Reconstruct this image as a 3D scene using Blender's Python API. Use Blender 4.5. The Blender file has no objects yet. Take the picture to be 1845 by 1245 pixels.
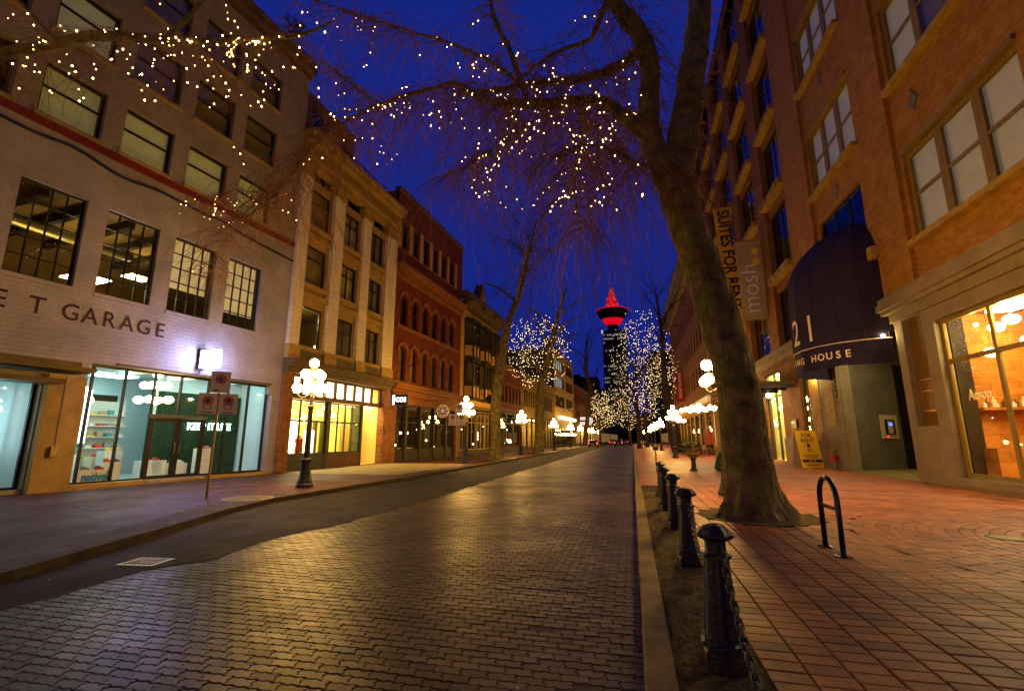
import bpy, math, random
from mathutils import Vector, Matrix
PI = math.pi
random.seed(7)
sc = bpy.context.scene
COL = sc.collection

# ------------------------------------------------------------------ camera, sky, exposure
F, CX, CY, HC = 845.0, 922.5, 622.5, 1.55
PITCH = math.atan((790 - CY) / F)
YAW = math.atan((1140 - CX) * math.cos(PITCH) / F)
FWD = Vector((-math.sin(YAW) * math.cos(PITCH), math.cos(YAW) * math.cos(PITCH), math.sin(PITCH)))
RIGHT = Vector((math.cos(YAW), math.sin(YAW), 0))
UP = RIGHT.cross(FWD)
cam = bpy.data.cameras.new('camera')
cam.sensor_width = 36.0
cam.lens = 36.0 * F / 1845.0
cam.clip_start = 0.05
cam.clip_end = 6000
camo = bpy.data.objects.new('camera', cam)
COL.objects.link(camo)
camo.location = (0, 0, HC)
camo.rotation_euler = (PI / 2 + PITCH, 0, YAW)
sc.camera = camo

world = bpy.data.worlds.new('World')
sc.world = world
world.use_nodes = True
wn, wl = world.node_tree.nodes, world.node_tree.links
sky = wn.new('ShaderNodeTexSky')
sky.sky_type = 'NISHITA'
sky.sun_disc = False
sky.sun_elevation = math.radians(-4.0)
sky.sun_rotation = math.radians(150)
sky.ozone_density = 6.0
tint = wn.new('ShaderNodeMix')
tint.data_type = 'RGBA'
tint.blend_type = 'MIX'
tint.inputs[0].default_value = 0.85
tint.inputs[7].default_value = (0.0085, 0.021, 0.245, 1)
wl.new(sky.outputs[0], tint.inputs[6])
bg = wn['Background']
wl.new(tint.outputs[2], bg.inputs[0])
bg.inputs[1].default_value = 1.0

sc.view_settings.view_transform = 'Standard'
sc.view_settings.look = 'None'
sc.view_settings.gamma = 1
sc.view_settings.exposure = 0.0
sc.render.engine = 'CYCLES'
cy = sc.cycles
cy.use_denoising = True
cy.max_bounces = 6
cy.diffuse_bounces = 3
cy.glossy_bounces = 3
cy.transmission_bounces = 4
cy.transparent_max_bounces = 16
cy.sample_clamp_indirect = 4.0
cy.caustics_reflective = False
cy.caustics_refractive = False


def at(px, py, Y=None, X=None):
    d = FWD + RIGHT * ((px - CX) / F) - UP * ((py - CY) / F)
    k = (Y / d.y) if Y is not None else (X / d.x)
    return Vector((0, 0, HC)) + d * k


# ------------------------------------------------------------------ materials
MATS = {}


def M(name, col, rough=0.6, metal=0.0, var=0.0, vs=3.0, bump=0.0, bs=20.0, emit=None, es=0.0, brick=None, spec=0.2, coat=0.0, col2=None, trans=0.0, sample=True, alpha=1.0, stretch=None, bdist=0.02, pos=False):
    if name in MATS:
        return MATS[name]
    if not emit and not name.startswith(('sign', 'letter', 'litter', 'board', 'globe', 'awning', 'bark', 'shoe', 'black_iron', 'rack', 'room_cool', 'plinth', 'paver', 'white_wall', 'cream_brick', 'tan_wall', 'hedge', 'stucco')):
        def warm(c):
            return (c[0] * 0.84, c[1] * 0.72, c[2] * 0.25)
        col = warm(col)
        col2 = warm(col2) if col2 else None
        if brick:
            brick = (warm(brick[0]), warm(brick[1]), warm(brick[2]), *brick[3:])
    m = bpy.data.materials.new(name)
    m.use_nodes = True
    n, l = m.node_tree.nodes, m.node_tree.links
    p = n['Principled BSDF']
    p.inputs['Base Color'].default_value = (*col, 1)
    p.inputs['Roughness'].default_value = rough
    p.inputs['Metallic'].default_value = metal
    p.inputs['Specular IOR Level'].default_value = spec
    if coat:
        p.inputs['Coat Weight'].default_value = coat
        p.inputs['Coat Roughness'].default_value = 0.15
    if trans:
        p.inputs['Transmission Weight'].default_value = trans
    tc = n.new('ShaderNodeTexCoord')
    OC = n.new('ShaderNodeNewGeometry').outputs['Position'] if pos else tc.outputs['Object']
    colout = None
    hgt = None
    if brick:
        c1, c2, mo, bw, bh, mode = brick
        sep = n.new('ShaderNodeSeparateXYZ')
        l.new(OC, sep.inputs[0])
        cmb = n.new('ShaderNodeCombineXYZ')
        if mode == 'wall':
            ad = n.new('ShaderNodeMath')
            ad.operation = 'ADD'
            l.new(sep.outputs[0], ad.inputs[0])
            l.new(sep.outputs[1], ad.inputs[1])
            l.new(ad.outputs[0], cmb.inputs[0])
            l.new(sep.outputs[2], cmb.inputs[1])
        else:
            l.new(sep.outputs[1], cmb.inputs[0])
            l.new(sep.outputs[0], cmb.inputs[1])
        bt = n.new('ShaderNodeTexBrick')
        bt.inputs['Color1'].default_value = (*c1, 1)
        bt.inputs['Color2'].default_value = (*c2, 1)
        bt.inputs['Mortar'].default_value = (*mo, 1)
        bt.inputs['Scale'].default_value = 1.0
        bt.inputs['Brick Width'].default_value = bw
        bt.inputs['Row Height'].default_value = bh
        bt.inputs['Mortar Size'].default_value = 0.008
        bt.inputs['Mortar Smooth'].default_value = 0.3
        l.new(cmb.outputs[0], bt.inputs['Vector'])
        colout = bt.outputs['Color']
        inv = n.new('ShaderNodeMath')
        inv.operation = 'SUBTRACT'
        inv.inputs[0].default_value = 1
        l.new(bt.outputs['Fac'], inv.inputs[1])
        hgt = inv.outputs[0]
    if var:
        nz = n.new('ShaderNodeTexNoise')
        nz.inputs['Scale'].default_value = vs
        nz.inputs['Detail'].default_value = 6
        nz.inputs['Roughness'].default_value = 0.65
        l.new(OC, nz.inputs['Vector'])
        rmp = n.new('ShaderNodeMapRange')
        rmp.inputs[1].default_value = 0.3
        rmp.inputs[2].default_value = 0.7
        rmp.inputs[3].default_value = 1 - var
        rmp.inputs[4].default_value = 1 + var * 0.6
        l.new(nz.outputs[0], rmp.inputs[0])
        mx = n.new('ShaderNodeMix')
        mx.data_type = 'RGBA'
        mx.blend_type = 'MULTIPLY'
        mx.inputs[0].default_value = 1
        if col2 is not None:
            m2 = n.new('ShaderNodeMix')
            m2.data_type = 'RGBA'
            rp2 = n.new('ShaderNodeMapRange')
            rp2.inputs[1].default_value = 0.42
            rp2.inputs[2].default_value = 0.6
            n2 = n.new('ShaderNodeTexNoise')
            n2.inputs['Scale'].default_value = vs * 0.6
            n2.inputs['Detail'].default_value = 8
            l.new(OC, n2.inputs['Vector'])
            l.new(n2.outputs[0], rp2.inputs[0])
            l.new(rp2.outputs[0], m2.inputs[0])
            if colout:
                l.new(colout, m2.inputs[6])
            else:
                m2.inputs[6].default_value = (*col, 1)
            m2.inputs[7].default_value = (*col2, 1)
            colout = m2.outputs[2]
        if colout:
            l.new(colout, mx.inputs[6])
        else:
            mx.inputs[6].default_value = (*col, 1)
        l.new(rmp.outputs[0], mx.inputs[7])
        colout = mx.outputs[2]
        rr = n.new('ShaderNodeMapRange')
        rr.inputs[1].default_value = 0.3
        rr.inputs[2].default_value = 0.7
        rr.inputs[3].default_value = min(1, rough + 0.12)
        rr.inputs[4].default_value = max(0.05, rough - 0.08)
        l.new(nz.outputs[0], rr.inputs[0])
        l.new(rr.outputs[0], p.inputs['Roughness'])
    if colout:
        l.new(colout, p.inputs['Base Color'])
    if bump:
        nb = n.new('ShaderNodeTexNoise')
        nb.inputs['Scale'].default_value = bs
        nb.inputs['Detail'].default_value = 6
        if stretch:
            mp = n.new('ShaderNodeMapping')
            mp.inputs['Scale'].default_value = stretch
            l.new(OC, mp.inputs[0])
            l.new(mp.outputs[0], nb.inputs['Vector'])
        else:
            l.new(OC, nb.inputs['Vector'])
        h = nb.outputs[0]
        if hgt is not None:
            am = n.new('ShaderNodeMath')
            am.operation = 'MULTIPLY_ADD'
            am.inputs[1].default_value = 0.5
            l.new(nb.outputs[0], am.inputs[0])
            l.new(hgt, am.inputs[2])
            h = am.outputs[0]
        b = n.new('ShaderNodeBump')
        b.inputs['Strength'].default_value = bump
        b.inputs['Distance'].default_value = bdist
        l.new(h, b.inputs['Height'])
        l.new(b.outputs[0], p.inputs['Normal'])
    if emit:
        p.inputs['Emission Color'].default_value = (*emit, 1)
        p.inputs['Emission Strength'].default_value = es
        if not sample:
            m.cycles.emission_sampling = 'NONE'
    MATS[name] = m
    return m


def glass_mat(name, ior=1.5, tintc=(1, 1, 1), boost=1.0):
    m = bpy.data.materials.new(name)
    m.use_nodes = True
    n, l = m.node_tree.nodes, m.node_tree.links
    n.remove(n['Principled BSDF'])
    r0 = ((ior - 1) / (ior + 1)) ** 2
    fr = n.new('ShaderNodeLayerWeight')          # Schlick reflectance, the same from both faces
    fr.inputs[0].default_value = 0.5
    pw = n.new('ShaderNodeMath')
    pw.operation = 'POWER'
    pw.inputs[1].default_value = 5
    l.new(fr.outputs['Facing'], pw.inputs[0])
    ml = n.new('ShaderNodeMath')
    ml.operation = 'MULTIPLY_ADD'
    ml.inputs[1].default_value = (1 - r0) * boost
    ml.inputs[2].default_value = r0
    l.new(pw.outputs[0], ml.inputs[0])
    t = n.new('ShaderNodeBsdfTransparent')
    t.inputs[0].default_value = (*tintc, 1)
    g = n.new('ShaderNodeBsdfGlossy')
    g.inputs['Roughness'].default_value = 0.015
    mx = n.new('ShaderNodeMixShader')
    l.new(ml.outputs[0], mx.inputs[0])
    l.new(t.outputs[0], mx.inputs[1])
    l.new(g.outputs[0], mx.inputs[2])
    l.new(mx.outputs[0], n['Material Output'].inputs[0])
    MATS[name] = m
    return m


GLASS = glass_mat('window_glass', 1.55, (0.93, 0.96, 0.95))
DGLASS = glass_mat('dark_glass', 1.9, (0.5, 0.52, 0.55))
M('black_iron', (0.016, 0.013, 0.009), 0.38, 0.0, 0.35, 8, 0.7, 50, spec=0.3)
M('rack_paint', (0.008, 0.007, 0.006), 0.27, spec=0.3)
M('globe_glow', (0.9, 0.85, 0.7), 0.3, emit=(1.0, 0.54, 0.125), es=190)
M('globe_off', (0.55, 0.5, 0.4), 0.2)
M('fairy_glow', (1, 0.9, 0.7), 0.4, emit=(1.0, 0.62, 0.20), es=22, sample=False)
M('fairy_dim', (1, 0.9, 0.7), 0.4, emit=(1.0, 0.58, 0.16), es=6, sample=False)
M('fairy_far', (1, 0.95, 0.8), 0.4, emit=(1.0, 0.68, 0.26), es=7, sample=False)
M('wire', (0.01, 0.01, 0.01), 0.5)
M('paver', (0.060, 0.038, 0.015), 0.40, 0, 0.65, 0.5, 0.22, 60, pos=True, spec=0.15)
M('paver_light', (0.080, 0.052, 0.021), 0.38, 0, 0.65, 0.5, 0.22, 60, pos=True, spec=0.15)
M('paver_dark', (0.042, 0.027, 0.011), 0.43, 0, 0.65, 0.5, 0.22, 60, pos=True, spec=0.15)
M('joint_sand', (0.02, 0.015, 0.01), 0.95, 0, 0.4, 4, 0.4, 90)
M('road_far', (0.08, 0.065, 0.05), 0.48, 0, 0.4, 0.5, 0.35, 30, spec=0.22, brick=((0.045, 0.034, 0.026), (0.033, 0.025, 0.02), (0.012, 0.009, 0.007), 0.225, 0.1125, 'floor'))
M('asphalt', (0.022, 0.018, 0.014), 0.82, 0, 0.35, 1.2, 0.7, 120, spec=0.2)
M('kerb_stone', (0.22, 0.18, 0.13), 0.75, 0, 0.4, 2.5, 0.5, 40)
M('kerb_left', (0.085, 0.07, 0.06), 0.8, 0, 0.4, 2.0, 0.4, 40)
M('soil', (0.10, 0.072, 0.036), 0.95, 0, 0.6, 6, 1.0, 18, col2=(0.085, 0.08, 0.026))
for i, c in enumerate(((0.37, 0.115, 0.028), (0.30, 0.088, 0.023), (0.43, 0.14, 0.035), (0.20, 0.058, 0.018))):
    M('brick_paver%d' % i, c, 0.5, 0, 0.5, 0.9, 0.4, 60, pos=True, spec=0.4)
M('mortar', (0.03, 0.02, 0.012), 0.95, 0, 0.3, 9, 0.4, 80)
M('brick_walk', (0.25, 0.08, 0.03), 0.52, 0, 0.25, 0.8, 0.5, 30, brick=((0.44, 0.13, 0.042), (0.35, 0.098, 0.034), (0.05, 0.03, 0.018), 0.19, 0.32, 'floor'))
M('brick_walk_left', (0.2, 0.06, 0.03), 0.6, 0, 0.45, 0.8, 0.8, 30, spec=0.14, brick=((0.13, 0.040, 0.028), (0.065, 0.020, 0.016), (0.010, 0.006, 0.006), 0.26, 0.13, 'floor'))
M('concrete_walk', (0.30, 0.25, 0.19), 0.65, 0, 0.3, 1.1, 0.3, 50)
M('ground_dark', (0.05, 0.045, 0.04), 0.9)
M('bark', (0.20, 0.135, 0.04), 0.88, 0, 0.7, 3.2, 1.0, 11, col2=(0.15, 0.14, 0.02), stretch=(1, 1, 0.22), bdist=0.16)
M('bark_dark', (0.045, 0.028, 0.014), 0.9, 0, 0.4, 5, 0.6, 20)
M('twig', (0.24, 0.12, 0.08), 0.8)
M('twig_dark', (0.035, 0.024, 0.018), 0.85)
M('white_wall', (0.33, 0.29, 0.28), 0.7, 0, 0.32, 0.6, 0.7, 30, brick=((0.30, 0.255, 0.165), (0.28, 0.235, 0.15), (0.23, 0.19, 0.12), 0.4, 0.13, 'wall'))
M('tan_wall', (0.34, 0.26, 0.16), 0.8, 0, 0.2, 0.7, 0.35, 40, brick=((0.27, 0.215, 0.115), (0.235, 0.185, 0.097), (0.16, 0.125, 0.065), 0.5, 0.15, 'wall'))
M('tan_trim', (0.36, 0.27, 0.16), 0.75, 0, 0.3, 2, 0.3, 30)
M('red_band', (0.19, 0.02, 0.015), 0.6, 0, 0.25, 2)
M('dark_frame', (0.018, 0.014, 0.010), 0.45)
M('alu_frame', (0.10, 0.10, 0.10), 0.35, 0.4)
M('cream_brick', (0.5, 0.4, 0.24), 0.6, 0, 0.12, 1, 0.9, 25, brick=((0.70, 0.57, 0.31), (0.60, 0.48, 0.25), (0.15, 0.11, 0.055), 0.42, 0.115, 'wall'))
M('buff_stone', (0.36, 0.255, 0.13), 0.7, 0, 0.25, 1.3, 0.3, 30)
M('dark_cornice', (0.12, 0.088, 0.05), 0.6, 0, 0.3, 2)
M('red_brick', (0.30, 0.055, 0.022), 0.7, 0, 0.25, 0.9, 0.5, 30, brick=((0.19, 0.028, 0.012), (0.14, 0.020, 0.009), (0.10, 0.028, 0.014), 0.24, 0.08, 'wall'))
M('red_stone', (0.25, 0.10, 0.045), 0.7, 0, 0.25, 2, 0.3, 30)
M('old_brick', (0.26, 0.10, 0.05), 0.75, 0, 0.3, 2, 0.6, 30, brick=((0.30, 0.115, 0.055), (0.16, 0.06, 0.03), (0.26, 0.18, 0.11), 0.24, 0.085, 'wall'))
M('ochre_wall', (0.50, 0.33, 0.12), 0.75, 0, 0.2, 1.3, 0.2, 30)
M('dark_wood', (0.030, 0.022, 0.013), 0.55, 0, 0.2, 5)
M('green_wood', (0.045, 0.055, 0.032), 0.5, 0, 0.2, 4)
M('brown_wood', (0.12, 0.055, 0.028), 0.5, 0, 0.25, 4)
M('grey_wall', (0.17, 0.125, 0.075), 0.75, 0, 0.25, 0.9, 0.3, 30)
M('pale_wall', (0.38, 0.30, 0.19), 0.7, 0, 0.2, 0.7)
M('brown_brick', (0.16, 0.06, 0.03), 0.8, 0, 0.3, 0.8, 0.4, 20, brick=((0.19, 0.07, 0.034), (0.13, 0.05, 0.026), (0.10, 0.05, 0.03), 0.5, 0.16, 'wall'))
M('orange_brick', (0.36, 0.15, 0.045), 0.72, 0, 0.22, 1.1, 0.6, 30, brick=((0.45, 0.24, 0.06), (0.32, 0.155, 0.042), (0.26, 0.15, 0.05), 0.30, 0.10, 'wall'))
M('loft_brick', (0.27, 0.11, 0.04), 0.75, 0, 0.25, 0.9, 0.6, 30, brick=((0.32, 0.15, 0.05), (0.23, 0.105, 0.036), (0.2, 0.11, 0.045), 0.30, 0.10, 'wall'))
M('sill_stone', (0.42, 0.30, 0.14), 0.75, 0, 0.4, 3, 0.4, 25)
M('stucco', (0.215, 0.165, 0.085), 0.8, 0, 0.2, 1.3, 0.2, 50)
M('stucco_grey', (0.155, 0.13, 0.075), 0.7, 0, 0.3, 0.9, 0.2, 50)
M('pebble', (0.20, 0.12, 0.05), 0.85, 0, 0.7, 30, 1.0, 40)
M('win_frame', (0.24, 0.185, 0.085), 0.5, 0, 0.15, 3)
M('blind_cream', (0.50, 0.42, 0.26), 0.8, 0, 0.08, 2)
M('blind_lit', (0.50, 0.45, 0.30), 0.8, 0, 0.1, 2, emit=(0.62, 0.48, 0.10), es=0.15, sample=False)
M('blind_warm', (0.5, 0.4, 0.25), 0.8, emit=(1.0, 0.66, 0.26), es=0.42, sample=False)
M('blind_dim', (0.30, 0.24, 0.14), 0.85, 0, 0.15, 2)
M('dark_room', (0.02, 0.016, 0.012), 0.9)
M('ceiling_beam', (0.16, 0.11, 0.06), 0.8, 0, 0.3, 2)
M('room_cream', (0.7, 0.6, 0.42), 0.8)
M('room_cool', (0.52, 0.66, 0.66), 0.8)
M('room_warm', (0.72, 0.55, 0.33), 0.8)
M('wood_panel', (0.55, 0.26, 0.07), 0.6, 0, 0.35, 3, brick=((0.66, 0.30, 0.11), (0.50, 0.21, 0.08), (0.30, 0.12, 0.04), 0.9, 0.42, 'wall'))
M('hedge_wall', (0.006, 0.040, 0.014), 0.8, 0, 0.8, 9, 1.0, 25)
M('plinth', (0.75, 0.74, 0.68), 0.6)
M('plinth_yellow', (0.70, 0.62, 0.38), 0.6)
M('cool_light', (1, 1, 1), 0.5, emit=(0.52, 0.86, 0.98), es=10)
M('cool_screen', (1, 1, 1), 0.5, emit=(0.75, 0.95, 1.0), es=5)
M('floodlight_glow', (1, 1, 1), 0.5, emit=(0.34, 0.42, 1.35), es=85)
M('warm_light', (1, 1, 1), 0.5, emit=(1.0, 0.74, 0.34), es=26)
M('shop_light', (1, 1, 1), 0.5, emit=(1.0, 0.80, 0.42), es=45)
M('spot_bright', (1, 1, 1), 0.5, emit=(1.0, 0.74, 0.36), es=520)
M('blind_streetlight_emit', (0.50, 0.42, 0.26), 0.8, 0, 0.1, 2, emit=(0.75, 0.55, 0.24), es=0.13, sample=False)  # emission stands in for street lamp light falling on the blinds
for nm_, c_ in (('shoe_yellow', (0.7, 0.5, 0.08)), ('shoe_red', (0.5, 0.06, 0.04)), ('shoe_teal', (0.05, 0.3, 0.32)), ('shoe_grey', (0.3, 0.3, 0.3)), ('shoe_white', (0.75, 0.75, 0.7)), ('shoe_navy', (0.04, 0.06, 0.16)), ('shoe_tan', (0.45, 0.3, 0.15))):
    M(nm_, c_, 0.5)
M('shop_far', (0.2, 0.15, 0.08), 0.8, emit=(1.0, 0.55, 0.16), es=0.16, sample=False)
M('window_spot', (1, 1, 1), 0.5, emit=(1.0, 0.72, 0.34), es=2200)
M('moss', (0.07, 0.085, 0.02), 0.9)
M('warm_light_soft', (1, 1, 1), 0.5, emit=(1.0, 0.68, 0.30), es=8)
M('white_panel_lit', (1, 1, 1), 0.5, emit=(1.0, 0.86, 0.52), es=4.5)
M('lobby_light', (1, 1, 1), 0.5, emit=(0.95, 1.0, 0.86), es=90)
M('neon_white', (1, 1, 1), 0.5, emit=(0.65, 1.0, 0.95), es=9)
M('spot_glow', (1, 1, 1), 0.5, emit=(1.0, 0.76, 0.38), es=60)
M('sign_white', (0.55, 0.44, 0.23), 0.5)
M('sign_red', (0.36, 0.03, 0.02), 0.5)
M('sign_blue', (0.05, 0.07, 0.25), 0.5)
M('sign_black', (0.012, 0.012, 0.014), 0.4)
M('letter_brown', (0.035, 0.015, 0.006), 0.7)
M('letter_edge', (0.50, 0.40, 0.24), 0.7)
M('letter_cream', (0.85, 0.68, 0.36), 0.6)
M('letter_white', (0.85, 0.83, 0.8), 0.6)
M('letter_lit', (0.9, 0.9, 0.9), 0.6, emit=(0.85, 0.92, 1.0), es=4)
M('letter_blue', (0.05, 0.28, 0.60), 0.5)
M('banner_yellow', (1.0, 0.62, 0.06), 0.75, 0, 0.15, 1)
M('banner_grey', (0.55, 0.48, 0.42), 0.75, 0, 0.12, 1)
M('banner_red', (0.42, 0.03, 0.018), 0.75)
M('board_yellow', (0.85, 0.52, 0.02), 0.5)
M('board_white', (0.6, 0.52, 0.36), 0.6)
M('purple', (0.06, 0.012, 0.05), 0.5)
M('awning_cloth', (0.022, 0.013, 0.032), 0.75, 0, 0.2, 3, 0.15, 200)
M('steel', (0.35, 0.33, 0.30), 0.35, 0.8, 0.2, 6)
M('galvanised', (0.30, 0.25, 0.17), 0.5, 0.5, 0.3, 9)
M('brass_red', (0.5, 0.02, 0.015), 0.35)
M('green_bag', (0.012, 0.075, 0.012), 0.55, 0, 0.3, 6, 0.6, 12)
M('red_glow', (0.08, 0.0, 0.0), 0.6, emit=(1.0, 0.004, 0.018), es=0.7, sample=False)
M('red_glow_hot', (0.2, 0.02, 0.02), 0.5, emit=(1.0, 0.20, 0.22), es=1.3, sample=False)
M('tower_wall', (0.035, 0.022, 0.016), 0.7, 0, 0.2, 0.05)
M('tower_disc', (0.045, 0.02, 0.02), 0.6)
M('office_lit', (1, 1, 0.9), 0.5, emit=(1.0, 0.86, 0.45), es=0.20, sample=False)
M('office_green', (1, 1, 0.9), 0.5, emit=(0.78, 1.0, 0.62), es=0.75, sample=False)
M('office_blue', (1, 1, 0.9), 0.5, emit=(0.8, 0.85, 1.0), es=0.6, sample=False)
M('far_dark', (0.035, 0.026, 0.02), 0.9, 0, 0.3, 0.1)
M('tail_red', (0.6, 0.02, 0.02), 0.4, emit=(1.0, 0.03, 0.02), es=9)
M('car_green', (0.02, 0.10, 0.025), 0.25, coat=0.6)
M('car_dark', (0.02, 0.02, 0.024), 0.25, coat=0.6)
M('car_silver', (0.30, 0.29, 0.28), 0.28, 0.5, coat=0.5)
M('rubber', (0.012, 0.012, 0.012), 0.8)
M('leaf_litter', (0.32, 0.19, 0.06), 0.8)
M('litter_white', (0.7, 0.68, 0.62), 0.7)
M('leaf_green', (0.035, 0.09, 0.02), 0.7)
M('cloth_red', (0.5, 0.06, 0.04), 0.8)
M('screen_blue', (0.1, 0.1, 0.2), 0.4, emit=(0.10, 0.20, 0.9), es=2.0)
M('dot_red', (0.6, 0.0, 0.0), 0.4, emit=(1, 0.02, 0.02), es=3)
M('dot_green', (0.0, 0.5, 0.1), 0.4, emit=(0.1, 0.9, 0.2), es=2)
M('plaque', (0.17, 0.09, 0.035), 0.5, 0.3)
M('plaque_edge', (0.5, 0.25, 0.05), 0.4, 0.5)


# ------------------------------------------------------------------ mesh builder
class MB:
    def __init__(s, o=1):
        s.v, s.f, s.o = [], [], o

    def vert(s, x, y, z):
        s.v.append((x, y * s.o, z))
        return len(s.v) - 1

    def quad(s, a, b, c, d):
        i = len(s.v)
        for p in (a, b, c, d):
            s.v.append((p[0], p[1] * s.o, p[2]))
        s.f.append((i, i + 1, i + 2, i + 3))

    def poly(s, pts):
        i = len(s.v)
        for p in pts:
            s.v.append((p[0], p[1] * s.o, p[2]))
        s.f.append(tuple(range(i, i + len(pts))))

    def box(s, x0, x1, y0, y1, z0, z1):
        i = len(s.v)
        for x in (x0, x1):
            for y in (y0, y1):
                for z in (z0, z1):
                    s.v.append((x, y * s.o, z))
        for q in ((0, 1, 3, 2), (4, 6, 7, 5), (0, 4, 5, 1), (2, 3, 7, 6), (0, 2, 6, 4), (1, 5, 7, 3)):
            s.f.append(tuple(i + k for k in q))
        return s

    def prism(s, poly, z0, z1, axis='z'):
        """poly of (a,b); extruded along axis"""
        n = len(poly)
        i = len(s.v)
        for zz in (z0, z1):
            for a, b in poly:
                if axis == 'z':
                    s.v.append((a, b * s.o, zz))
                elif axis == 'y':
                    s.v.append((a, zz * s.o, b))
                else:
                    s.v.append((zz, a * s.o, b))
        s.f.append(tuple(range(i, i + n)))
        s.f.append(tuple(range(i + n, i + 2 * n)))
        for k in range(n):
            k2 = (k + 1) % n
            s.f.append((i + k, i + k2, i + n + k2, i + n + k))
        return s

    def tube(s, pts, rad, n=8, cap=True, jit=0.0, rnd=random):
        pts = [Vector(p) for p in pts]
        if not isinstance(rad, (list, tuple)):
            rad = [rad] * len(pts)
        prev = None
        i0 = len(s.v)
        u = None
        for k, p in enumerate(pts):
            if k == 0:
                t = pts[1] - p
            elif k == len(pts) - 1:
                t = p - pts[k - 1]
            else:
                t = pts[k + 1] - pts[k - 1]
            if t.length < 1e-9:
                t = Vector((0, 0, 1))
            t.normalize()
            if u is None:
                a = Vector((0, 0, 1)) if abs(t.z) < 0.9 else Vector((1, 0, 0))
                u = t.cross(a).normalized()
            else:
                u = (u - t * u.dot(t))
                if u.length < 1e-6:
                    u = t.cross(Vector((1, 0, 0.1)))
                u.normalize()
            w = t.cross(u)
            for j in range(n):
                a = 2 * PI * j / n
                r = rad[k] * (1 + (rnd.uniform(-jit, jit) if jit else 0))
                q = p + u * (math.cos(a) * r) + w * (math.sin(a) * r)
                s.v.append((q.x, q.y * s.o, q.z))
        for k in range(len(pts) - 1):
            for j in range(n):
                a = i0 + k * n + j
                b = i0 + k * n + (j + 1) % n
                s.f.append((a, b, b + n, a + n))
        if cap:
            s.f.append(tuple(i0 + j for j in range(n)))
            s.f.append(tuple(i0 + (len(pts) - 1) * n + j for j in range(n)))
        return s

    def lathe(s, prof, n=16, c=(0, 0, 0), ph=0.0):
        i0 = len(s.v)
        for r, z in prof:
            for j in range(n):
                a = 2 * PI * j / n + ph
                s.v.append((c[0] + r * math.cos(a), (c[1] + r * math.sin(a)) * s.o, c[2] + z))
        for k in range(len(prof) - 1):
            for j in range(n):
                a = i0 + k * n + j
                b = i0 + k * n + (j + 1) % n
                s.f.append((a, b, b + n, a + n))
        s.f.append(tuple(i0 + j for j in range(n)))
        s.f.append(tuple(i0 + (len(prof) - 1) * n + j for j in range(n)))
        return s

    def ball(s, c, r, n=8, m=5, sz=1.0):
        prof = [(max(1e-4, r * math.sin(PI * k / m)), -r * sz * math.cos(PI * k / m)) for k in range(m + 1)]
        return s.lathe(prof, n, c)

    def octa(s, c, r):
        i = len(s.v)
        x, y, z = c
        for d in ((r, 0, 0), (-r, 0, 0), (0, r, 0), (0, -r, 0), (0, 0, r), (0, 0, -r)):
            s.v.append((x + d[0], (y + d[1]) * s.o, z + d[2]))
        for a, b, cc in ((0, 2, 4), (2, 1, 4), (1, 3, 4), (3, 0, 4), (2, 0, 5), (1, 2, 5), (3, 1, 5), (0, 3, 5)):
            s.f.append((i + a, i + b, i + cc))

    def wall(s, s0, s1, z0, z1, holes, d=0.0, t=0.25, back=False):
        xs = sorted({s0, s1, *[h[0] for h in holes], *[h[1] for h in holes]})
        zs = sorted({z0, z1, *[h[2] for h in holes], *[h[3] for h in holes]})
        xs = [x for x in xs if s0 <= x <= s1]
        zs = [z for z in zs if z0 <= z <= z1]
        for i in range(len(xs) - 1):
            for j in range(len(zs) - 1):
                mx, mz = (xs[i] + xs[i + 1]) / 2, (zs[j] + zs[j + 1]) / 2
                if any(h[0] < mx < h[1] and h[2] < mz < h[3] for h in holes):
                    continue
                s.quad((xs[i], d, zs[j]), (xs[i + 1], d, zs[j]), (xs[i + 1], d, zs[j + 1]), (xs[i], d, zs[j + 1]))
        for h in holes:
            a, b, c, e = max(h[0], s0), min(h[1], s1), max(h[2], z0), min(h[3], z1)
            s.quad((a, d, c), (a, d - t, c), (a, d - t, e), (a, d, e))
            s.quad((b, d, c), (b, d - t, c), (b, d - t, e), (b, d, e))
            s.quad((a, d, e), (b, d, e), (b, d - t, e), (a, d - t, e))
            s.quad((a, d, c), (b, d, c), (b, d - t, c), (a, d - t, c))
        return s

    def mesh(s, name, mat, smooth=False):
        me = bpy.data.meshes.new(name)
        me.from_pydata(s.v, [], s.f)
        if smooth:
            me.polygons.foreach_set('use_smooth', [True] * len(me.polygons))
        me.materials.append(MATS[mat] if isinstance(mat, str) else mat)
        me.update()
        return me

    def obj(s, name, mat, parent=None, smooth=False, loc=None, rot=None):
        ob = bpy.data.objects.new(name, s.mesh(name, mat, smooth))
        return link(ob, parent, loc, rot)


def link(ob, parent=None, loc=None, rot=None):
    COL.objects.link(ob)
    if parent is not None:
        ob.parent = parent
    if loc is not None:
        ob.location = loc
    if rot is not None:
        ob.rotation_euler = rot
    return ob


def tag(o, label=None, cat=None, group=None, kind=None):
    if label:
        o['label'] = label
    if cat:
        o['category'] = cat
    if group:
        o['group'] = group
    if kind:
        o['kind'] = kind
    return o


def thing(name, label, cat, loc=(0, 0, 0), rz=0.0, group=None):
    o = bpy.data.objects.new(name, None)
    o.empty_display_size = 0.2
    COL.objects.link(o)
    o.location = loc
    o.rotation_euler = (0, 0, rz)
    return tag(o, label, cat, group)


def struct_empty(name):
    o = bpy.data.objects.new(name, None)
    COL.objects.link(o)
    o['kind'] = 'structure'
    return o


def copy_tree(o, parent=None):
    c = o.copy()
    COL.objects.link(c)
    c.parent = parent
    for ch in list(o.children):
        copy_tree(ch, c)
    return c


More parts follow.
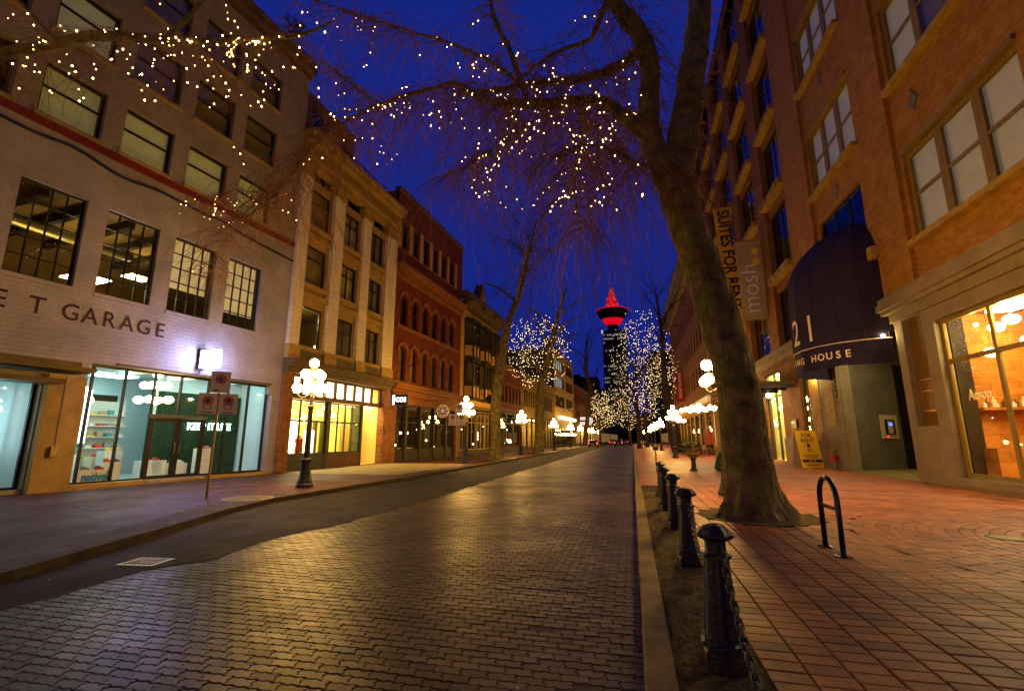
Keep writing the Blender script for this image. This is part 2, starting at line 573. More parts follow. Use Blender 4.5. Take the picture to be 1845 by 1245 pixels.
def text(name, body, size, mat, parent, loc, rot, ext=0.01, sx=1.0, align='CENTER', bold=0.0, spacing=1.0, shear=0.0):
    cu = bpy.data.curves.new(name, 'FONT')
    cu.body = body
    cu.size = size
    cu.extrude = ext
    cu.offset = bold
    cu.align_x = align
    cu.space_character = spacing
    cu.shear = shear
    cu.resolution_u = 3
    tmp = bpy.data.objects.new('tmp', cu)
    COL.objects.link(tmp)
    dg = bpy.context.evaluated_depsgraph_get()
    me = bpy.data.meshes.new_from_object(tmp.evaluated_get(dg))
    bpy.data.objects.remove(tmp)
    bpy.data.curves.remove(cu)
    me.materials.clear()
    me.materials.append(MATS[mat])
    ob = bpy.data.objects.new(name, me)
    link(ob, parent, loc, rot)
    ob.scale = (sx, 1, 1)
    return ob


def bezier_arc(p0, p1, sag, n=12):
    p0, p1 = Vector(p0), Vector(p1)
    return [p0.lerp(p1, t) + Vector((0, 0, -sag * 4 * t * (1 - t))) for t in [k / n for k in range(n + 1)]]


PANES = {}


def pane_mesh(w, h, mat):
    k = (round(w, 3), round(h, 3), mat.name if not isinstance(mat, str) else mat)
    if k not in PANES:
        PANES[k] = MB().box(-w / 2, w / 2, -0.006, 0.006, -h / 2, h / 2).mesh('pane', mat)
    return PANES[k]


def window(b, o, s0, s1, z0, z1, d=-0.14, xs=(), zs=(), frame='dark_frame', fw=0.07, mw=0.035, glass=None, back=None, bd=0.3, fd=0.05, name='window', blind_top=None, split=True):
    """a framed window: xs, zs are fractions of the mullions"""
    glass = glass or GLASS
    mb = MB(o)
    mb.box(s0, s1, d - fd, d + fd, z0, z0 + fw)
    mb.box(s0, s1, d - fd, d + fd, z1 - fw, z1)
    mb.box(s0, s0 + fw, d - fd, d + fd, z0 + fw, z1 - fw)
    mb.box(s1 - fw, s1, d - fd, d + fd, z0 + fw, z1 - fw)
    a0, a1, c0, c1 = s0 + fw, s1 - fw, z0 + fw, z1 - fw
    X = [a0] + [a0 + (a1 - a0) * f for f in xs] + [a1]
    Z = [c0] + [c0 + (c1 - c0) * f for f in zs] + [c1]
    for x in X[1:-1]:
        mb.box(x - mw / 2, x + mw / 2, d - fd * 0.7, d + fd * 0.7, c0, c1)
    for zz in Z[1:-1]:
        mb.box(a0, a1, d - fd * 0.6, d + fd * 0.6, zz - mw / 2, zz + mw / 2)
    w = mb.obj(name, frame, b)
    if split:
        for i in range(len(X) - 1):
            for j in range(len(Z) - 1):
                p = bpy.data.objects.new('pane', pane_mesh(X[i + 1] - X[i], Z[j + 1] - Z[j], glass))
                link(p, w, ((X[i] + X[i + 1]) / 2, o * d, (Z[j] + Z[j + 1]) / 2))
    else:
        p = bpy.data.objects.new('pane', pane_mesh(a1 - a0, c1 - c0, glass))
        link(p, w, ((a0 + a1) / 2, o * d, (c0 + c1) / 2))
    if back:
        zt = blind_top if blind_top is not None else z0
        MB(o).box(s0 + 0.01, s1 - 0.01, d - bd - 0.02, d - bd, max(z0, zt) + 0.005, z1 - 0.005).obj('blind', back, w)
    return w


def room(b, o, s0, s1, d0, d1, z0, z1, mat, name='interior', floor=None):
    """open-fronted box behind the facade (d0 front, d1 back, both negative)"""
    mb = MB(o)
    mb.quad((s0, d1, z0), (s1, d1, z0), (s1, d1, z1), (s0, d1, z1))
    mb.quad((s0, d0, z0), (s0, d1, z0), (s0, d1, z1), (s0, d0, z1))
    mb.quad((s1, d0, z0), (s1, d1, z0), (s1, d1, z1), (s1, d0, z1))
    mb.quad((s0, d0, z1), (s1, d0, z1), (s1, d1, z1), (s0, d1, z1))
    mb.quad((s0, d0, z0), (s1, d0, z0), (s1, d1, z0), (s0, d1, z0))
    return mb.obj(name, mat, b)


def shell(b, o, s0, s1, depth, z1, mat, d0=-0.26):
    """the rest of the building: sides, back and roof behind the facade"""
    mb = MB(o)
    mb.quad((s0, d0, -0.1), (s0, -depth, -0.1), (s0, -depth, z1), (s0, d0, z1))
    mb.quad((s1, d0, -0.1), (s1, -depth, -0.1), (s1, -depth, z1), (s1, d0, z1))
    mb.quad((s0, -depth, -0.1), (s1, -depth, -0.1), (s1, -depth, z1), (s0, -depth, z1))
    mb.quad((s0, 0, z1), (s1, 0, z1), (s1, -depth, z1), (s0, -depth, z1))
    return mb.obj('side_and_roof', mat, b)



def resample(pts, rad, step):
    """Catmull-Rom through the traced points"""
    pts = [Vector(p) for p in pts]
    out, ro = [], []
    n = len(pts)
    for k in range(n - 1):
        p0, p1, p2, p3 = pts[max(0, k - 1)], pts[k], pts[k + 1], pts[min(n - 1, k + 2)]
        m = max(2, int((p2 - p1).length / step))
        for q in range(m):
            t = q / m
            out.append(0.5 * ((2 * p1) + (p2 - p0) * t + (2 * p0 - 5 * p1 + 4 * p2 - p3) * t * t + (3 * p1 - p0 - 3 * p2 + p3) * t ** 3))
            ro.append(rad[k] + (rad[k + 1] - rad[k]) * t)
    out.append(pts[-1])
    ro.append(rad[-1])
    return out, ro


# ------------------------------------------------------------------ ground, road, pavements
g = MB()
g.quad((-1500, -400, -0.45), (1500, -400, -0.45), (1500, 3000, -0.45), (-1500, 3000, -0.45))
tag(g.obj('ground', 'ground_dark'), kind='structure')

KL = [(-5.6, -12), (-6.2, -2), (-6.75, 2.0), (-7.3, 4.4), (-8.1, 6.9), (-8.9, 9.2), (-9.3, 11.0), (-9.25, 14), (-9.1, 18), (-9.0, 40), (-8.9, 80), (-8.7, 140), (-8.5, 260)]


def lerp_poly(pl, y):
    for (x0, y0), (x1, y1) in zip(pl, pl[1:]):
        if y0 <= y <= y1:
            return x0 + (x1 - x0) * (y - y0) / (y1 - y0)
    return pl[-1][0]


def asph_edge(y):
    base = lerp_poly([(-5.2, -12), (-6.1, 4.0), (-6.25, 5.0), (-5.75, 5.9), (-6.05, 6.6), (-5.75, 8.5), (-5.6, 12), (-5.7, 30), (-6.2, 260)], y)
    return base + 0.05 * math.sin(y * 3.1) + 0.04 * math.sin(y * 7.7 + 1)


ZR = -0.12
GEO_Y0, GEO_Y1 = 1.6, 17.0
road = struct_empty('road')
# bedding under the pavers and the far carriageway
mb = MB()
mb.quad((-10, -12, ZR - 0.014), (0.0, -12, ZR - 0.014), (0.0, 260, ZR - 0.014), (-10, 260, ZR - 0.014))
mb.obj('bedding', 'joint_sand', road)
mb = MB()
mb.quad((-7.5, GEO_Y1, ZR), (-0.04, GEO_Y1, ZR), (-0.04, 260, ZR), (-7.5, 260, ZR))
mb.quad((-7.5, -12, ZR), (-0.04, -12, ZR), (-0.04, GEO_Y0, ZR), (-7.5, GEO_Y0, ZR))
mb.obj('far_paving', 'road_far', road)
# asphalt lane along the far kerb
mb = MB()
ys = [-12 + 0.35 * k for k in range(110)] + [27 + 6 * k for k in range(40)]
for y0, y1 in zip(ys, ys[1:]):
    mb.quad((lerp_poly(KL, y0) - 0.03, y0, ZR + 0.006), (asph_edge(y0), y0, ZR + 0.004), (asph_edge(y1), y1, ZR + 0.004), (lerp_poly(KL, y1) - 0.03, y1, ZR + 0.006))
mb.obj('asphalt_lane', 'asphalt', road)

# zigzag pavers: real blocks, one shape repeated in running bond
PA, PB = 0.207, 0.104


def tri(t):
    t = t % 1.0
    return 4 * abs(t - 0.5) - 1


def paver_outline(inset):
    pts = []
    hx, hy = PA / 2, PB / 2
    A1, A2 = 0.009, 0.016
    nb = [(-0.5 + k / 8) for k in range(8)]
    for f in nb:
        pts.append((f * PA, -hy + A1 * tri(f * 2 + 0.25)))
    for f in nb:
        pts.append((hx + A2 * tri(f * 1.0 + 0.35), f * PB))
    for f in nb:
        pts.append((-f * PA, hy + A1 * tri(-f * 2 + 0.25)))
    for f in nb:
        pts.append((-hx + A2 * tri(-f * 1.0 + 0.35), -f * PB))
    out = []
    n = len(pts)
    for k in range(n):
        x, y = pts[k]
        L = math.hypot(x, y)
        ix = inset * (1 if x < 0 else -1) * min(1, abs(x) / (hx * 0.85))
        iy = inset * (1 if y < 0 else -1) * min(1, abs(y) / (hy * 0.85))
        out.append((x + ix, y + iy))
    return out


OUT0, OUT1 = paver_outline(0.0035), paver_outline(0.009)


def add_paver(mb, cx, cy, dz, tx, ty, sc_=1.0):
    n = len(OUT0)
    i = len(mb.v)
    for (x, y), zz in [(p, -0.016) for p in OUT0] + [(p, -0.005) for p in OUT0] + [(p, 0.0) for p in OUT1]:
        mb.v.append((cx + x, cy + y, dz + zz + tx * x + ty * y))
    for r in (0, n):
        for k in range(n):
            k2 = (k + 1) % n
            mb.f.append((i + r + k, i + r + k2, i + r + n + k2, i + r + n + k))
    mb.f.append(tuple(range(i + 2 * n, i + 3 * n)))


pv_mesh = []
for nm in ('paver', 'paver_light', 'paver_dark'):
    b_ = MB()
    add_paver(b_, 0, 0, 0, 0, 0)
    pv_mesh.append(b_.mesh('paver', nm))
cells = []
j = 0
y = GEO_Y0
while y < GEO_Y1 - PB / 2:
    off = (j % 2) * PA / 2
    i0 = int((-7.4) / PA)
    for i in range(i0, 2):
        x = i * PA + off - 0.06
        if x > 0.09 or x < asph_edge(y) - 0.16:
            continue
        cells.append((x, y + PB / 2))
    y += PB
    j += 1


def px_of(x, y, z=0.0):
    d = Vector((x, y, z - HC))
    dep = d.dot(FWD)
    if dep < 0.1:
        return None
    return CX + F * d.dot(RIGHT) / dep, CY - F * d.dot(UP) / dep, dep


def in_view(x, y, z=0.0, m=30):
    q = px_of(x, y, z)
    return q is not None and -m < q[0] < 1845 + m and -m < q[1] < 1245 + m


vis = sorted([c for c in cells if in_view(c[0], c[1], ZR)], key=lambda c: c[0] ** 2 + c[1] ** 2)
near = set(vis[:300])
mbs = [MB(), MB(), MB()]
rp = random.Random(3)
for c in cells:
    k = rp.choices((0, 1, 2), (6, 2, 2))[0]
    dz = ZR - 0.004 + rp.uniform(-0.003, 0.003) + 0.005 * math.sin(c[0] * 1.7 + 0.6 * c[1]) * math.sin(c[1] * 1.1)
    tx, ty = rp.uniform(-0.012, 0.012), rp.uniform(-0.02, 0.02)
    if c in near:
        o_ = bpy.data.objects.new('paver', pv_mesh[k])
        link(o_, road, (c[0], c[1], dz), (ty, -tx, 0))
    elif in_view(c[0], c[1], ZR, 80) or rp.random() < 1:
        add_paver(mbs[k], c[0], c[1], dz, tx, ty)
for k, nm in enumerate(('paver', 'paver_light', 'paver_dark')):
    o_ = mbs[k].obj('paver_field', nm, road)
    o_['kind'] = 'stuff'
# drain grate in the asphalt
dr = thing('drain_cover', 'pale square iron drain cover set in the dark asphalt lane', 'drain cover', (-6.55, 5.45, ZR + 0.012), math.radians(8))
b_ = MB()
b_.box(-0.26, 0.26, -0.2, 0.2, -0.02, 0.006)
b_.obj('frame', 'steel', dr)
for k in range(6):
    MB().box(-0.2 + k * 0.072, -0.165 + k * 0.072, -0.15, 0.15, 0.007, 0.016).obj('bar', 'galvanised', dr)

# left kerb and pavement
kl = struct_empty('kerb_far_side')
for (x0, y0), (x1, y1) in zip(KL, KL[1:]):
    L = math.hypot(x1 - x0, y1 - y0)
    n = max(1, min(24, int(L / 1.6)))
    for k in range(n):
        a, b = k / n, (k + 1) / n - 0.012 / L
        p = (x0 + (x1 - x0) * a, y0 + (y1 - y0) * a)
        q = (x0 + (x1 - x0) * b, y0 + (y1 - y0) * b)
        m_ = MB()
        w = 0.22
        m_.prism([(p[0], p[1]), (q[0], q[1]), (q[0] - w, q[1]), (p[0] - w, p[1])], ZR - 0.1, 0.004)
        m_.obj('kerb_stone', 'kerb_left', kl)
mb = MB()
for (x0, y0), (x1, y1) in zip(KL, KL[1:]):
    mb.quad((-22, y0, 0), (x0 - 0.235, y0, 0), (x1 - 0.235, y1, 0), (-22, y1, 0))
tag(mb.obj('pavement_far_side', 'brick_walk_left'), kind='structure')
# pale worn strip beside the kerb and the concrete threshold at the cream shop
strip = MB()
for k in range(14):
    y0, y1 = 5.4 + k * 0.45, 5.4 + k * 0.45 + 0.43
    strip.quad((lerp_poly(KL, y0) - 0.80, y0, 0.004), (lerp_poly(KL, y0) - 0.30, y0, 0.004), (lerp_poly(KL, y1) - 0.30, y1, 0.004), (lerp_poly(KL, y1) - 0.80, y1, 0.004))
tag(strip.obj('worn_concrete_strip', 'kerb_left'), kind='structure')
ap = MB()
ap.quad((-15.85, 19.0, 0.005), (-10.0, 19.2, 0.005), (-9.8, 28.4, 0.005), (-15.5, 28.4, 0.005))
tag(ap.obj('concrete_apron', 'concrete_walk'), kind='structure')
tg = thing('tree_grate', 'oval slatted iron grate in the kerb edge below the sign pole', 'grate', (-9.85, 10.75, 0.006), 0.15)
b_ = MB()
b_.lathe([(0.62, 0), (0.62, 0.012), (0.54, 0.012), (0.54, 0.001)], 24)
b_.obj('rim', 'galvanised', tg)
for k in range(9):
    x = -0.48 + k * 0.12
    hh = math.sqrt(max(0.01, 0.54 ** 2 - x * x))
    MB().box(x - 0.03, x + 0.03, -hh, hh, 0.002, 0.013).obj('bar', 'galvanised', tg)

# right kerb
kr = struct_empty('kerb_near_side')
rk = random.Random(5)
y = -10.0
while y < 150:
    L = 1.45 if y < 40 else 8
    m_ = MB()
    e = rk.uniform(-0.004, 0.004)
    m_.prism([(0.012, ZR - 0.1), (0.0 + e, -0.015), (0.016 + e, 0.004), (0.205, 0.005 + e), (0.205, ZR - 0.1)], y, y + L - 0.012, 'y')
    m_.obj('kerb_stone', 'kerb_stone', kr)
    y += L
# soil strip with moss between kerb and bollards
mb = MB()
rs = random.Random(11)
nx, ny = 8, 130
X0, X1, Y0, Y1 = 0.21, 0.80, 1.5, 15.0
idx = {}
for i in range(nx + 1):
    for jj in range(ny + 1):
        e = 0 if i in (0, nx) else rs.uniform(-0.012, 0.03)
        idx[i, jj] = mb.vert(X0 + (X1 - X0) * i / nx, Y0 + (Y1 - Y0) * jj / ny, -0.012 + e)
for i in range(nx):
    for jj in range(ny):
        mb.f.append((idx[i, jj], idx[i + 1, jj], idx[i + 1, jj + 1], idx[i, jj + 1]))
tag(mb.obj('planting_strip', 'soil', smooth=True), kind='structure')

# right pavement: bedding, far paving, then real pavers
walk = struct_empty('pavement_near_side')
mb = MB()
mb.quad((0.206, -10, -0.018), (10.3, -10, -0.018), (10.3, 17.2, -0.018), (0.206, 17.2, -0.018))
mb.obj('bedding', 'mortar', walk)
mb = MB()
mb.quad((0.206, 17.2, 0.0), (18, 17.2, 0.0), (18, 160, 0.0), (0.206, 160, 0.0))
mb.obj('far_paving', 'brick_walk', walk)
CIR = (7.7, 8.9, 4.2)
BW, BL = 0.275, 0.160
bricks = []   # (cx, cy, w, l, rot)
col = 0
x = 0.80
while x < 10.1:
    y = 1.4 + rk.choice((0, 0.33, 0.66)) * BL
    while y < 17.1:
        cx_, cy_ = x + BW / 2, y + BL / 2
        if math.hypot(cx_ - CIR[0], cy_ - CIR[1]) > CIR[2] - 0.08 and math.hypot(cx_ - 2.37, cy_ - 10.95) > 1.16:
            bricks.append((cx_, cy_, BW, BL, 0.0))
        y += BL
    x += BW
r = 0.3
while r < CIR[2]:
    n = max(6, int(2 * PI * r / 0.30))
    ph = rk.random()
    for k in range(n):
        a = 2 * PI * (k + ph) / n
        cx_, cy_ = CIR[0] + r * math.cos(a), CIR[1] + r * math.sin(a)
        if cx_ < 10.0:
            bricks.append((cx_, cy_, 2 * PI * r / n, 0.185, a + PI / 2))
    r += 0.188
visb = sorted([b for b in bricks if in_view(b[0], b[1])], key=lambda b: b[0] ** 2 + b[1] ** 2)
nearb = set(visb[:300])


def add_brick(mb, cx, cy, w, l, rot, dz, tx, ty, g=0.004):
    i = len(mb.v)
    c, s_ = math.cos(rot), math.sin(rot)
    for ins, zz in ((0, -0.02), (0, -0.006), (0.007, 0.0)):
        for sx, sy in ((-1, -1), (1, -1), (1, 1), (-1, 1)):
            lx, ly = sx * (w / 2 - g * 1.7 - ins), sy * (l / 2 - g - ins)
            mb.v.append((cx + lx * c - ly * s_, cy + lx * s_ + ly * c, dz + zz + tx * lx + ty * ly))
    for rr in (0, 4):
        for k in range(4):
            k2 = (k + 1) % 4
            mb.f.append((i + rr + k, i + rr + k2, i + rr + 4 + k2, i + rr + 4 + k))
    mb.f.append((i + 8, i + 9, i + 10, i + 11))


bm_ = []
for k in range(4):
    b_ = MB()
    add_brick(b_, 0, 0, BW, BL, 0, 0, 0, 0)
    bm_.append(b_.mesh('brick', 'brick_paver%d' % k))
mbs = [MB() for _ in range(4)]
for b in bricks:
    k = rk.choices((0, 1, 2, 3), (5, 4, 2, 2))[0]
    dz = rk.uniform(-0.002, 0.002)
    tx, ty = rk.uniform(-0.007, 0.007), rk.uniform(-0.01, 0.01)
    if b[4] == 0.0 and math.hypot(b[0] - CIR[0], b[1] - CIR[1]) < CIR[2] + 0.25:
        dz -= 0.005
    if b in nearb and b[4] == 0.0:
        o_ = bpy.data.objects.new('brick', bm_[k])
        link(o_, walk, (b[0], b[1], dz), (ty, -tx, 0))
    else:
        add_brick(mbs[k], b[0], b[1], b[2], b[3], b[4], dz, tx, ty)
for k in range(4):
    o_ = mbs[k].obj('brick_field', 'brick_paver%d' % k, walk)
    o_['kind'] = 'stuff'
# tree pit
tp = MB()
tp.lathe([(1.12, -0.016), (1.12, 0.004), (0.4, 0.03), (0.01, 0.03)], 40, (2.37, 10.95, 0))
tag(tp.obj('tree_pit', 'soil'), kind='structure')
# fallen leaves and scraps along the kerb
lm = MB()
for k in range(230):
    yy = 2.6 + rs.random() ** 1.6 * 22
    xx = -abs(rs.gauss(0, 0.22)) - 0.02 if rs.random() < 0.6 else rs.uniform(0.25, 0.7)
    zz = ZR + 0.006 if xx < 0 else 0.03
    a = rs.uniform(0, 6.28)
    s_ = rs.uniform(0.008, 0.028)
    t = rs.uniform(-0.01, 0.012)
    lm.quad((xx - s_ * math.cos(a), yy - s_ * math.sin(a), zz), (xx + s_ * .4 * math.sin(a), yy - s_ * .4 * math.cos(a), zz + 0.008), (xx + s_ * math.cos(a), yy + s_ * math.sin(a), zz + t * .4 + 0.006), (xx - s_ * .4 * math.sin(a), yy + s_ * .4 * math.cos(a), zz + 0.004))
tag(lm.obj('leaf_litter', 'leaf_litter'), 'small dry leaves and bark scraps scattered along the kerb gutter', 'leaves', kind='stuff')
lm = MB()
for k in range(60):
    xx, yy = rs.uniform(-7, -0.3), rs.uniform(3, 24)
    a = rs.uniform(0, 6.28)
    s_ = rs.uniform(0.006, 0.02)
    lm.quad((xx - s_ * math.cos(a), yy - s_ * math.sin(a), ZR + .008), (xx + s_ * .5 * math.sin(a), yy - s_ * .5 * math.cos(a), ZR + 0.014), (xx + s_ * math.cos(a), yy + s_ * math.sin(a), ZR + .010), (xx - s_ * .5 * math.sin(a), yy + s_ * .5 * math.cos(a), ZR + 0.010))
tag(lm.obj('paper_scraps', 'litter_white'), 'tiny pale scraps of paper littering the block paving', 'litter', kind='stuff')

# moss and grass tufts in the soil strip
gm = MB()
rg_ = random.Random(19)
for k in range(2600):
    yy = 2.0 + rg_.random() ** 1.3 * 12.5
    xx = rg_.uniform(0.22, 0.79)
    if math.sin(xx * 9 + 1.3) + math.sin(yy * 3.1) + math.sin(yy * 1.3 + xx * 5) < 0.2:
        continue
    a = rg_.uniform(0, 6.28)
    h = rg_.uniform(0.012, 0.045)
    w = 0.003
    dx, dy = math.cos(a) * h * 0.8, math.sin(a) * h * 0.8
    gm.poly([(xx - w, yy, -0.004), (xx + w, yy, -0.004), (xx + dx, yy + dy, h)])
tag(gm.obj('moss_grass', 'moss'), 'sparse mossy grass growing in the soil strip by the bollards', 'grass', kind='stuff')

lm = MB()
for k in range(120):
    xx, yy = rs.uniform(0.9, 9.5), 3.2 + rs.random() ** 1.4 * 16
    a = rs.uniform(0, 6.28)
    s_ = rs.uniform(0.006, 0.022)
    lm.quad((xx - s_ * math.cos(a), yy - s_ * math.sin(a), .004), (xx + s_ * .5 * math.sin(a), yy - s_ * .5 * math.cos(a), 0.010), (xx + s_ * math.cos(a), yy + s_ * math.sin(a), .006), (xx - s_ * .5 * math.sin(a), yy + s_ * .5 * math.cos(a), 0.005))
tag(lm.obj('leaf_scraps', 'leaf_litter'), 'stray dry leaves lying on the orange brick pavement', 'leaves', kind='stuff')
# ------------------------------------------------------------------ buildings, far side
def frame_of(p0, p1):
    return math.atan2(p1[1] - p0[1], p1[0] - p0[0])


A0, A1 = (-16.8, 11.5), (-15.9, 19.7)
B0, B1 = (-15.9, 19.7), (-15.3, 32.7)
RZA, RZB = frame_of(A0, A1), frame_of(B0, B1)
TL = (PI / 2, 0, 0)          # lettering on the far-side facades
TR = (PI / 2, 0, PI)         # lettering on the near-side facades

# ---- garage building
gb = thing('garage_building', 'pale painted garage building with rows of square windows and red band', 'building', (*A0, 0), RZA)
o = -1
S0, S1, ZT = -12.0, 7.3, 21.3
WS = [(-2.84 - 2.27 * 3 + 2.27 * k, -2.84 - 2.27 * 3 + 2.27 * k + 1.68) for k in range(7)]
rows_up = [(11.35, 13.15), (14.3, 16.2), (17.35, 19.2)]
holes_low = [(a, b, 6.25, 9.2) for a, b in WS]
SH = (-0.42, 6.85, 0.12, 3.95)
LE = (-7.5, -1.45, 0.12, 3.35)
mb = MB(o)
mb.wall(S0, S1, -0.1, 10.95, holes_low + [SH, LE], 0, 0.30)
mb.obj('wall', 'white_wall', gb)
mb = MB(o)
mb.wall(S0, S1, 11.2, ZT - 0.8, [(a, b, z0, z1) for z0, z1 in rows_up for a, b in WS], 0.0, 0.30)
mb.obj('wall', 'tan_wall', gb)
MB(o).box(S0, S1, -0.2, 0.05, 10.95, 11.2).obj('band', 'red_band', gb)
c = MB(o)
c.box(S0, S1 + 0.05, -0.3, 0.10, ZT - 0.8, ZT - 0.5)
c.box(S0, S1 + 0.1, -0.3, 0.35, ZT - 0.5, ZT - 0.15)
c.box(S0, S1 + 0.12, -0.3, 0.45, ZT - 0.15, ZT)
c.obj('cornice', 'dark_cornice', gb)
shell(gb, o, S0, S1, 14, ZT - 0.1, 'tan_wall')
for z0, z1 in rows_up:
    for k, (a, b) in enumerate(WS):
        MB(o).box(a - 0.08, b + 0.08, 0.0, 0.10, z0 - 0.12, z0 - 0.005).obj('sill', 'tan_trim', gb)
        if a < -4.5 or (z0 > 14 and a < -3):
            continue
        lit = z0 < 14 or (z0 < 17 and k == 3)
        window(gb, o, a, b, z0, z1, -0.22, (), (0.58,), 'dark_frame', 0.09, 0.07, back='blind_lit' if lit else 'blind_dim', bd=0.12)
ex = {3: None}
for k, (a, b) in enumerate(WS):
    MB(o).box(a - 0.03, b + 0.03, 0.0, 0.04, 6.12, 6.245).obj('sill', 'white_wall', gb)
    if a < -4.5:
        continue
    w = window(gb, o, a, b, 6.25, 9.2, -0.20, (0.25, 0.5, 0.75), (0.2, 0.4, 0.6, 0.8), 'dark_frame', 0.06, 0.032)
    if k >= 5:
        MB(o).box(a + 0.02, b - 0.02, -0.42, -0.40, 6.25 + (1.0 if k == 5 else 0.62), 9.18).obj('blind', 'blind_warm', w)
for h in ((9.2, 9.28),):
    pass
up = room(gb, o, -4.9, 7.0, -0.5, -6.0, 6.1, 9.35, 'ceiling_beam', 'interior')
for k in range(9):
    MB(o).box(-4.6 + k * 1.25, -4.4 + k * 1.25, -5.9, -0.6, 9.05, 9.34).obj('beam', 'dark_room', up)
mb = MB(o)
mb.tube([(-4.6, -2.2, 8.55), (1.5, -2.2, 8.55)], 0.2, 10)
mb.obj('duct', 'steel', up, True)
for x, d, L, dx in ((-0.1, -2.0, 1.2, 1.0), (2.2, -3.2, 0.7, 0.8)):
    MB(o).box(x, x + dx, d - L, d, 7.32 if x < 1 else 8.2, 7.36 if x < 1 else 8.24).obj('ceiling_light', 'warm_light', up)
MB(o).box(-3.6, -3.3, -3.0, -1.5, 8.9, 8.95).obj('ceiling_light', 'warm_light_soft', up)
MB(o).ball((1.95, -0.55, 6.95), 0.09, 10, 6, 0.7).obj('ceiling_light', 'warm_light', up)
# painted lettering
for k, (ch, s_) in enumerate((('E', -2.86), ('T', -2.02), ('G', -1.2), ('A', -0.68), ('R', -0.14), ('A', 0.40), ('G', 0.95), ('E', 1.50))):
    t1 = text('letter', ch, 0.74, 'letter_edge', gb, (s_ + 0.10, -0.006, 5.19), TL, 0.004, 0.92, bold=0.019)
    t2 = text('letter', ch, 0.74, 'letter_brown', gb, (s_ + 0.10, -0.013, 5.19), TL, 0.004, 0.92, bold=0.010)
# wall cable
cb = MB(o)
pts = [(-7, 0.05, 11.0), (-3.3, 0.05, 10.62), (-1.75, 0.05, 10.70), (-0.45, 0.05, 10.46), (0.85, 0.05, 10.58), (2.5, 0.05, 10.50), (3.4, 0.05, 10.55), (4.5, 0.05, 10.37), (7.28, 0.05, 10.18)]
P_, R_ = resample(pts, [0.05] * len(pts), 0.2)
cb.tube(P_, 0.045, 6)
cb.obj('wall_cable', 'wire', gb, True)
# ground floor shop
sh = room(gb, o, SH[0] - 0.05, 7.1, -0.32, -5.6, 0.02, 4.12, 'room_cool', 'shop_interior')
MB(o).box(-0.2, 3.3, -4.6, -3.6, 4.04, 4.09).obj('ceiling_light', 'cool_light', sh)
MB(o).box(0.3, 6.6, -1.5, -0.9, 4.04, 4.09).obj('ceiling_light', 'cool_light', sh)
MB(o).box(3.35, 7.0, -2.3, -2.1, 0.03, 3.45).obj('plant_wall', 'hedge_wall', sh)
MB(o).box(3.2, 7.08, -2.45, -2.305, 0.03, 4.1).obj('partition', 'room_cool', sh)
MB(o).box(0.2, 3.1, -5.58, -5.4, 0.1, 2.1).obj('curtain', 'room_warm', sh)
MB(o).box(1.2, 3.1, -4.9, -4.4, 2.2, 3.3).obj('bulkhead', 'dark_room', sh)
MB(o).box(0.38, 0.55, -1.35, -1.3, 1.4, 3.2).obj('light_panel', 'cool_screen', sh)
MB(o).box(2.5, 2.95, -4.2, -4.1, 2.0, 2.16).obj('light_panel', 'cool_screen', sh)
for q in range(5):        # wall shelving with boxes and shoes
    zq = 0.75 + 0.42 * q
    sf_ = MB(o).box(0.75, 3.05, -3.75, -3.45, zq, zq + 0.03).obj('shelf', 'plinth', sh)
    for w_i in range(7):
        x0_ = 0.8 + 0.32 * w_i
        MB(o).box(x0_, x0_ + 0.15 + 0.04 * ((w_i + q) % 3), -3.7, -3.5, zq + 0.032, zq + 0.12 + 0.05 * ((w_i * q) % 3)).obj('stock_box', ('shoe_white', 'shoe_teal', 'shoe_tan', 'shoe_yellow', 'shoe_grey', 'shoe_red')[(w_i * 5 + q * 3) % 6], sf_)
MB(o).box(0.7, 3.1, -3.95, -3.78, 0.05, 3.0).obj('shelf_back', 'room_cool', sh)
for q in range(4):
    MB(o).box(-0.4 + 1.9 * q, -0.32 + 1.9 * q, -2.0, -0.36, 3.86, 4.1).obj('ceiling_beam', 'plinth', sh)
text('neon_lettering', 'KEEP IT LITE', 0.44, 'neon_white', sh, (5.55, 2.04, 1.92), TL, 0.02, 0.86)
pg_ = thing('globe_reflection', 'cluster of glowing globes standing in for a street lamp reflection in the bright shop window', 'lamp reflection')  # solid globes standing in for a street lamp mirrored in the shop glass
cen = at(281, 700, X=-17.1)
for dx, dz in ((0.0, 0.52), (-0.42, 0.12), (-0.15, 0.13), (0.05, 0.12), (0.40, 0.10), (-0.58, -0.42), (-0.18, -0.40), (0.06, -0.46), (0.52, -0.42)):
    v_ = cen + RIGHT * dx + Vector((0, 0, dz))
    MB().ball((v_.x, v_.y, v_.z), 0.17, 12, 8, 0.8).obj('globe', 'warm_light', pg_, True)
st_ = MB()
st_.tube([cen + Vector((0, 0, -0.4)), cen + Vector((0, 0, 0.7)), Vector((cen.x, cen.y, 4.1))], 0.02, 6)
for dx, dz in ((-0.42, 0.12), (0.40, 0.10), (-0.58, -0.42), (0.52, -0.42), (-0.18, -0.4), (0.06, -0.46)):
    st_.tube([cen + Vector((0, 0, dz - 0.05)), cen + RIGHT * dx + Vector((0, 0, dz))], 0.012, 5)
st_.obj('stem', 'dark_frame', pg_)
for k in range(60):   # little reflected yellow leaves lights on the hedge wall
    pass
